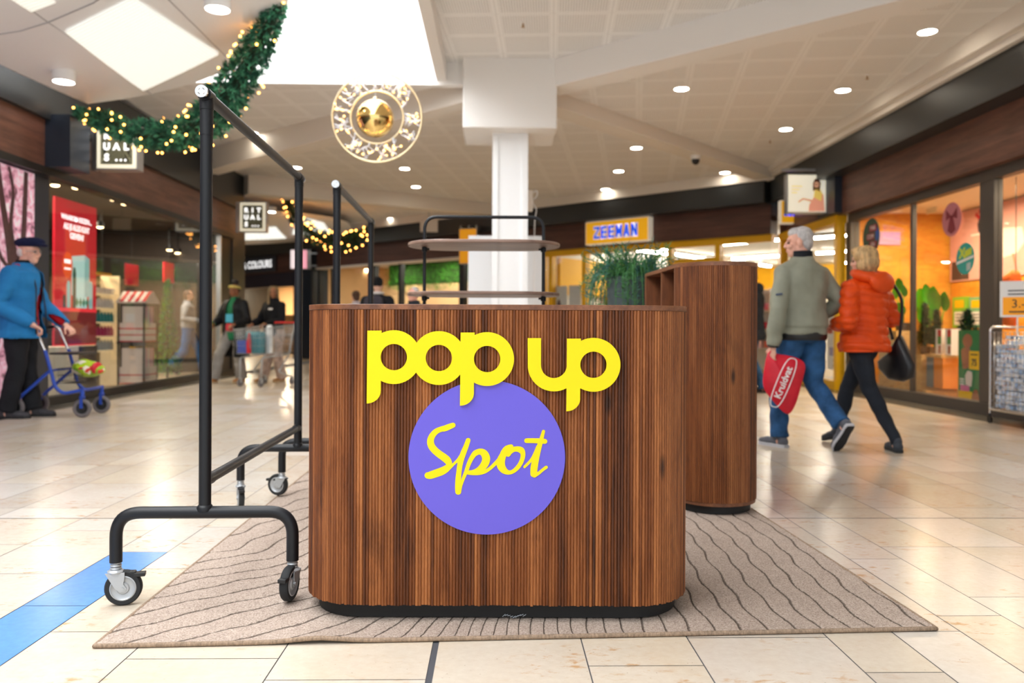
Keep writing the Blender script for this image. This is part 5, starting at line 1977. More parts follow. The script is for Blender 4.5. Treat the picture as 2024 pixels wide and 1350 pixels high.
    def torso_cloth(c, nm):
        m_ = MB()
        t, hem = c.get('t', .03), c['hem']
        zt = P['neck'].z
        R_ = []
        # centre line from the hem up to the neck
        def ctr(z):
            pts = [P['pelvis'], P['waist'], P['chest'], P['neck']]
            if z <= pts[0].z: return Vector((pts[0].x, pts[0].y, z))
            for a_, c_ in zip(pts[:-1], pts[1:]):
                if z <= c_.z: return a_.lerp(c_, (z - a_.z) / (c_.z - a_.z))
            return Vector((pts[-1].x, pts[-1].y, z))
        fl = c.get('flare', 0.0)
        prof = [(hem, .150 + fl, .115 + fl), (hem + .06, .155 + fl, .12 + fl), (P['pelvis'].z, .155, .115), (P['waist'].z, .148 - c.get('fit', 0), .108 - c.get('fit', 0)),
                (P['waist'].z * .4 + P['chest'].z * .6, .156, .115), (P['chest'].z, .168, .118), (P['chest'].z * .45 + zt * .55, .158, .098),
                (P['chest'].z * .15 + zt * .85, .098, .078), (zt + .005, .066, .066), (zt + c.get('collar', .045), .060, .062)]
        prof = sorted([p_ for p_ in prof if p_[0] >= hem - 1e-6])
        for z, rx, ry in prof:
            top_ = z > P['chest'].z * .3 + zt * .7
            tt = t * (.55 if top_ else 1)
            R_.append((ctr(z), rx * (1 if top_ else g) * s + tt, ry * (1 if top_ else g) * s + tt))
        m_.loft(R_, 24)
        sr_ = c.get('sleeve', .055)
        cuff = c.get('cuff', .97)
        for q in 'lr':
            S_, E_, W_ = P['s' + q], P['e' + q], P['w' + q]
            W2 = E_.lerp(W_, cuff)
            m_.tube([S_.lerp(P['chest'].lerp(P['neck'], .5), .4), S_, S_.lerp(E_, .35), S_.lerp(E_, .75), E_, E_.lerp(W2, .3), E_.lerp(W2, .8), W2],
                    [sr_ * 1.05, sr_ * 1.14, sr_ * 1.12, sr_ * 1.06, sr_ * 1.05, sr_ * 1.02, sr_ * .86, sr_ * .70], 16)
            nk0 = P['neck'] + V3(0, 0, -.035)
            m_.tube([nk0, nk0.lerp(S_, .5) + V3(0, 0, .004), S_, S_.lerp(E_, .12)], [.068 * s, .066 * s, sr_ * 1.12, sr_ * 1.12], 16)
            m_.ball(S_, sr_ * 1.12); m_.ball(E_, sr_ * 1.06)
        me = remeshed(m_, nm, c.get('vox', .010), 3, c.get('push'))
        if c.get('open'):
            w0, w1, cx0 = c['open']
            bm = bmesh.new(); bm.from_mesh(me)
            dl = []
            for f_ in bm.faces:
                q_ = f_.calc_center_median()
                k_ = (zt - q_.z) / (zt - hem)
                if q_.y > ctr(q_.z).y + 0.02 and abs(q_.x - cx0) < w0 + (w1 - w0) * max(0, min(1, k_)) and q_.z > hem - .1 and abs(q_.x) < .24: dl.append(f_)
                if q_.z < hem + .012 or q_.z > zt + c.get('collar', .045) - .012 and abs(q_.x) < .1: dl.append(f_)
            bmesh.ops.delete(bm, geom=list(set(dl)), context='FACES')
            bm.to_mesh(me); bm.free()
        o = link_mesh(me, nm, c['m'], root)
        if c.get('open'):
            so = o.modifiers.new('thick', 'SOLIDIFY'); so.thickness = .009; so.offset = -1
        if c.get('lab'): o['label'] = c['lab']
        return o
    if shirt: torso_cloth(shirt, shirt.get('name', 'sweater'))
    tp = torso_cloth(top, top.get('name', 'jacket')) if top else None
    if bottom:
        m_ = MB()
        t = bottom.get('t', .014)
        m_.loft([(n_('pelvis', 'waist', -.85), .10 * g * s, .09 * g * s), (n_('pelvis', 'waist', -.4), .148 * g * s + t, .108 * g * s + t), (P['pelvis'], .150 * g * s + t, .110 * g * s + t),
                 (n_('pelvis', 'waist', .5), .142 * g * s + t, .102 * g * s + t)], 22)
        for q in 'lr':
            Hq, K, A = P['h' + q], P['k' + q], P['a' + q]
            hw = bottom.get('hem_r', .062) * s
            lo = A + (A - K).normalized() * bottom.get('drop', .02)
            m_.tube([Hq + V3(0, 0, .05), Hq.lerp(K, .2), Hq.lerp(K, .7), K, K.lerp(lo, .35), K.lerp(lo, .8), lo],
                    [.088 * g * s + t, .084 * g * s + t, .066 * g * s + t, max(.058 * s + t, hw * .95), max(.056 * s + t, hw * .97), hw, hw * 1.03], 18)
            m_.ball(K, max(.060 * s + t, hw * .95)); m_.ball(Hq, .088 * g * s + t)
        o = link_mesh(remeshed(m_, 'trousers', .010, 3, bottom.get('push', folds(.006, 3, 1.5))), 'trousers', bottom['m'], root)
        if bottom.get('lab'): o['label'] = bottom['lab']
    if shoe:
        for q in 'lr':
            Mf = feet_matrix(P['a' + q], (feet or {}).get(q, (0, 0)), s)
            m_ = MB()
            Rf = Mf.to_3x3()
            for c_, r_ in (((0, -.035, .045), (.040, .045, .042)), ((0, .03, .05), (.040, .06, .048)), ((0, .10, .04), (.046, .07, .034)), ((.0, .155, .034), (.044, .055, .028)), ((0, -.015, .085), (.040, .048, .04))):
                m_.ball(Mf @ Vector(c_), r_, 16, 10, Rf)
            up_ = link_mesh(remeshed(m_, 'shoe', .008, 2), 'shoe', shoe['m'], root)
            m_ = MB()
            ol = [(0.030, -.075), (.038, -.05), (.036, 0), (.040, .06), (.049, .12), (.044, .17), (.025, .205), (-.025, .205), (-.044, .17), (-.049, .12), (-.040, .06), (-.036, 0), (-.038, -.05), (-.030, -.075)]
            vs = [Mf @ V3(x, y, z) for z in (0.0, .026) for x, y in ol]
            n = len(ol)
            m_.add(vs, [tuple(reversed(range(n))), tuple(range(n, 2 * n))] + [(i, (i + 1) % n, n + (i + 1) % n, n + i) for i in range(n)])
            so = m_.build('sole', shoe.get('sole', M['rubber']), up_, bevel=.004)
            if shoe.get('tread'):
                m_ = MB(); ol2 = [(x * .9, y * .95 + .003) for x, y in ol]
                vs = [Mf @ V3(x, y, z) for z in (-.003, .006) for x, y in ol2]
                m_.add(vs, [tuple(reversed(range(n))), tuple(range(n, 2 * n))] + [(i, (i + 1) % n, n + (i + 1) % n, n + i) for i in range(n)])
                m_.build('tread', shoe['tread'], up_)
    return root, body, HM, P


def feet_matrix(A, spec, s):
    """spec = (yaw, heel lift angle); sole plane passes under the ankle"""
    yaw, lift = spec
    M_ = Matrix.Translation(A) @ Matrix.Rotation(yaw, 4, 'Z') @ Matrix.Rotation(-lift, 4, 'X') @ Matrix.Scale(s * 1.02, 4)
    return M_ @ Matrix.Translation((0, 0, -.083))


def add_hand(b, W, d, q, s, curl, palm):
    """palm + four fingers + thumb; palm = direction the palm faces"""
    side = -1 if q == 'l' else 1
    d = d.normalized()
    pn = Vector(palm) if palm else Vector((-side, 0, 0))
    pn = (pn - d * pn.dot(d)).normalized()
    lat = d.cross(pn) * side            # towards the thumb
    lat.normalize()
    Mx = Matrix((lat, d, pn)).transposed()
    c = W + d * .052 * s
    b.ball(c, (.041 * s, .052 * s, .017 * s), 14, 8, Mx)
    b.ball(W + d * .015 * s, (.030 * s, .03 * s, .02 * s), 12, 8, Mx)
    for k, (off, L, sp) in enumerate(((.031, .078, .10), (.0105, .086, .03), (-.0105, .080, -.05), (-.031, .064, -.13))):
        p = W + d * .088 * s + lat * off * s
        dr = (d + lat * sp).normalized()
        pts = [p - dr * .02 * s, p]
        a = curl * 0.9
        for f in (.45, .32, .23):
            dr2 = (dr * math.cos(a) + pn * math.sin(a)).normalized()
            p = p + dr2 * L * f * s
            pts.append(p); a += curl * 1.0
        b.tube(pts, [.0095 * s, .0095 * s, .0085 * s, .008 * s, .0065 * s], 8)
    p = W + d * .025 * s + lat * .028 * s
    t1 = (d * .7 + lat * .75 + pn * .25).normalized()
    t2 = (d * .95 + lat * .25 + pn * (.3 + curl * .5)).normalized()
    b.tube([p, p + t1 * .036 * s, p + t1 * .036 * s + t2 * .03 * s, p + t1 * .036 * s + t2 * .052 * s], [.013 * s, .0115 * s, .0095 * s, .0075 * s], 8)


def hair_mesh(root, HM, balls, m, name='hair', push=None, vox=.007, tubes=()):
    b = MB(); R3 = HM.to_3x3()
    for c, r in balls: b.ball(HM @ Vector(c), r, 18, 12, R3)
    for pts, rr in tubes: b.tube([HM @ Vector(p) for p in pts], rr, 8)
    return link_mesh(remeshed(b, name, vox, 2, push), name, m, root)


def strands(amp, k=150):
    def f(co):
        a = np.arctan2(co[:, 1] - co[:, 1].mean(), co[:, 0] - co[:, 0].mean())
        return amp * np.sin(k / 3 * a + 6 * np.sin(22 * co[:, 2])) + amp * .6 * np.sin(k * .55 * a + 14 * co[:, 2])
    return f


HAIR = {'grey': mat('grey_hair', '#b9b4b2', 0.7, var=0.25, scale=60, bump=.4, stretch=(1, 1, .3)), 'blond': mat('blond_hair', '#c6a270', 0.6, var=0.45, scale=50, bump=.5, stretch=(1, 1, .15)),
        'brown': mat('brown_hair', '#4d3526', 0.6, var=0.3, scale=50, bump=.4, stretch=(1, 1, .2)), 'black': mat('dark_hair', '#1d1413', 0.6, var=0.3, scale=50, bump=.4),
        'braid': mat('dark_blond_braids', '#7d6848', 0.7, var=0.45, scale=30, bump=.5), 'white': mat('white_hair', '#ddd8d4', 0.7, var=0.12, scale=60, bump=.3)}

# ---- man in the grey jacket, walking away with a red bag
DEN = cloth('blue_denim', '#2c5480', .42, 9, .85, .3)
X0 = at(1584, 660, 6.38)
man, body, HM, P = person(
    'man in a grey-green jacket and jeans walking away, red plastic bag in his left hand', (X0.x, X0.y, 0), R(22), 1.76,
    dict(al=(-.10, .13, .082), kl=(-.115, .13, .49), ar=(.12, -.30, .215), kr=(.115, -.02, .50), wl=(-.285, .0, .80), el=(-.275, -.05, 1.10), sl=(-.190, -.01, 1.368), sr=(.190, -.01, 1.368),
         er=(.30, -.10, 1.15), wr=(.22, .10, 1.02), head=(-.005, .03, 1.622)),
    dict(m=cloth('grey_green_jacket', '#8b8c7c', .10, 8, .7, .25), hem=.90, t=.036, sleeve=.064, push=folds(.0085, 2, .7), collar=.02, flare=.01, lab='grey-green blouson'),
    None, dict(m=DEN, t=.016, hem_r=.070, lab='blue jeans', drop=.0, push=folds(.007, 5, 1.8)), dict(m=mat('grey_shoe', '#5a5d66', .8, bump=.3, scale=200), sole=mat('pale_sole_edge', '#b9bac0', .7), tread=mat('dark_tread', '#1f2024', .8)),
    skin='#dfa893', girth=1.12, head_yaw=R(48), vox=.0058, feet={'l': (R(4), R(0)), 'r': (R(-10), R(50))}, hands={'l': (1.15, (1, .2, 0)), 'r': (.8, (-1, 0, 0))}, eyes=True)
hair_mesh(man, HM, [((0, -.03, .045), (.077, .086, .084)), ((0, -.055, -.005), (.068, .055, .07)), ((0, .02, .075), (.062, .06, .045))], HAIR['grey'], push=strands(.0016))
mb = MB()
for z, k in ((.815, 1.0), (.90, 1.04)): pass
rb = [((0, 0, .852), .205, .160), ((0, 0, .868), .212, .167), ((0, 0, .905), .214, .169), ((0, 0, .925), .206, .162)]
mb.loft(rb, 32); tag(mb.build('waistband', M['black_plastic'], man, 60), 'black ribbed waistband')
mb = MB(); nk = P['neck']
mb.loft([((nk.x, nk.y, nk.z - .02), .080, .080), ((nk.x, nk.y, nk.z + .015), .074, .074), ((nk.x, nk.y + .005, nk.z + .068), .072, .074)], 28)
tag(mb.build('collar', cloth('black_collar', '#1a1b20'), man, 60), 'black knit collar')
mb = MB(); w = P['wl']; e_ = P['el']; dd = (w - e_).normalized()
mb.tube([w - dd * .04, w + dd * .0], [.047, .044], 18); mb.build('cuff', M['black_plastic'], man, 60)
mb = MB(); w = P['wr']; e_ = P['er']; dd = (w - e_).normalized()
mb.tube([w - dd * .04, w + dd * .0], [.047, .044], 18); mb.build('cuff', M['black_plastic'], man, 60)
mb = MB(); q = P['sl'].lerp(P['el'], .62); mb.beam(q + V3(-.069, -.03, 0), q + V3(-.040, -.068, .004), .012, .014); mb.build('sleeve_stripe', mat('navy_stripe', '#3a4660', .7), man)

# red plastic bag: a hanging sheet-like sack held at the hand
RED = mat('red_bag', '#d8152f', .42, var=.12, scale=12, bump=.25, bdist=.004)
Mman = Matrix.Translation(man.location) @ Matrix.Rotation(R(22), 4, 'Z')
hw_ = Mman @ (P['wl'] + (P['wl'] - P['el']).normalized() * .085)
bag = thing('plastic_bag', 'red plastic carrier bag with white script hanging from the hand of the man', 'bag', hw_, 0)
bp = lambda px, py: ((px - 1521) * .004, -(py - 683) * .004)
ol = [bp(*q) for q in ((1512, 672), (1521, 668), (1530, 676), (1560, 678), (1592, 690), (1586, 715), (1578, 750), (1570, 775), (1556, 799), (1540, 785), (1520, 762), (1503, 742), (1506, 712))]
cx_ = sum(x for x, z in ol) / len(ol); cz_ = sum(z for x, z in ol) / len(ol)
mb = MB()
VS, n = [], len(ol)
rad_ = (1.0, .8, .55, .28)
for sg in (-1, 1):
    for f in rad_:
        for x, z in ol: VS.append((cx_ + (x - cx_) * f, sg * (.006 + .040 * (1 - f ** 2)) + .006 * math.sin(40 * x + 30 * z), cz_ + (z - cz_) * f))
    VS.append((cx_, sg * .05, cz_))
FS = []
blk = n * 4 + 1
for sg in (0, 1):
    o_ = sg * blk
    for k in range(3):
        for i in range(n): FS.append((o_ + k * n + i, o_ + k * n + (i + 1) % n, o_ + (k + 1) * n + (i + 1) % n, o_ + (k + 1) * n + i))
    for i in range(n): FS.append((o_ + 3 * n + i, o_ + 3 * n + (i + 1) % n, o_ + 4 * n))
for i in range(n): FS.append((i, (i + 1) % n, blk + (i + 1) % n, blk + i))
mb.add(VS, FS)
sb_ = mb.build('sack', RED, bag, 180)
ms = sb_.modifiers.new('s', 'SUBSURF'); ms.levels = 1; ms.render_levels = 2
mb = MB(); mb.tube([(-.02, 0, .02), (-.012, -.02, .05), (.006, -.02, .05), (.012, 0, .015), (.006, .02, .05), (-.012, .02, .05)], .006, 8, closed=True); mb.build('handle', RED, bag, 180)
# white print: a slanting script word in an outlined lozenge
me = text_mesh('Kruidvat', .074, .002, .0015)
me.transform(Matrix.Rotation(R(-68), 4, 'Y')); me.materials.clear(); me.materials.append(M['white_ink'])
o = bpy.data.objects.new('print', me); COL.objects.link(o); o.parent = bag; o.location = (.075, -.066, -.19)
mb = MB()
lz = [(.035 * math.cos(a) + (.16 if math.sin(a) > 0 else -.16) * .0, .19 * math.sin(a)) for a in np.linspace(0, 2 * PI, 40)]
ca, sa_ = math.cos(R(-22)), math.sin(R(-22))
mb.tube([(.075 + (x * 1.55) * ca - z * sa_ * -1 * -1, -.064, -.19 + z * ca + x * sa_) for x, z in [(.035 * math.copysign(abs(math.cos(a)) ** .6, math.cos(a)), .20 * math.copysign(abs(math.sin(a)) ** .8, math.sin(a))) for a in np.linspace(0, 2 * PI, 48)[:-1]]], .004, 6, closed=True)
mb.build('print_outline', M['white_ink'], bag, 180)

# ---- woman in the orange quilted jacket
X1 = at(1708, 660, 6.42)
lady, body, HM, P = person(
    'woman in an orange quilted jacket and black jeans walking arm in arm with the man', (X1.x, X1.y, 0), R(27), 1.60,
    dict(al=(.03, -.27, .080), kl=(-.01, -.06, .47), ar=(.0, .24, .13), kr=(.03, .18, .46), hl=(-.07, 0, .83), hr=(.07, 0, .83),
         sl=(-.170, -.01, 1.258), sr=(.170, -.01, 1.258), el=(-.255, -.06, 1.00), wl=(-.16, .16, .97), er=(.28, -.04, 1.02), wr=(.20, .17, 1.0)),
    dict(m=cloth('orange_quilt', '#d8480f', .12, 9, .5, .12), hem=.76, t=.05, sleeve=.068, push=quilt(.017, .070, .76), collar=.05, flare=.02, lab='orange quilted jacket'),
    None, dict(m=cloth('black_jeans', '#20242c', .2, 8), t=.008, hem_r=.048, drop=.01, lab='black jeans'), dict(m=mat('black_shoe', '#2c323c', .7, bump=.3, scale=200), sole=M['rubber']),
    skin='#e0ab94', girth=1.06, head_yaw=R(20), vox=.0058, feet={'l': (R(-35), 0), 'r': (R(-4), R(16))}, hands={'l': (.9, (0, 0, -1)), 'r': (.9, (-1, 0, 0))}, eyes=True, fem=True)
hair_mesh(lady, HM, [((0, -.025, .045), (.097, .108, .092)), ((0, -.055, -.02), (.096, .082, .09)), ((-.05, -.02, -.045), (.045, .06, .06)), ((.05, -.02, -.045), (.045, .06, .06)), ((0, -.06, -.075), (.075, .055, .05)), ((0, .045, .085), (.07, .05, .04))],
          HAIR['blond'], push=strands(.004, 120))
nk = P['neck']
mb = MB()
mb.tube([(nk.x + .125 * math.cos(a), nk.y - .035 + .115 * math.sin(a), nk.z + .012 + .03 * math.sin(a)) for a in np.linspace(0, 2 * PI, 25)[:-1]], [.042 if math.sin(a) < .3 else .030 for a in np.linspace(0, 2 * PI, 25)[:-1]], 14, closed=True)
mb.ball((nk.x, nk.y - .15, nk.z - .045), (.13, .055, .085), 20, 12)
hd = link_mesh(remeshed(mb, 'hood', .009, 4, folds(.004, 9)), 'hood', cloth('orange_hood', '#dd4d16', .12, 9, .5, .12), lady)
# her black shoulder bag
Ml = Matrix.Translation(lady.location) @ Matrix.Rotation(R(27), 4, 'Z')
hbp = Ml @ V3(.262, -.10, .66)
hb = thing('shoulder_bag', 'black leather shoulder bag hanging at the right side of the woman in orange', 'bag', hbp, R(27))
LEA = mat('black_leather', '#17161a', .38, bump=.2, scale=60)
mb = MB()
pr = [(-.15, .0), (-.14, -.10), (-.06, -.135), (.06, -.125), (.155, -.04), (.165, .02), (.06, .10), (.0, .20), (-.03, .24), (-.055, .20), (-.11, .09)]
R_ = []
vs = []
for yy, f in ((-.045, .80), (-.03, .95), (0, 1), (.03, .95), (.045, .80)):
    vs.append([(yy * 1.0, x * f, z * f) for x, z in pr])
n = len(pr)
mb.add([p_ for r_ in vs for p_ in r_], [tuple(reversed(range(n))), tuple(4 * n + i for i in range(n))] + [(k * n + i, k * n + (i + 1) % n, (k + 1) * n + (i + 1) % n, (k + 1) * n + i) for k in range(4) for i in range(n)])
mb.build('pouch', LEA, hb, 70)
mb = MB()
shp = P['sr'] - V3(.262, -.10, .66)
mb.tube(smooth_path([(0, -.02, .20), (-.02, -.055, .40), (-.05, -.06, .55), (shp.x + .015, shp.y - .03, shp.z + .105), (shp.x + .03, shp.y + .09, shp.z + .05), (.03, .13, .42), (.0, .04, .20)], 6), .012, 8)
mb.build('strap', LEA, hb, 180)

# ---- old man with a cap, pushing a blue walker (faces to the right of the photo)
X2 = at(40, 660, 8.3)
old, body, HM, P = person(
    'elderly man in a navy flat cap and open blue coat leaning on a blue walker', (X2.x, X2.y, 0), R(-84), 1.86,
    dict(neck=(0, .03, 1.565), head=(0, .085, 1.70), chest=(0, .01, 1.38), wr=(.19, .20, .95), er=(.285, -.09, 1.15), wl=(-.20, .36, .95), el=(-.27, .10, 1.15),
         sl=(-.200, .0, 1.455), sr=(.200, .0, 1.455), al=(-.10, .08, .088), ar=(.10, -.08, .088)),
    dict(m=cloth('blue_coat', '#2176b4', .12, 8, .75, .3), hem=.80, t=.06, sleeve=.08, push=folds(.009, 4, .8), collar=.03, flare=.04, open=(.05, .15, -.05), lab='blue coat, open at the front', name='coat'),
    dict(m=cloth('red_sweater', '#a3121f'), hem=.93, t=.022, sleeve=.05, lab='red sweater', name='sweater'),
    dict(m=cloth('black_trousers', '#1c1e23', .2, 8), t=.026, hem_r=.085, drop=.01, lab='black trousers'), dict(m=mat('dark_shoe', '#3a3a40', .7), sole=M['rubber']),
    skin='#e2b09c', girth=1.10, head_yaw=R(-10), vox=.006, hands={'r': (1.0, (0, .4, -1)), 'l': (1.0, (0, .4, -1))})
hair_mesh(old, HM, [((0, -.05, -.005), (.078, .058, .062))], HAIR['white'], push=strands(.001))
mb = MB(); R3 = HM.to_3x3()
mb.ball(HM @ V3(0, -.012, .085), (.104, .128, .055), 24, 12, R3); mb.ball(HM @ V3(0, .03, .094), (.098, .115, .048), 24, 12, R3); mb.ball(HM @ V3(0, .118, .062), (.072, .058, .015), 20, 10, R3)
mb.loft([(HM @ V3(0, -.012, .045), .080, .098), (HM @ V3(0, -.012, .085), .086, .104)], 24)
link_mesh(remeshed(mb, 'flat_cap', .007, 3), 'flat_cap', cloth('navy_wool', '#141b3c', .2, 40), old)
nk = P['neck']
mb = MB()
mb.loft([((nk.x, nk.y - .01, nk.z - .06), .125, .105), ((nk.x, nk.y, nk.z - .01), .095, .09), ((nk.x, nk.y + .01, nk.z + .045), .082, .082)], 28)
mb.build('collar', cloth('black_fleece', '#1b1d22'), old, 60)
mb = MB()
for dx in (-.012, .012):
    mb.tube([(nk.x + dx * 4 + .03, .15, 1.51), (nk.x + dx * 6 + .04, .20, 1.32), (dx * 9 + .05, .22, 1.10), (dx * 10 + .06, .23, .86)], .007, 6)
mb.build('zip_band', M['black_plastic'], old, 180)
mb = MB()
for q in (-1, 1): mb.tube([HM @ V3(q * .03 + .022 * math.cos(a), .094 - .012 * abs(math.cos(a)), -.004 + .018 * math.sin(a)) for a in np.linspace(0, 2 * PI, 17)[:-1]], .0018, 5, closed=True)
mb.tube([HM @ V3(.05, .085, 0), HM @ V3(.078, .0, .0)], .0018, 5); mb.build('glasses', M['steel'], old, 180)

# ---- man in the dark coat further back
X3 = at(1484, 660, 12.0)
drk, body, HM, P = person('bald man in a dark navy hooded coat with a brown paper bag', (X3.x, X3.y, 0), R(62), 1.84,
    dict(wl=(-.26, .05, .86), al=(-.10, .12, .085), ar=(.10, -.16, .085)),
    dict(m=cloth('dark_navy_coat', '#18232f', .2, 8), hem=.78, t=.055, sleeve=.075, push=quilt(.008, .11, .8), collar=.02, flare=.02, name='coat'), None,
    dict(m=DEN, t=.018, hem_r=.07), dict(m=M['black_plastic']), skin='#c98f7a', girth=1.1, head_yaw=R(15), vox=.010, hands={'l': (1.1, (1, 0, 0))})
hair_mesh(drk, HM, [((0, -.04, .0), (.0755, .066, .06))], HAIR['brown'], vox=.008)
nk = P['neck']
mb = MB(); mb.ball((nk.x, nk.y - .09, nk.z - .01), (.13, .08, .09), 18, 10)
mb.tube([(.1 * math.cos(a), nk.y + .1 * math.sin(a), nk.z + .01) for a in np.linspace(0, 2 * PI, 21)[:-1]], .035, 10, closed=True)
link_mesh(remeshed(mb, 'hood', .012, 3), 'hood', cloth('dark_navy_hood', '#1a2632'), drk)
Md = Matrix.Translation(drk.location) @ Matrix.Rotation(R(62), 4, 'Z')
hp_ = Md @ (P['wl'] + V3(0, .0, -.09))
KRAFT = mat('kraft_paper', '#b98a5c', .75, var=.08, scale=30)
pb = thing('paper_bag', 'brown paper carrier bag in the hand of the man in the dark coat', 'bag', (hp_.x, hp_.y, hp_.z - .60), R(18))
mb = MB(); mb.box(-.17, .17, -.07, .07, 0, .38); mb.build('bag_body', KRAFT, pb)
for y in (-.065, .065):
    mb = MB(); mb.tube(bend([(-.07, y, .37), (-.05, y * .5, .59), (.05, y * .5, .59), (.07, y, .37)], .04), .006, 6); mb.build('handle', KRAFT, pb, 180)

# ---- two women with a shopping cart
X4 = at(464, 660, 13.75)
wa, body, HM, P = person('woman with a yellow headband and long black open coat beside the shopping cart', (X4.x, X4.y, 0), R(160), 1.68,
    dict(al=(-.10, -.05, .085), ar=(.22, .25, .085), kr=(.17, .18, .48), er=(.27, .05, 1.06), wr=(.26, .22, .98), wl=(-.20, .27, .98), el=(-.26, .02, 1.06)),
    dict(m=cloth('black_puffer', '#101216', .2, 8, .6), hem=.42, t=.055, sleeve=.072, push=folds(.006, 8), flare=.05, open=(.06, .13, 0), name='coat'),
    dict(m=cloth('green_shirt', '#1e6a48'), hem=.72, t=.02, sleeve=.05, name='shirt'), dict(m=cloth('grey_sweatpants', '#8e8b88', .15, 10), t=.03, hem_r=.10), dict(m=mat('tan_boot', '#b87a3c', .8), sole=mat('pale_sole', '#c9b08c', .8)),
    skin='#8a5a40', head_yaw=R(-8), vox=.010, hands={'l': (.9, (0, 0, -1)), 'r': (.8, (-1, 0, 0))}, fem=True)
hair_mesh(wa, HM, [((0, -.03, .03), (.080, .085, .085)), ((0, -.03, .165), (.065, .06, .055))], HAIR['black'], vox=.008)
mb = MB(); mb.tube([HM @ V3(.081 * math.cos(a), -.008 + .095 * math.sin(a), .062 + .012 * math.sin(a)) for a in np.linspace(0, 2 * PI, 29)[:-1]], .022, 10, closed=True)
mb.build('headband', cloth('yellow_headband', '#c0b266', .5, 60), wa, 180)
mb = MB(); mb.box(-.07, .07, .137, .15, 1.02, 1.16); mb.build('shirt_print', mat('blue_print', '#3f9fc0', .7), wa)
mb = MB(); mb.box(-.06, .06, .139, .155, .88, 1.0); mb.build('shirt_print', mat('red_shirt_print', '#b8283a', .7), wa)
Mw = Matrix.Translation(wa.location) @ Matrix.Rotation(R(160), 4, 'Z')
cp = Mw @ (P['wr'] + V3(0, .085, -.0))
t = thing('drink_bottle', 'green and yellow drink bottle in the hand of the woman with the headband', 'bottle', (cp.x, cp.y, cp.z - .10))
mb = MB(); mb.lathe([(.032, 0), (.036, .01), (.036, .14), (.02, .18), (.014, .19), (.014, .21)], (0, 0, 0), 'Z', 16); mb.build('bottle_body', mat('green_bottle', '#7fb53a', .4), t, 50)
mb = MB(); mb.lathe([(.0365, .05), (.0365, .12)], (0, 0, 0), 'Z', 16); mb.build('bottle_label', mat('bottle_label', '#d8c23a', .5), t, 50)

X5 = at(541, 660, 13.9)
wb_, body, HM, P = person('woman with long blond braids and a black hoodie pushing the shopping cart', (X5.x, X5.y, 0), R(150), 1.66,
    dict(wl=(-.16, .34, .99), el=(-.25, .08, 1.05), wr=(.16, .34, .99), er=(.25, .08, 1.05), ar=(.10, .14, .085), al=(-.10, -.10, .085)),
    dict(m=cloth('black_hoodie', '#14151a', .2, 8), hem=.80, t=.04, sleeve=.066, push=folds(.006, 11), name='hoodie'), None,
    dict(m=cloth('pale_floral_trousers', '#b9a59b', .4, 16), t=.03, hem_r=.095), dict(m=mat('tan_boot_b', '#a06a34', .8), sole=mat('pale_sole_b', '#c9b08c', .8)),
    skin='#9a6a4e', head_yaw=R(42), vox=.010, hands={'l': (1.1, (0, .3, -1)), 'r': (1.1, (0, .3, -1))}, fem=True)
rnd = random.Random(5)
tb = []
for k in range(30):
    a = R(rnd.uniform(-215, 35)); r0 = .078
    x, y = r0 * math.cos(a), -.01 + .09 * math.sin(a)
    L = rnd.uniform(.32, .48)
    tb.append(([(x * .55, y * .55, .115), (x, y, .06), (x * 1.12, y * 1.15, -.06), (x * 1.18 + rnd.uniform(-.02, .02), y * 1.25 + rnd.uniform(-.02, .02), -.2), (x * 1.1 + rnd.uniform(-.04, .04), y * 1.3, -.12 - L)], [.014, .016, .015, .014, .008]))
hair_mesh(wb_, HM, [((0, -.02, .035), (.080, .094, .090))], HAIR['braid'], 'braids', vox=.008, tubes=tb)
mb = MB()
for k in range(4): mb.box(-.135 + .024 * k, -.117 + .024 * k, .160, .170, 1.235, 1.265)
mb.build('chest_print', M['white_ink'], wb_)

# ---- girl inside the left shop
X6 = on_x(372, 660, -6.05)
gi, body, HM, P = person('girl in a grey sweatshirt and wide jeans walking past inside the left shop window', (-6.05, X6.y, 0), R(-75), 1.68,
    dict(wl=(-.18, .24, 1.05), el=(-.24, -.06, 1.10), wr=(.18, .24, 1.05), er=(.24, -.06, 1.10), al=(-.09, .30, .085), kl=(-.09, .2, .50), ar=(.09, -.30, .19), kr=(.09, -.06, .48)),
    dict(m=cloth('grey_sweatshirt', '#8d929b', .12, 8), hem=.92, t=.03, sleeve=.06, push=folds(.005, 13), name='sweatshirt'), None,
    dict(m=cloth('wide_jeans', '#2f63a0', .25, 8), t=.02, hem_r=.10), dict(m=M['black_plastic']), skin='#d6a58c', vox=.011, feet={'r': (0, R(35))}, fem=True)
hair_mesh(gi, HM, [((0, -.03, .035), (.082, .088, .085)), ((0, -.06, -.03), (.074, .06, .09))], HAIR['brown'], vox=.009)

# ---- three people in front of the cafe
X7 = at(746, 660, 12.2)
pa, body, HM, P = person('person in a black beanie with a dark backpack walking towards the cafe', (X7.x, X7.y, 0), R(-5), 1.70, {},
    dict(m=cloth('black_parka', '#16171b', .2, 8), hem=.78, t=.05, sleeve=.075, push=folds(.006, 17)), None, dict(m=cloth('charcoal_jeans', '#26282e'), t=.016), dict(m=M['black_plastic']), skin='#caa08c', girth=1.1, vox=.012)
hair_mesh(pa, HM, [((0, -.012, .055), (.086, .104, .085)), ((0, -.02, .02), (.084, .098, .05))], cloth('black_knit', '#0f1013', .2, 60), 'beanie', vox=.008)
nk = P['neck']
mb = MB(); mb.tube([(.085 * math.cos(a), nk.y + .085 * math.sin(a), nk.z + .025) for a in np.linspace(0, 2 * PI, 21)[:-1]], .022, 10, closed=True); mb.build('scarf', cloth('pale_scarf', '#c9c4bd'), pa, 180)
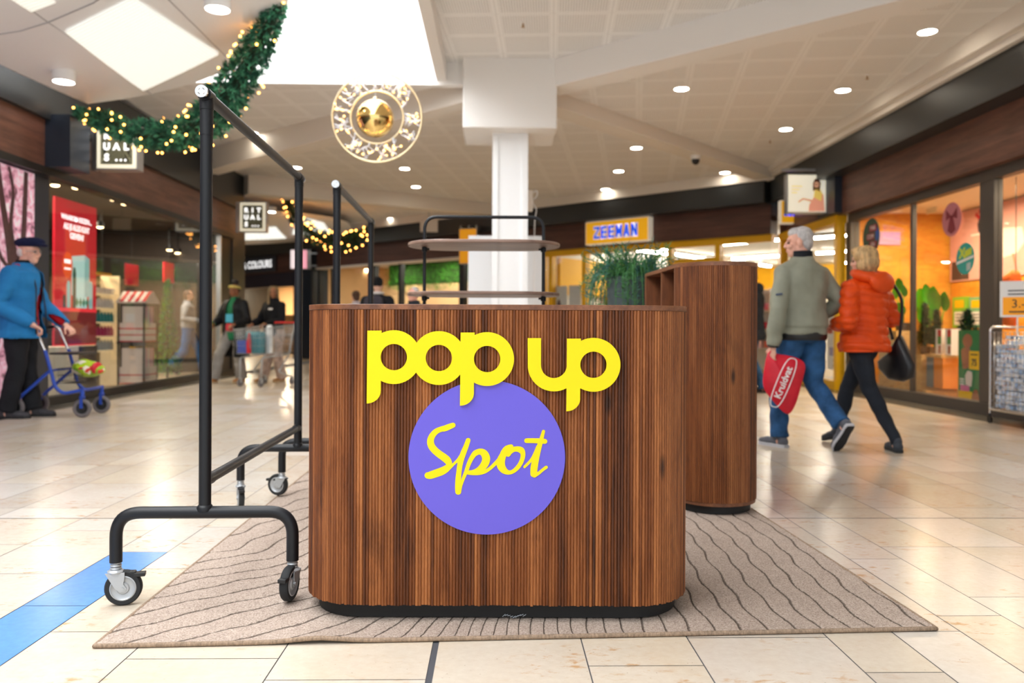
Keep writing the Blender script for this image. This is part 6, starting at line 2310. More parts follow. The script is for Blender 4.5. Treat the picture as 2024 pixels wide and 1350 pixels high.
t = thing('backpack', 'dark grey backpack on the back of the person in the black beanie', 'backpack', (X7.x, X7.y, 0), R(-5))
mb = MB(); mb.loft([((0, -.26, .98), .12, .06, 3), ((0, -.27, 1.02), .15, .08, 3), ((0, -.27, 1.22), .155, .085, 3), ((0, -.25, 1.38), .13, .065, 3), ((0, -.24, 1.42), .08, .04, 3)], 28); mb.build('pack', cloth('grey_pack', '#37343b'), t, 60)
mb = MB(); mb.loft([((0, -.36, 1.0), .10, .03, 3), ((0, -.365, 1.15), .11, .035, 3), ((0, -.35, 1.18), .10, .02, 3)], 24); mb.build('pocket', cloth('grey_pack_pocket', '#4a464e'), t, 60)

X8 = at(703, 660, 15.0)
pb2, body, HM, P = person('brown-haired woman in a pale top by the cafe, left of the black beanie', (X8.x, X8.y, 0), R(30), 1.64, {},
    dict(m=cloth('pale_top', '#cfc9d4', .1, 8), hem=.85, t=.03, sleeve=.055, push=folds(.005, 19)), None, dict(m=cloth('dark_jeans_b', '#2a3040'), t=.014), dict(m=M['black_plastic']), skin='#dba88f', vox=.013, fem=True)
hair_mesh(pb2, HM, [((0, -.03, .035), (.084, .09, .088)), ((0, -.06, -.03), (.072, .055, .07)), ((0, -.115, .06), (.04, .035, .04))], HAIR['brown'], vox=.010)

X9 = at(817, 660, 11.4)
pc_, body, HM, P = person('man with glasses and short grey hair in front of the cafe', (X9.x, X9.y, 0), R(165), 1.52, {},
    dict(m=cloth('dark_coat_b', '#23262c', .2, 8), hem=.75, t=.045, sleeve=.07, push=folds(.006, 23)), None, dict(m=cloth('dark_trousers_c', '#24262b'), t=.016), dict(m=M['black_plastic']), skin='#dca491', girth=1.15, head_yaw=R(-25), vox=.011)
hair_mesh(pc_, HM, [((0, -.025, .048), (.077, .088, .078)), ((0, -.05, .0), (.076, .055, .06))], HAIR['grey'], vox=.008)
mb = MB()
for q in (-1, 1): mb.tube([HM @ V3(q * .032 + .024 * math.cos(a), .096, -.004 + .019 * math.sin(a)) for a in np.linspace(0, 2 * PI, 17)[:-1]], .003, 5, closed=True)
mb.tube([HM @ V3(-.01, .098, .0), HM @ V3(.01, .098, .0)], .003, 5); mb.build('glasses', M['black'], pc_, 180)
# ================================================================== walker, cart and what the shops hold
def tmat(name, c, **k): return mat(name, c, k.pop('rough', .5), **k)


# ---- blue walker
M['blue_paint'] = mat('blue_paint', '#1f48b0', .35)
a_, b_ = floor_at(30, 827), floor_at(157, 825)
wk = thing('walker', 'blue four-wheeled walker with chrome handles in front of the elderly man', 'walker', ((a_.x + b_.x) / 2, (a_.y + b_.y) / 2 + .25, 0), R(1))
for s_ in (-1, 1):
    y = s_ * .235
    mb = MB(); mb.tube(bend([(-.345, y, .10), (-.30, y, .20), (.018, y, .485), (.02, y, .50)], .05), .017, 10)
    mb.build('rear_leg', M['blue_paint'], wk, 60)
    mb = MB(); mb.tube(bend([(-.04, y, .69), (.018, y, .485), (.063, y, .31), (.14, y * .98, .245), (.34, y * .9, .285)], .06), .0175, 10)
    mb.tube([(.325, y * .9, .29), (.325, y * .9, .20)], .02, 10)
    mb.build('side_tube', M['blue_paint'], wk, 60)
    mb = MB(); mb.tube(bend([(-.035, y, .67), (-.135, y, .90), (-.18, y, .935), (-.20, y, .935)], .04), .014, 10)
    h_ = tag(mb.build('handle_tube', M['chrome'], wk, 60), 'chrome handle upright')
    mb = MB(); mb.tube([(-.19, y, .935), (-.21, y, .932), (-.30, y, .925)], [.016, .019, .018], 10); mb.build('grip', M['black_plastic'], h_, 60)
    mb = MB(); mb.tube([(-.20, y, .90), (-.28, y, .88)], .006, 6); mb.build('brake_lever', M['black_plastic'], h_, 60)
    for x, rr in ((-.345, .105), (.325, .095)):
        yy = y * (.9 if x > 0 else 1.0) - s_ * 0.0
        wh = MB(); wh.lathe([(rr * .62, -.012), (rr * .8, -.019), (rr * .96, -.014), (rr, 0), (rr * .96, .014), (rr * .8, .019), (rr * .62, .012)], (x, yy, rr), 'Y', 30, None, True)
        w_ = wh.build('wheel', M['grey_rubber'], wk, 60)
        wh = MB(); wh.lathe([(.006, -.018), (.02, -.016), (rr * .3, -.008), (rr * .64, -.012), (rr * .64, .012), (rr * .3, .008), (.02, .016), (.006, .018)], (x, yy, rr), 'Y', 24)
        wh.build('hub', M['black_plastic'], w_, 50)
        if x > 0:
            mb = MB()
            for q in (-1, 1): mb.beam((x, yy + q * .026, .215), (x - .0, yy + q * .026, rr), .03, .006, (0, 1, 0))
            mb.box(x - .02, x + .02, yy - .029, yy + .029, .205, .218)
            mb.build('fork', M['blue_paint'], wk)
mb = MB(); mb.tube([(.018, -.235, .485), (.018, .235, .485)], .012, 8); mb.tube([(.33, -.21, .285), (.33, .21, .285)], .012, 8); mb.build('cross_bar', M['blue_paint'], wk, 60)
mb = MB(); mb.cbox((.13, 0, .655), (.30, .40, .022)); mb.build('seat', M['black_plastic'], wk, bevel=.008)
mb = MB()
for k in range(12):
    x = .06 + .022 * k
    mb.tube(bend([(x, -.17, .50), (x, -.16, .345), (x, .16, .345), (x, .17, .50)], .03, 3), .0022, 5)
for z, yy in ((.50, .17), (.43, .166), (.37, .162)):
    mb.tube([(.05, -yy, z), (.31, -yy, z), (.31, yy, z), (.05, yy, z)], .0026, 5, closed=True)
mb.build('wire_basket', M['black'], wk, 180)


def tote_mat():
    m = bpy.data.materials.new('printed_grocery_bag'); m.use_nodes = True
    t = NT(m); b = t.n['Principled BSDF']
    v = t.n.new('ShaderNodeTexVoronoi'); v.inputs['Scale'].default_value = 16
    t.link(t.coord('Object'), v.inputs['Vector'])
    sp = t.n.new('ShaderNodeSeparateColor'); t.link(v.outputs['Color'], sp.inputs[0])
    t.link(t.ramp(sp.outputs[0], [(0.0, lin('#a9c81e')), (0.5, lin('#cfe04a')), (0.52, lin('#f3ead8')), (0.72, lin('#f7c7b0')), (0.74, lin('#d8402c')), (0.86, lin('#7fae1a')), (1, lin('#c4d838'))]), b.inputs['Base Color'])
    t.n['Color Ramp'].color_ramp.interpolation = 'CONSTANT'
    b.inputs['Roughness'].default_value = .4
    return m


wp = wk.location
bg = thing('grocery_bag', 'bulging lime green printed grocery bag lying on the basket of the walker', 'bag', (wp.x + .29, wp.y - .02, .405))
mb = MB(); mb.ball((0, 0, .085), (.15, .14, .085), 22, 12); mb.ball((.06, -.02, .08), (.12, .12, .07), 20, 10); mb.ball((-.05, .0, .12), (.10, .10, .07), 20, 10)
link_mesh(remeshed(mb, 'bag_body', .009, 3, folds(.006, 6, 2)), 'bag_body', tote_mat(), bg)
mb = MB(); mb.ball((.115, -.04, .095), (.035, .11, .065), 14, 8); tag(mb.build('red_panel', M['red_ink'], bg, 180), 'red end of the bag')

# ---- shopping cart
cp = at(521, 660, 13.05)
CA = R(248)
cart = thing('shopping_cart', 'wire shopping cart with a red handle, pushed by the woman with braids', 'shopping cart', (cp.x, cp.y, 0), CA)
mb = MB()
def cw(x, y, z): return (x, y, z)
def bpt(u, v, w):        # basket: u rear->front, v -1..1, w bottom->top
    hw2 = (.27 - .035 * u) * (1 - .10 * (1 - w))
    zb = .52 + .06 * (1 - u) * 0
    zt = .98 - .08 * u
    return Vector((-.42 + .86 * u - .05 * (1 - w) * u, v * hw2, zb + (zt - zb) * w))
for u in np.linspace(0, 1, 23):
    for v in (-1, 1): mb.tube([bpt(u, v, 0), bpt(u, v, 1)], .0028, 5)
    mb.tube([bpt(u, -1, 0), bpt(u, 1, 0)], .0026, 5)
for v in np.linspace(-1, 1, 14):
    for u in (0, 1): mb.tube([bpt(u, v, 0), bpt(u, v, 1)], .0028, 5)
for w in (0, .33, .66, 1):
    mb.tube([bpt(0, -1, w), bpt(1, -1, w), bpt(1, 1, w), bpt(0, 1, w)], .0055 if w in (0, 1) else .003, 6, closed=True)
mb.build('basket', M['zinc'], cart, 180)
for s_ in (-1, 1):
    mb = MB()
    mb.tube(bend([(.32, s_ * .20, .13), (.30, s_ * .21, .46), (-.36, s_ * .23, .50), (-.47, s_ * .25, .98), (-.50, s_ * .25, 1.02)], .06), .013, 8)
    mb.tube(bend([(-.36, s_ * .23, .50), (-.05, s_ * .25, .22), (-.38, s_ * .27, .13)], .06), .012, 8)
    mb.build('side_frame', M['zinc'], cart, 180)
    for x, y in ((.32, s_ * .20), (-.38, s_ * .27)):
        mb = MB(); mb.lathe([(.03, -.014), (.058, -.014), (.062, 0), (.058, .014), (.03, .014)], (x, y, .062), 'Y', 20); mb.build('wheel', M['grey_rubber'], cart, 60)
        mb = MB(); mb.box(x - .02, x + .02, y - .022, y - .017, .06, .135); mb.box(x - .02, x + .02, y + .017, y + .022, .06, .135); mb.box(x - .022, x + .022, y - .022, y + .022, .128, .14); mb.build('fork', M['zinc'], cart)
mb = MB(); mb.tube([(-.50, -.27, 1.02), (-.50, .27, 1.02)], .017, 10); tag(mb.build('handle', mat('red_handle', '#d0141e', .4), cart, 60), 'red handle')


def in_cart(name, label, mbf, m, x, y, z, cat, rz=0.0):
    p = Matrix.Translation(cart.location) @ Matrix.Rotation(CA, 4, 'Z') @ Vector((x, y, z))
    mb = MB(); mbf(mb)
    o = mb.build(name, m, None, 50, p, .008, CA + rz)
    tag(o, label, cat)
    return o


in_cart('shopping_bag', 'teal shopping bag standing at the front of the cart basket', lambda b: b.loft([((0, 0, 0), .085, .14, 4), ((0, 0, .30), .095, .15, 4), ((0, 0, .34), .07, .14, 4)], 24), mat('teal_bag', '#1f7f8e', .5, var=.15), .27, .06, .53, 'bag')
in_cart('bottle', 'red bottle standing against the front wires of the cart', lambda b: b.lathe([(.035, 0), (.038, .01), (.038, .2), (.018, .27), (.018, .32), (.001, .32)], (0, 0, 0), 'Z', 18), M['red_ink'], .38, .02, .53, 'bottle')
in_cart('carton', 'bright blue carton lying in the middle of the shopping cart', lambda b: b.box(-.10, .10, -.09, .09, 0, .20), mat('blue_carton', '#1f4fc0', .5), .26, -.14, .53, 'carton')
in_cart('paper_sack', 'beige paper sack at the rear of the shopping cart', lambda b: b.loft([((0, 0, 0), .12, .10, 4), ((0, 0, .24), .125, .105, 4), ((.01, 0, .30), .10, .08, 4)], 24), mat('beige_sack', '#cbb394', .8), -.12, -.05, .53, 'bag')
in_cart('carton', 'dark grey carton on edge beside the beige sack in the cart', lambda b: b.box(-.03, .03, -.16, .16, 0, .27), mat('dark_carton', '#46505e', .6), .10, -.03, .53, 'carton')
in_cart('milk_carton', 'white carton peeking out of the top of the cart basket', lambda b: (b.box(-.04, .04, -.04, .04, 0, .40), b.prism([(-.04, .40), (.04, .40), (.0, .45)], -.04, .04)), M['white_board'], .10, .19, .53, 'carton')

# ---- left shop: blossom wall poster
def blossom_mat():
    m = bpy.data.materials.new('blossom_print'); m.use_nodes = True
    t = NT(m); b = t.n['Principled BSDF']
    co = t.coord('Object')
    n1 = t.noise(7, 6, .72, co, .8); n2 = t.noise(45, 4, .75, co)
    c = t.ramp(n1, [(.37, lin('#5e424a')), (.45, lin('#bf7c98')), (.54, lin('#e2b4ca')), (.64, lin('#f4e8ee'))])
    c = t.mix(.5, c, t.ramp(n2, [(.3, .25), (.7, .75)]), 'OVERLAY')
    t.link(c, b.inputs['Base Color']); b.inputs['Roughness'].default_value = .35
    t.link(c, b.inputs['Emission Color']); b.inputs['Emission Strength'].default_value = .35     # back-lit print
    return m


ys0, ys1 = on_x(0, 600, -5.3).y - 1.6, on_x(65, 600, -5.3).y
po = thing('wall_poster', 'tall back-lit poster of pink blossom trees beside the elderly man', 'poster', (-5.30, (ys0 + ys1) / 2, 1.40), R(90))
hwp = (ys1 - ys0) / 2
mb = MB(); mb.box(-hwp, hwp, -.012, .03, -1.28, 1.28); mb.build('print_panel', blossom_mat(), po)
M['bark_print'] = mat('printed_bark', '#4e3038', .4, var=.3, scale=30)
for pts in ([(.95, -1.27, .12), (.90, -.6, .10), (.74, -.05, .09), (.62, .45, .06), (.50, .9, .05), (.42, 1.27, .04)],
            [(.74, -.05, .06), (.88, .45, .05), (.92, .9, .045), (.94, 1.27, .04)], [(.80, .2, .04), (.66, .62, .035), (.70, 1.0, .03), (.62, 1.27, .025)],
            [(.70, .12, .05), (.46, .30, .04), (.30, .65, .035), (.12, .95, .03)], [(.92, -.75, .05), (.66, -.45, .04), (.45, -.30, .035), (.2, -.1, .03)],
            [(.30, -1.27, .1), (.25, -.6, .08), (.0, .1, .06), (-.3, .9, .05)]):
    P = smooth_path(pts, 5)
    L_ = [(x - w, z) for x, z, w in P]; R2_ = [(x + w, z) for x, z, w in P]
    mb = MB(); mb.prism(L_ + R2_[::-1], -.0135, -.012); mb.build('printed_branch', M['bark_print'], po)

# red poster with text behind the glass
y0_, y1_ = on_x(105, 600, -5.44).y, on_x(187, 600, -5.44).y
zt_, zb_ = 2.54, .69
rpz = (zt_ + zb_) / 2
rpw = (y1_ - y0_) / 2
M['poster_red'] = mat('poster_red', '#d4102a', .4, emit='#d4102a', estr=.35)  # glow put into the inks: poster and banners shine without a lamp
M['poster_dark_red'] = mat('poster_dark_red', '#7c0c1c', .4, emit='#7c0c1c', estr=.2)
rp_ = thing('red_poster', 'tall red advertising panel with white text behind the left shop window', 'poster', (-5.42, (y0_ + y1_) / 2, rpz), R(90))
mb = MB(); mb.box(-rpw, rpw, 0, .03, -(zt_ - zb_) / 2, (zt_ - zb_) / 2); mb.build('panel', M['poster_red'], rp_)
mb = MB(); mb.box(-rpw, rpw, -.002, 0, -.90, -.48); mb.build('lower_band', M['poster_dark_red'], rp_)
for tx, sz, z, sx in (('WAAROM KIEZEN...', .085, .70, 1), ('ALS JE ALLES KUNT', .105, .585, .9), ('GEVEN?', .105, .475, .95)):
    lettering(tx, sz, M['glow_ink'], (0, -.003, z), rp_, fat=.003, sx=sx * min(1, rpw * 1.7 / (len(tx) * sz * .62)))
flat(rp_, 'orange_dot', [(-.22 + .125 * math.cos(2 * PI * k / 32), .10 + .165 * math.sin(2 * PI * k / 32)) for k in range(32)], mat('poster_orange', '#f04a1a', .4, emit='#f04a1a', estr=.4), 0)
for z_, h_, n_ in ((.12, .05, 5), (.04, .025, 6)):
    for k in range(n_): flat(rp_, 'printed_mark', [(-.30 + .16 * k / n_, z_), (-.30 + .16 * (k + .7) / n_, z_), (-.30 + .16 * (k + .7) / n_, z_ + h_), (-.30 + .16 * k / n_, z_ + h_)], M['glow_ink'], -.002)
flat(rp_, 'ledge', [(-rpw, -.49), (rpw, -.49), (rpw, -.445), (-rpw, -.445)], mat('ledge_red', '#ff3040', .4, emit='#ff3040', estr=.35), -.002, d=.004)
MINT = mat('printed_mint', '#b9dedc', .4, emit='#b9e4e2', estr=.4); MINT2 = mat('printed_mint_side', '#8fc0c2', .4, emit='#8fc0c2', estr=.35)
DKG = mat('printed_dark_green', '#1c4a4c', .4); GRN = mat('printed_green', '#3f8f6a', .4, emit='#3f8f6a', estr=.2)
flat(rp_, 'printed_box', [(-.12, -.28), (.20, -.30), (.20, .26), (-.12, .22)], MINT, 0)
flat(rp_, 'printed_box_side', [(.20, -.30), (.33, -.28), (.33, .22), (.20, .26)], MINT2, 0)
flat(rp_, 'printed_box_pattern', [(-.06, -.44), (.26, -.44), (.26, -.29), (-.06, -.28)], MINT, -.001)
for k in range(4): flat(rp_, 'printed_diamond', [(-.03 + .085 * k, -.365), (.01 + .085 * k, -.43), (.05 + .085 * k, -.365), (.01 + .085 * k, -.30)], GRN, -.0026)
for x, m, w, h in ((-.30, DKG, .03, .16), (-.20, MINT2, .045, .34), (-.06, DKG, .04, .52), (.36, MINT2, .05, .36)):
    flat(rp_, 'printed_bottle', [(x - w, -.44), (x + w, -.44), (x + w, -.44 + h * .85), (x + w * .5, -.44 + h), (x - w * .5, -.44 + h), (x - w, -.44 + h * .85)], m, -.003)
t = thing('display_plinth', 'pale and black display block under the red advertising panel', 'display', (-5.50, (y0_ + y1_) / 2, 0.0), R(90))
mb = MB(); mb.box(-rpw, .02, -.1, .2, 0, .68); mb.build('pale_block', mat('pale_block', '#cfc8b8', .6), t)
mb = MB(); mb.box(.03, rpw, -.1, .2, 0, .68); mb.build('black_block', M['black_frame'], t)

# warm spots in the left shop ceiling
for i, (px, py, lb) in enumerate(((109, 366, 'warm spot lamp above the left edge of the red panel'), (151, 371, 'warm spot lamp above the right edge of the red panel'),
                                  (225, 395, 'warm spot lamp in the left shop, first one right of the red panel'), (247, 403, 'warm spot lamp in the left shop, just right of its twin'),
                                  (198, 449, 'lower warm spot lamp beside the right edge of the red panel'), (335, 494, 'deep warm spot lamp in the left shop near the first rack post'), (351, 500, 'deep warm spot lamp closest to the first rack post'))):
    h = 2.86 if i < 4 else 2.70
    p = at_h(px, py, h)
    if p.y > 16.6: p = on_x(px, py, -6.6); h = p.z
    t = thing('spot_lamp', lb, 'lamp', (p.x, p.y, h), 0, 'warm spot lamps of the left shop')
    mb = MB(); mb.lathe([(.06, 0), (.06, .09), (.03, .10)], (0, 0, 0), 'Z', 20); mb.tube([(0, 0, .09), (0, 0, 2.96 - h)], .01, 6); mb.build('housing', M['black'], t, 50)
    mb = MB(); mb.ball((0, 0, .0), (.056, .056, .022), 16, 8); mb.build('bulb', M['warm_spot'], t, 180)


# wall cabinet with bottles
def shelf_unit(label, loc, rz, w, d, levels, h, frame_m, back_m=None):
    t = thing('shelf_unit', label, 'shelf', loc, rz)
    mb = MB()
    for s_ in (-1, 1): mb.box(s_ * w / 2 - .012, s_ * w / 2 + .012, -d / 2, d / 2, 0, h)
    mb.build('upright', frame_m, t)
    if back_m:
        mb = MB(); mb.box(-w / 2, w / 2, d / 2, d / 2 + .02, 0, h); mb.build('back_panel', back_m, t)
    for z in levels:
        mb = MB(); mb.box(-w / 2 + .012, w / 2 - .012, -d / 2, d / 2, z - .02, z); mb.build('shelf', frame_m, t)
    return t


BOT = {}


def stock(shape, c):
    """one small product of each kind and colour; copies share its mesh"""
    k = (shape, c)
    if k in BOT: return BOT[k]
    mb = MB()
    if shape == 'bottle': mb.lathe([(.034, 0), (.036, .008), (.036, .11), (.016, .14), (.016, .165), (.001, .165)], (0, 0, 0), 'Z', 12)
    elif shape == 'jar': mb.lathe([(.045, 0), (.048, .01), (.048, .07), (.05, .072), (.05, .095), (.001, .095)], (0, 0, 0), 'Z', 14)
    elif shape == 'box': mb.box(-.05, .05, -.04, .04, 0, .15)
    elif shape == 'flat': mb.box(-.10, .10, -.07, .07, 0, .05)
    elif shape == 'garment':
        mb.loft([((0, 0, -.34), .13, .035), ((0, 0, -.30), .135, .04), ((0, 0, -.06), .12, .04), ((0, 0, 0), .05, .03)], 14)
        for s_ in (-1, 1): mb.tube([(s_ * .09, 0, -.05), (s_ * .17, 0, -.2)], [.04, .035], 8)
    BOT[k] = mb.mesh(shape, mat('stock_' + c.strip('#'), c, .4), 40)
    return BOT[k]


def put(shape, c, loc, rz, label, cat, group, sc=1.0):
    names = {'bottle': 'product_bottle', 'jar': 'product_jar', 'box': 'product_box', 'flat': 'gift_box', 'garment': 'hanging_garment'}
    o = bpy.data.objects.new(names[shape], stock(shape, c)); COL.objects.link(o)
    o.location = loc; o.rotation_euler = (0, 0, rz); o.scale = (sc,) * 3
    return tag(o, label, cat, group)


M['gold_shelf'] = mat('gold_shelf', '#c8a24a', .35, .4)
M['lit_shelf'] = mat('glowing_shelf', '#e8d2a4', .5, emit='#ffe2ad', estr=.35)  # emission put into the shelf material stands in for shelf lighting
M['olive_back'] = mat('olive_back', '#5b5236', .7)
yA, yB = on_x(188, 600, -6.05).y, on_x(236, 600, -6.05).y
cy = (yA + yB) / 2
levels = [.57, .79, 1.01, 1.23, 1.45]
shelf_unit('gold shelf unit with rows of bottles right of the red panel', (-6.2, cy, 0), R(90), yB - yA, .30, levels, 1.75, M['lit_shelf'], M['olive_back'])
rows = [('bottle', '#8fa0a8', 'grey bottles on the lowest shelf of the gold unit'), ('bottle', '#a01f5a', 'magenta bottles on the second shelf of the gold unit'), ('bottle', '#12828c', 'teal bottles on the third shelf of the gold unit'),
        ('bottle', '#c9cdd2', 'silver bottles on the fourth shelf of the gold unit'), ('jar', '#e0dcd2', 'cream jars on the top shelf of the gold unit')]
lab1 = ['grey bottle on the lowest shelf of the gold unit', 'magenta bottle on the second shelf of the gold unit', 'teal bottle on the third shelf of the gold unit', 'silver bottle with the yellow caps row on the fourth shelf', 'cream jar on the top shelf of the gold unit']
lab1[3] = 'silver bottle on the fourth shelf of the gold unit'
for z, (sh, c, g_), lb in zip(levels, rows, lab1):
    n = 7
    for k in range(n): put(sh, c, (-6.14, yA + .08 + (yB - yA - .16) * k / (n - 1), z + .0005), 0, lb, 'bottle' if sh == 'bottle' else 'jar', g_, .95)
for k in range(5): put('flat', '#d9a520', (-6.2, yA + .12 + (yB - yA - .24) * k / 4, 1.7505), R(90), 'gold gift box on top of the gold shelf unit', 'gift box', 'gold gift boxes on the shelf unit', .7)

# tower of striped gift boxes with a little roof
gx = on_x(273, 660, -5.72)
gt = thing('gift_tower', 'tower of white and red striped gift boxes under a small snowy roof behind the window', 'display', (-5.72, gx.y, 0), R(90))
M['stripe_white'] = mat('gift_white', '#cfc6c2', .5); M['stripe_pink'] = mat('gift_pink', '#d48a98', .5); M['stripe_red'] = mat('gift_red', '#b81c2c', .5)
def striped_box(nm, w, d, z0, z1, vertical):
    mb = MB(); mb.box(-w / 2, w / 2, -d / 2, d / 2, z0, z1); o = mb.build(nm, M['stripe_white'], gt)
    mb = MB()
    if vertical:
        for x in (-w * .22, w * .18, w * .42):
            mb.box(x - w * .05, x + w * .05, -d / 2 - .002, -d / 2, z0, z1)
        for y in (-d * .2, d * .25): mb.box(w / 2, w / 2 + .002, y - d * .12, y + d * .12, z0, z1)
    else:
        n = max(1, round((z1 - z0) / .11))
        for k in range(n): mb.box(-w / 2 - .002, w / 2 + .002, -d / 2 - .002, d / 2 + .002, z0 + k * (z1 - z0) / n, z0 + k * (z1 - z0) / n + .018)
    mb.build('stripes', M['stripe_red'] if not vertical else M['stripe_pink'], o)
striped_box('gift_box', .46, .40, .04, .30, False); striped_box('gift_box', .38, .34, .30, .60, True)
mb = MB(); mb.box(-.27, .27, -.22, .22, .67, .70); mb.build('shelf_board', M['black_frame'], gt)
mb = MB()
for x in (-.25, .25):
    for y in (-.2, .2): mb.box(x - .012, x + .012, y - .012, y + .012, 0, 1.33)
mb.build('frame', M['black_frame'], gt)
striped_box('gift_box', .45, .38, .70, 1.0, False); striped_box('gift_box', .37, .33, 1.0, 1.26, True)
mb = MB(); mb.prism([(-.27, 1.31), (.27, 1.31), (.27, 1.33), (.02, 1.50), (-.02, 1.50), (-.27, 1.33)], -.23, .23); rf_ = mb.build('roof', M['stripe_white'], gt)
mb = MB()
for k in range(4):
    y = -.2 + .115 * k
    mb.beam((.01, y, 1.5055), (.275, y, 1.3345), .05, .004); mb.beam((-.01, y, 1.5055), (-.275, y, 1.3345), .05, .004)
mb.build('roof_stripes', M['stripe_red'], rf_)
for k in range(4): put('flat', '#e2b23c', (-5.72 + .0, gx.y - .18 + .12 * k, .6003), 0, 'gold gift box between the two stacks of the striped tower', 'gift box', 'gold gift boxes in the striped tower', .45)

# red hanging banners, fir column and lights deeper in the left shop
for px0, px1, pz0, pz1, X, lb in ((247, 273, 520, 566, -7.0, 'dark red hanging banner behind the striped gift tower'), (323, 343, 517, 560, -6.6, 'red hanging banner above the fir column in the left shop'), (190, 212, 540, 562, -6.6, 'small red card above the gold shelf unit')):
    a_, b_ = on_x(px0, pz0, X), on_x(px1, pz1, X)
    t = thing('banner', lb, 'banner', (X, (a_.y + b_.y) / 2, (a_.z + b_.z) / 2), R(90))
    mb = MB(); mb.box(-(b_.y - a_.y) / 2, (b_.y - a_.y) / 2, -.01, .01, (b_.z - a_.z) / 2, -(b_.z - a_.z) / 2); mb.build('cloth', M['poster_red'] if X != -7.0 else M['poster_dark_red'], t)
    mb = MB(); mb.tube([(0, 0, (a_.z - b_.z) / 2), (0, 0, 2.95 - t.location.z)], .004, 5); mb.build('cord', M['black'], t)


def fir(label, loc, h, r, n, m1, m2, seed, pot=None, group=None):
    rnd = random.Random(seed)
    t = thing('fir_tree', label, 'tree', loc, 0, group)
    mb = MB(); mb.tube([(0, 0, 0), (0, 0, h * .95)], [.02, .006], 8); mb.build('trunk', M['fir_dark'], t, 180)
    mb = MB()
    for k in range(n):
        z = h * (.08 + .92 * rnd.random() ** 1.2)
        rr = r * (1.08 - z / h) * rnd.uniform(.6, 1.05) + .01
        a = rnd.uniform(0, 2 * PI)
        d = Vector((math.cos(a), math.sin(a), rnd.uniform(-.15, .35)))
        tip = Vector((0, 0, z)) + d * rr
        for j in range(4):
            dj = (d + Vector((rnd.uniform(-.8, .8), rnd.uniform(-.8, .8), rnd.uniform(-.6, .6)))).normalized() * rnd.uniform(.04, .08)
            sd = dj.cross(Vector((0, 0, 1))).normalized() * .012
            mb.m = 0 if rnd.random() < .5 else 1
            mb.add([tip - dj * .6 - sd, tip + dj, tip - dj * .6 + sd], [(0, 1, 2)])
    mb.build('foliage', [M[m1], M[m2]], t)
    if pot:
        mb = MB(); mb.lathe([(.06, -.10), (.085, 0), (.075, 0), (.06, -.02)], (0, 0, 0), 'Z', 18); mb.build('pot', pot, t, 50)
    return t


M['bright_green'] = mat('bright_leaf', '#6fb51c', .5, var=.3, scale=8)
p = on_x(331, 720, -5.72)
fir('bright green slender tree in the left shop between the gift tower and the girl', (-5.72, p.y, 0.0), 1.75, .22, 900, 'bright_green', 'fir_b', 31)

# ---- home shop behind the right-hand window
M['crate'] = wood_mat('pale_crate_wood', '#b98d55', '#dcb67c', 2.0, (6, 1, 9), .7)
def pallet(label, loc, w, d):
    t = thing('pallet', label, 'pallet', loc, R(-90))
    for k in range(5):
        x = -w / 2 + w * (k + .5) / 5
        mb = MB(); mb.box(x - w * .085, x + w * .085, -d / 2, d / 2, .125, .145); mb.build('deck_board', M['crate'], t)
    for x in (-w / 2 + .05, 0, w / 2 - .05):
        mb = MB(); mb.box(x - .05, x + .05, -d / 2, d / 2, .03, .125); mb.build('block', M['crate'], t)
    mb = MB()
    for x in (-w / 2 + .1, w / 2 - .1):
        for y in (-d / 2 + .05, d / 2 - .05): mb.lathe([(.001, -.012), (.03, -.012), (.03, .012), (.001, .012)], (x, y, .03), 'Y', 12)
    mb.build('castors', M['white_gloss'], t, 50)
    return t
def crate(label, loc, w, d, h):
    t = thing('crate', label, 'crate', loc, R(-90))
    n = max(3, round(h / .12))
    for nm, (x0, x1, y0, y1) in (('front_panel', (-w / 2, w / 2, -d / 2, -d / 2 + .016)), ('back_panel', (-w / 2, w / 2, d / 2 - .016, d / 2)), ('side_panel', (-w / 2, -w / 2 + .016, -d / 2 + .016, d / 2 - .016)), ('side_panel', (w / 2 - .016, w / 2, -d / 2 + .016, d / 2 - .016))):
        mb = MB()
        for k in range(n): mb.box(x0, x1, y0, y1, h * k / n + .003, h * (k + 1) / n)
        mb.build(nm, M['crate'], t)
    mb = MB(); mb.box(-w / 2 + .016, w / 2 - .016, -d / 2 + .016, d / 2 - .016, h - .03, h - .01); mb.build('top_board', M['crate'], t)
    return t


Xc = 5.98
yA1, yA0 = on_x(1770, 700, Xc).y, on_x(1806, 700, Xc).y
yB1, yB0 = on_x(1813, 700, Xc).y, on_x(1858, 700, Xc).y
ca_, cb_ = (yA0 + yA1) / 2, (yB0 + yB1) / 2
pallet('pallet under the tall crate behind the woman in orange', (Xc, ca_, 0), yA1 - yA0 + .1, .6)
pallet('pallet under the low crate in the middle of the right window', (Xc, cb_ - .1, 0), yB1 - yB0 + .25, .6)
crate('tall pale wooden crate behind the woman in orange', (Xc, ca_, .146), yA1 - yA0, .5, .78)
crate('low pale wooden crate in the middle of the right window', (Xc, cb_, .146), yB1 - yB0, .5, .46)
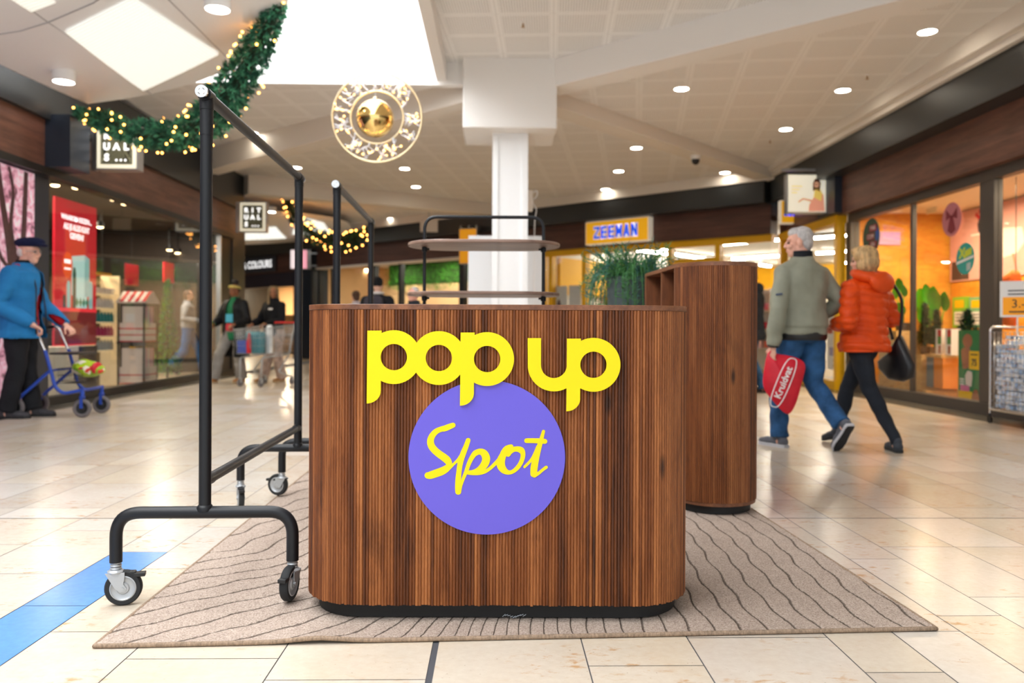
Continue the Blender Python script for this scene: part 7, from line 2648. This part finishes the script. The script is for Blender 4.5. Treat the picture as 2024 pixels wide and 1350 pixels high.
# orange cabinet beside the crate
yC1, yC0 = on_x(1862, 700, Xc).y, on_x(1894, 700, Xc).y
t = thing('cabinet', 'orange and grey cabinet beside the low crate, behind the green board', 'cabinet', (Xc, (yC0 + yC1) / 2, 0.02), R(-90))
mb = MB(); mb.box(-(yC1 - yC0) / 2, (yC1 - yC0) / 2, -.2, .2, .16, .56); mb.build('body', mat('orange_cabinet', '#d9822e', .5), t)
mb = MB(); mb.box(-(yC1 - yC0) / 2, -(yC1 - yC0) / 2 + .16, -.21, -.2, .16, .56); mb.build('grey_panel', mat('grey_panel', '#6f7c84', .5), t)
mb = MB(); mb.box(-(yC1 - yC0) / 2, (yC1 - yC0) / 2, -.22, .22, .56, .60); mb.build('top', M['crate'], t)
for i, px in enumerate((1858, 1877)):
    q = on_x(px, 680, 5.86)
    t = thing('gift_carton', ('left' if i == 0 else 'right') + ' one of two white gift cartons with red and green fronts beside the green board', 'box', (5.90, q.y, .615), R(-90), 'white gift cartons in the right window')
    mb = MB(); mb.box(-.07, .07, -.06, .06, 0, .34); mb.build('carton_body', M['white_paint'], t)
    flat(t, 'red_label', [(-.02, .24), (.065, .24), (.065, .33), (-.02, .33)], M['red_ink'], -.06)
    flat(t, 'green_label', [(-.02, .14), (.065, .14), (.065, .24), (-.02, .24)], mat('label_green', '#3c8a3e', .5), -.06)
    flat(t, 'brown_figure', [(.0, .02), (.05, .02), (.05, .12), (.0, .12)], mat('label_brown', '#a0522d', .5), -.06)
for i, (px, h, r, lb) in enumerate(((1829, .60, .10, 'dark small fir tree on the low crate, nearest the window post'), (1851, .50, .10, 'middle dark small fir tree in the right window'), (1912, .50, .18, 'dark small fir tree behind the green board'))):
    fx_ = 6.08 if i != 2 else 6.5
    q = on_x(px, 680, fx_)
    fir(lb, (fx_, q.y, .708 if i != 2 else .722), h, r, 420, 'fir_dark', 'fir', 40 + i, mat('fir_pot', '#6d5a48', .8))
t = thing('table', 'low wooden display table behind the green board', 'table', (6.5, on_x(1912, 680, 6.5).y, 0), R(-90))
mb = MB(); mb.box(-.22, .22, -.19, .19, .58, .62); mb.build('tabletop', M['crate'], t)
for x in (-.19, .19):
    for y in (-.16, .16):
        mb = MB(); mb.box(x - .02, x + .02, y - .02, y + .02, 0, .58); mb.build('leg', M['crate'], t)

# big leaves
M['big_leaf'] = mat('big_leaf', '#3fae1c', .4, var=.25, scale=6)
def leaf_plant(label, loc, leaves, pot_h, cat='plant'):
    t = thing('leafy_plant', label, cat, loc)
    mb = MB(); mb.lathe([(.10, 0), (.13, pot_h), (.115, pot_h), (.10, pot_h - .03)], (0, 0, 0), 'Z', 20); mb.build('pot', mat('leaf_pot', '#4a4038', .7), t, 50)
    for (dx, dy, dz, L, W, tilt) in leaves:
        base = Vector((0, 0, pot_h)); tip0 = Vector((dx, dy, dz))
        mb = MB(); mb.tube([base, base.lerp(tip0, .5) + Vector((0, 0, .05)), tip0], .008, 6)
        side = Vector((0, 1, 0)); up = Vector((.25 * math.sin(tilt), math.sin(tilt), math.cos(tilt))).normalized()
        side = up.cross(Vector((1, .2, 0))).normalized()
        vs, fs = [], []
        for k in range(9):
            f = k / 8
            w = W * math.sin(PI * min(1, f * .92 + .06)) ** .7
            c = tip0 + up * L * f + Vector((-.25 * L * f * f * .4, 0, -.10 * L * f * f))
            n_ = side.cross(up)
            for q in (-1, -.5, 0, .5, 1): vs.append(c + side * w * q + n_ * (.10 * W * (1 - abs(q))))
        for k in range(8):
            for j in range(4): fs.append((k * 5 + j, k * 5 + j + 1, (k + 1) * 5 + j + 1, (k + 1) * 5 + j))
        mb.add(vs, fs)
        o = mb.build('leaf', M['big_leaf'], t, 180)
    return t
q = on_x(1850, 600, 6.5)
leaf_plant('big-leaved bright green plant in the middle of the right window', (6.5, q.y, .0), [(-.1, .15, 1.22, .42, .14, .35), (-.1, -.12, 1.18, .46, .15, -.3), (-.15, .0, 1.0, .34, .17, .1), (-.05, .28, 1.15, .34, .10, .6), (-.05, -.3, 1.22, .34, .11, -.5), (-.1, .05, 1.32, .34, .11, .0)], .62)
q = on_x(1786, 610, 5.98)
leaf_plant('round-leaved green plant right of the woman in orange', (5.98, q.y, .927), [(-.05, 0.0, .20, .24, .13, 0), (-.05, .10, .48, .22, .09, .4), (-.05, -.10, .50, .2, .09, -.4), (-.05, .02, .60, .2, .09, 0)], .12)

# green advertising board
M['board_green'] = mat('board_green', '#1f7d49', .45)
ya, yb = on_x(1940, 700, 5.70).y, on_x(1894, 700, 5.70).y
bw = (yb - ya) / 2
bd2 = thing('advert_board', 'narrow green advertising board with a gingerbread figure behind the right window', 'board', (5.70, (ya + yb) / 2, 0.01), R(-90))
mb = MB(); mb.box(-bw, bw, 0, .03, 0, .93); mb.build('panel', M['board_green'], bd2)
GB = mat('gingerbread_brown', '#a86e52', .6)
flat(bd2, 'printed_head', [(-bw * .18 + .10 * math.cos(2 * PI * k / 24), .80 + .085 * math.sin(2 * PI * k / 24)) for k in range(24)], GB, 0)
flat(bd2, 'printed_body', [(-bw * .75, .68), (-bw * .5, .72), (.0, .72), (.06, .62), (.02, .50), (-.06, .46), (-.14, .46), (-.16, .56)], GB, -.0005)
YS = mat('price_yellow', '#f2c40e', .5)
flat(bd2, 'price_card', [(-.005, .46), (bw * .86, .46), (bw * .86, .68), (-.005, .68)], YS, -.002)
lettering('75', .11, M['dark_ink'], (bw * .42, -.0045, .54), bd2, fat=.003); flat(bd2, 'printed_line', [(bw * .12, .63), (bw * .72, .63), (bw * .72, .645), (bw * .12, .645)], M['dark_ink'], -.004)
flat(bd2, 'printed_mug', [(-.08, .27), (.04, .25), (.06, .36), (.05, .43), (-.04, .44), (-.09, .38)], mat('printed_mug', '#e6d8d2', .5), 0)
flat(bd2, 'pink_card', [(-bw * .8, .19), (-.0, .19), (-.0, .26), (-bw * .8, .26)], mat('pink_card', '#d879a6', .5), 0)
flat(bd2, 'yellow_card', [(-bw * .95, .10), (.06, .10), (.06, .19), (-bw * .95, .19)], YS, -.0005)
flat(bd2, 'printed_figure', [(.04, -.0 + .03), (bw * .75, .03), (bw * .85, .12), (bw * .7, .22), (.10, .22), (.05, .14)], GB, -.001)
for k in range(3): flat(bd2, 'printed_line', [(-bw * .85, .34 - .03 * k), (-bw * .45, .34 - .03 * k), (-bw * .45, .325 - .03 * k), (-bw * .85, .325 - .03 * k)], M['white_ink'], 0)

# photo wall and signs
pw = thing('photo_poster', 'large pink interior photo panel with a white chair on the back of the right window', 'poster', (7.0, 11.2, 2.20), R(-90))
mb = MB(); mb.box(-1.15, 2.6, 0, .04, -.52, .52); mb.build('print', mat('pink_photo', '#e0a79e', .6, var=.10, scale=1.5), pw)
flat(pw, 'printed_chair', [(-.30, -.05), (-.2, .10), (.1, .16), (.55, .12), (.62, -.08), (.45, -.22), (.1, -.26), (-.22, -.2)], mat('printed_white', '#f3ded6', .6), 0)
for x0, x1 in ((-.12, -.22), (.35, .45)): flat(pw, 'printed_chair_leg', [(x0, -.22), (x0 + .05, -.22), (x1 + .03, -.5), (x1, -.5)], mat('printed_leg', '#b9876a', .6), -.0005)
flat(pw, 'printed_vase', [(-.42, .16), (-.34, .16), (-.32, .28), (-.36, .36), (-.40, .36), (-.44, .28)], mat('printed_vase', '#3d3a42', .6), 0)
for x, z in ((-.46, .42), (-.38, .46), (-.32, .41), (-.41, .38)): flat(pw, 'printed_flower', [(x + .035 * math.cos(2 * PI * k / 12), z + .035 * math.sin(2 * PI * k / 12)) for k in range(12)], M['red_ink'], -.001)
flat(pw, 'printed_shelf', [(-.6, .12), (-.22, .12), (-.22, .15), (-.6, .15)], mat('printed_white_b', '#f0e2dc', .6), -.0005)
flat(pw, 'printed_dark_crate', [(-1.1, -.5), (-.65, -.5), (-.65, -.22), (-1.1, -.22)], mat('printed_dark', '#4c3a38', .6), 0)
t = thing('display_wall', 'yellow display wall under the photo panel in the right window', 'display', (7.02, 11.2, 0), R(-90))
mb = MB(); mb.box(-1.15, 2.6, 0, .04, 0, 1.67); mb.build('panel', M['pine'], t)
for px0, px1, lb, mm in ((1879, 1905, 'bright green notice card in the right window', '#8cc63e'), (1912, 1938, 'green and yellow notice card in the right window', '#7fb98a')):
    a_, b_ = on_x(px0, 588, 6.92), on_x(px1, 648, 6.92)
    t = thing('notice_card', lb, 'sign', (6.95, (a_.y + b_.y) / 2, (a_.z + b_.z) / 2), R(-90))
    w, h = (a_.y - b_.y) / 2, (a_.z - b_.z) / 2
    mb = MB(); mb.box(-w, w, 0, .065, -h, h); mb.build('card', mat('card_' + mm.strip('#'), mm, .5), t)
    flat(t, 'white_field', [(-w * .7, -h * .8), (w * .7, -h * .8), (w * .7, h * .05), (-w * .7, h * .05)], M['white_ink'], 0)
    flat(t, 'yellow_field', [(-w * .7, h * .3), (w * .7, h * .3), (w * .7, h * .8), (-w * .7, h * .8)], YS, 0)
    for k in range(3): flat(t, 'printed_line', [(-w * .5, -h * .1 - h * .2 * k), (w * .5, -h * .1 - h * .2 * k), (w * .5, -h * .16 - h * .2 * k), (-w * .5, -h * .16 - h * .2 * k)], M['dark_ink'], -.002)
p = at(1758, 468, 12.3)
t = thing('wall_sign', 'lilac sign on the orange wall beside the dark oval window sticker', 'sign', (p.x, 12.385, p.z))
mb = MB(); mb.box(-.26, .26, -.02, .012, -.10, .10); mb.build('panel', mat('lilac', '#c99fd0', .5), t)
mb = MB(); mb.box(-.32, .32, -.015, .012, .10, .13); mb.build('top_rail', mat('amber_rail', '#f5a51e', .5), t)
p = on_x(1842, 400, 6.4)
t = thing('paper_lantern', 'pale square hanging card high in the right window, next to the post', 'decoration', (6.4, p.y, p.z), R(-90))
mb = MB(); mb.box(-.14, .14, -.01, .01, -.16, .16); mb.build('card', mat('pale_card', '#f6e6bd', .6), t)
mb = MB(); mb.tube([(0, 0, .16), (0, 0, 2.74 - p.z)], .003, 5); mb.build('thread', M['white_ink'], t)


# window stickers on the glass (round, seen at an angle)
def sticker(label, px, py, r, m, X=5.488):
    q = on_x(px, py, X)
    t = thing('window_sticker', label, 'sticker', (X, q.y, q.z), R(-90))
    flat(t, 'disc', [(r * math.cos(2 * PI * k / 48), r * math.sin(2 * PI * k / 48)) for k in range(48)], m, 0)
    return t
t = sticker('round dusky pink window sticker with a dark red bow', 1881, 434, .205, mat('dusky_pink', '#b9707a', .5))
BOW = mat('bow_red', '#7e1f32', .5)
for s_ in (-1, 1): flat(t, 'bow_loop', [(0, .035), (s_ * .115, .13), (s_ * .12, -.0)] if s_ > 0 else [(0, .035), (-.12, 0), (-.115, .13)], BOW, -.002)
flat(t, 'bow_tail', [(-.025, .05), (.025, .05), (.085, -.13), (.0, -.175), (-.085, -.13)], BOW, -.002)
t = sticker('round turquoise window sticker with a yellow X', 1908, 511, .185, mat('turquoise', '#1fa39c', .5))
YG = mat('lime_print', '#c9d83a', .5)
lettering('X', .16, YG, (-.06, -.003, .06), t, fat=.008)
flat(t, 'lime_field', [(-.01, .01), (.13, .04), (.13, .12), (-.01, .09)], YG, -.002)
flat(t, 'white_band', [(-.18, -.06), (.18, .0), (.18, .03), (-.18, -.03)], M['white_ink'], -.002)
flat(t, 'grey_corner', [(.03, -.15), (.11, -.13), (.11, -.05), (.03, -.06)], mat('pale_grey_print', '#b8c9c8', .5), -.002)
t = sticker('round dark green window sticker with white words on red bars, over the woman in orange', 1722, 468, .27, mat('sticker_green', '#3c5d50', .5))
BARR = mat('bar_red', '#8e2436', .5)
for k, (tx, x) in enumerate((('PAR', .06), ('COM', -.02), ('EN', .06))):
    z = .12 - .12 * k
    flat(t, 'red_bar', [(x - .12, z - .05), (x + .12, z - .05), (x + .12, z + .05), (x - .12, z + .05)], BARR, -.002)
    lettering(tx, .09, M['white_ink'], (x, -.0045, z), t)
flat(t, 'blue_half', [(.14 + .11 * math.cos(R(a)), .02 + .11 * math.sin(R(a))) for a in range(-90, 91, 12)], mat('sticker_blue', '#2f62c0', .5), -.0015)
t = sticker('small pale window label beside the turquoise sticker', 1943, 535, .001, M['white_ink'])
mb = MB(); mb.box(-.06, .06, -.004, 0, -.14, .12); mb.build('label_card', mat('cream_label', '#efe3c0', .5), t)

# ---- wire cage of greeting cards and its price sign in front of the shop
q0 = floor_at(1976, 826)
cgx, cgy = q0.x - .02, q0.y
cg = thing('wire_cage', 'chrome wire cage trolley full of pale blue packs at the right edge', 'trolley', (5.20, 7.74, 0), R(-90))
mb = MB()
w, d = .70, .40
for z in np.linspace(.16, .92, 12): mb.tube([(-w / 2, -d / 2, z), (w / 2, -d / 2, z), (w / 2, d / 2, z), (-w / 2, d / 2, z)], .003, 5, closed=True)
for x in np.linspace(-w / 2, w / 2, 12):
    for y in (-d / 2, d / 2): mb.tube([(x, y, .16), (x, y, .92)], .0028, 5)
for y in np.linspace(-d / 2, d / 2, 9):
    for x in (-w / 2, w / 2): mb.tube([(x, y, .16), (x, y, .92)], .0028, 5)
mb.build('wire_panels', M['chrome'], cg, 180)
for x in (-w / 2, w / 2):
    mb = MB(); mb.tube(bend([(x, -d / 2, .06), (x, -d / 2, .97), (x, d / 2, .97), (x, d / 2, .06)], .05), .011, 8); mb.build('end_frame', M['chrome'], cg, 60)
mb = MB()
for y in (-d / 2, d / 2): mb.tube([(-w / 2, y, .14), (w / 2, y, .14)], .013, 8)
mb.box(-w / 2, w / 2, -d / 2, d / 2, .145, .155); mb.build('base', M['chrome'], cg, 60)
for x in (-w / 2, w / 2):
    for y in (-d / 2, d / 2):
        mb = MB(); mb.lathe([(.001, -.01), (.034, -.01), (.034, .01), (.001, .01)], (x, y, .034), 'Y', 14); mb.tube([(x, y, .03), (x, y, .1)], .012, 8); mb.build('castor', M['black'], cg, 50)
def pack_mat():
    m = bpy.data.materials.new('pale_blue_packs'); m.use_nodes = True
    t = NT(m); b = t.n['Principled BSDF']
    nn = t.n.new('ShaderNodeTexNoise'); nn.noise_dimensions = '4D'; nn.inputs['Scale'].default_value = 11; nn.inputs['Detail'].default_value = 4
    t.link(t.coord('Object'), nn.inputs['Vector']); oi = t.n.new('ShaderNodeObjectInfo'); t.link(t.math('MULTIPLY', oi.outputs['Random'], 40.0), nn.inputs['W'])
    n = nn.outputs['Fac']
    t.link(t.ramp(n, [(.32, lin('#4c5c78')), (.42, lin('#a4c6ee')), (.52, lin('#eef0f8')), (.60, lin('#b9d4f4')), (.68, lin('#8f6f6a')), (.76, lin('#f0f2fa'))]), b.inputs['Base Color']); b.inputs['Roughness'].default_value = .35
    return m
PK = pack_mat()
mbp = MB(); mbp.box(-.075, .075, -.055, .055, -.019, .019); PACK = mbp.mesh('pack', PK)
rnd = random.Random(12)
for lay in range(16):
    for i in range(4):
        for q in (-1, 1):
            if lay > 12 and rnd.random() < .5: continue
            lx = (-.245 + .163 * i); ly = q * .100
            o = bpy.data.objects.new('card_pack', PACK); COL.objects.link(o)
            o.location = Matrix.Translation(cg.location) @ Matrix.Rotation(R(-90), 4, 'Z') @ Vector((lx + rnd.uniform(-.004, .004), ly, .182 + lay * .0455))
            o.rotation_euler = (rnd.uniform(-.05, .05), rnd.uniform(-.05, .05), R(-90) + rnd.uniform(-.25, .25) + (PI / 2 if rnd.random() < .3 else 0))
            tag(o, 'pale blue printed pack in the wire cage', 'pack', 'pale blue packs in the wire cage')
sp = thing('price_sign', 'white and orange price sign on a post above the wire cage', 'sign', (5.20, on_x(2011, 600, 5.20).y, 0), R(-40))
mb = MB(); mb.tube([(0, .0, .158), (0, .0, 1.3)], .008, 8); mb.build('post', M['white_gloss'], sp, 50)
mb = MB(); mb.box(-.15, .15, -.01, .01, 1.07, 1.43); mb.build('frame', M['white_gloss'], sp)
flat(sp, 'orange_card', [(-.125, 1.09), (.125, 1.09), (.125, 1.27), (-.125, 1.27)], mat('price_orange', '#f5a010', .5, emit='#f5a010', estr=.2), -.010)
lettering('3.-', .12, M['dark_ink'], (0.01, -.0125, 1.20), sp); flat(sp, 'printed_line', [(-.07, 1.115), (.09, 1.115), (.09, 1.13), (-.07, 1.13)], M['dark_ink'], -.012)
for k in range(2): flat(sp, 'printed_line', [(-.08, 1.34 - .035 * k), (.10, 1.34 - .035 * k), (.10, 1.328 - .035 * k), (-.08, 1.328 - .035 * k)], M['dark_ink'], -.010)
# an orange garland seen behind the pillar
t = thing('orange_stocking', 'bright orange knitted hanging behind the window at the right edge', 'decoration', (6.1, on_x(1995, 560, 6.1).y, 0), R(-90))
mb = MB(); mb.tube([(0, 0, .95), (.02, 0, 1.15), (-.02, 0, 1.35), (.05, 0, 1.55), (.12, 0, 1.62)], [.06, .09, .11, .10, .05], 12); mb.build('knit', mat('orange_knit', '#e8641a', .8, var=.25, scale=30, bump=.5), t, 180)
mb = MB(); mb.tube([(.12, 0, 1.62), (.12, 0, 2.74)], .005, 5); mb.build('cord', M['black'], t)

# ---- clothes shop: light tubes, stock and posters
TB = [((1424, 483), (1526, 474), 'front light tube right of the tower, first row'), ((1529, 474), (1552, 472), 'short light tube in the first row beside the photo sign'), ((1448, 511), (1542, 505), 'light tube of the second row right of the tower'),
      ((1457, 518), (1491, 522), 'light tube of the third row right of the tower'), ((1503, 523), (1522, 526), 'shortest light tube of the third row, above the bald man'), ((1607, 470), (1657, 466), 'first light tube between the couple'),
      ((1660, 466), (1681, 464), 'short first light tube behind the woman'), ((1614, 500), (1656, 498), 'second light tube between the couple'), ((1658, 497), (1673, 496), 'short second light tube behind the woman'), ((1651, 521), (1673, 519), 'third light tube beside the head of the woman'),
      ((1258, 494), (1319, 501), 'light tube seen through the grass leaves'), ((1306, 491), (1320, 493), 'short light tube left of the entrance'), ((1334, 502), (1378, 509), 'left light tube over the entrance'), ((1379, 509), (1417, 513), 'right light tube over the entrance')]
for a_, b_, lb in TB:
    p, q = at_h(*a_, 2.90), at_h(*b_, 2.90)
    c = (p + q) / 2
    t = thing('light_tube', lb + ' in the clothes shop', 'lamp', c, 0, 'light tubes of the clothes shop')
    mb = MB(); mb.beam(p - c + V3(0, 0, .035), q - c + V3(0, 0, .035), .12, .05); mb.build('housing', M['white_gloss'], t)
    mb = MB(); mb.tube([p - c, q - c], .035, 8); mb.build('tube', M['tube_light'], t, 180)
cols = ['#d82a4a', '#f0a0b8', '#e04a28', '#f4f0ea', '#c2184a', '#8fc83c', '#3a6ac0', '#f2c21a', '#e86a8a', '#f6d2dc']
nm_ = {'#d82a4a': 'red', '#f0a0b8': 'light pink', '#e04a28': 'orange red', '#f4f0ea': 'white', '#c2184a': 'crimson', '#8fc83c': 'lime green', '#3a6ac0': 'blue', '#f2c21a': 'yellow', '#e86a8a': 'pink', '#f6d2dc': 'pale rose'}
rnd = random.Random(77)
rail = thing('clothes_rail', 'wall rail with three rows of bright garments behind the grass in the clothes shop', 'clothes rail', at(1195, 650, 20.6) * 1.0)
rail.location.z = 0
L0 = rail.location.copy()
rdir = Vector((-DX, -DY, 0))
for z in (1.05, 1.48, 1.9):
    mb = MB(); mb.tube([-rdir * .85 + V3(0, 0, z), rdir * .85 + V3(0, 0, z)], .014, 8); mb.build('rail', M['steel'], rail)
for s_ in (-.85, .85):
    mb = MB(); mb.tube([rdir * s_, rdir * s_ + V3(0, 0, 1.95)], .018, 8); mb.build('post', M['steel'], rail)
for r_, z in enumerate((1.05, 1.48, 1.9)):
    for k in range(6):
        c = cols[(r_ * 3 + k * 7) % len(cols)]
        p = L0 + rdir * (-.70 + .28 * k) + V3(DX * 0 - .669 * .06, -.743 * .06, 0)
        put('garment', c, (p.x, p.y, z), DRZ, f'{nm_[c]} garment on the {("lowest", "middle", "top")[r_]} rail behind the grass', 'garment', 'garments on the wall rail')
# white window posters with blue lines
def d_poster(label, px0, px1, z0, z1, rows, figure=None):
    a_, b_ = d_line(px0, -.09), d_line(px1, -.09)
    t = thing('window_poster', label, 'poster', dg((a_ + b_) / 2, -.09, z0), DRZ)
    w, h = abs(a_ - b_) / 2, z1 - z0
    mb = MB(); mb.box(-w, w, 0, .004, 0, h); mb.build('sheet', M['white_board'], t)
    if figure: flat(t, 'printed_figure', [(-w * .35 + w * .4 * math.cos(2 * PI * k / 20), h * .5 + h * .28 * math.sin(2 * PI * k / 20)) for k in range(20)], mat('printed_grey_purple', '#6a5668', .6), 0)
    for zz, xx0, xx1 in rows: flat(t, 'printed_line', [(w * xx0, h * zz), (w * xx1, h * zz), (w * xx1, h * zz + .05), (w * xx0, h * zz + .05)], mat('print_blue', '#3f3f96', .6), 0)
    return t
d_poster('white window poster with a dark figure left of the grass plant', 1097, 1121, .55, 1.92, ((.30, -.8, .8), (.20, -.8, .8)), True)
d_poster('white window poster with two blue lines left of the grass plant', 1124, 1148, .55, 1.92, ((.30, -.6, .8), (.20, -.6, .8)))
q = on_x(1650, 730, 5.40)
t = thing('window_poster', 'sale poster with a blue bar low in the side window, between the couple', 'poster', (5.395, q.y, .30), R(-90))
mb = MB(); mb.box(-.28, .28, 0, .004, 0, .85); mb.build('sheet', mat('pale_sheet', '#d9dadd', .5), t)
flat(t, 'blue_bar', [(-.2, .22), (.26, .22), (.26, .36), (-.2, .36)], mat('violet_blue', '#5a50a8', .5), 0)
lettering('2+', .16, M['dark_ink'], (.02, -.003, .1), t)
# stock table and shelves seen right of the tower
p = at(1462, 660, 17.6)
su = shelf_unit('white shelf unit with small goods behind the bald man', (p.x, p.y, 0), DRZ, 1.5, .4, [.10, .55, .95, 1.35, 1.75], 1.8, M['white_paint'], M['white_wall'])
for r_, z in enumerate((.95, 1.35, .55)):
    for k in range(9):
        c = cols[(r_ * 4 + k * 3) % len(cols)]
        v = Vector((p.x, p.y, z + .001)) + rdir * (-.62 + .155 * k)
        put('box', c, v, DRZ, f'{nm_[c]} packet on the {("third", "fourth", "second")[r_]} shelf of the white unit', 'packet', 'packets on the white shelf unit')

# ---- gift shop at the far end
p = dg(d_line(560, -2.2), -2.2, 0)
shelf_unit('pale counter shelves in the far gift shop between the racks', (p.x, p.y, 0), DRZ, 2.2, .5, [.1, .5, .95, 1.4], 1.5, mat('pale_shop_shelf', '#e6d3b4', .6), mat('tan_back', '#b99a70', .6))
p = dg(d_line(602, -1.0), -1.0, 0)
t = thing('banner_stand', 'pale blue upright banner in the far gift shop, right of the cart', 'banner', (p.x, p.y, 0), DRZ)
mb = MB(); mb.box(-.17, .17, -.01, .01, .55, 2.0); mb.build('banner_cloth', mat('pale_blue_banner', '#7fb4e0', .5, emit='#7fb4e0', estr=.3), t)
mb = MB(); mb.box(-.2, .2, -.1, .1, 0, .04); mb.tube([(0, .02, .04), (0, .02, 2.0)], .015, 8); mb.build('stand', M['steel'], t)
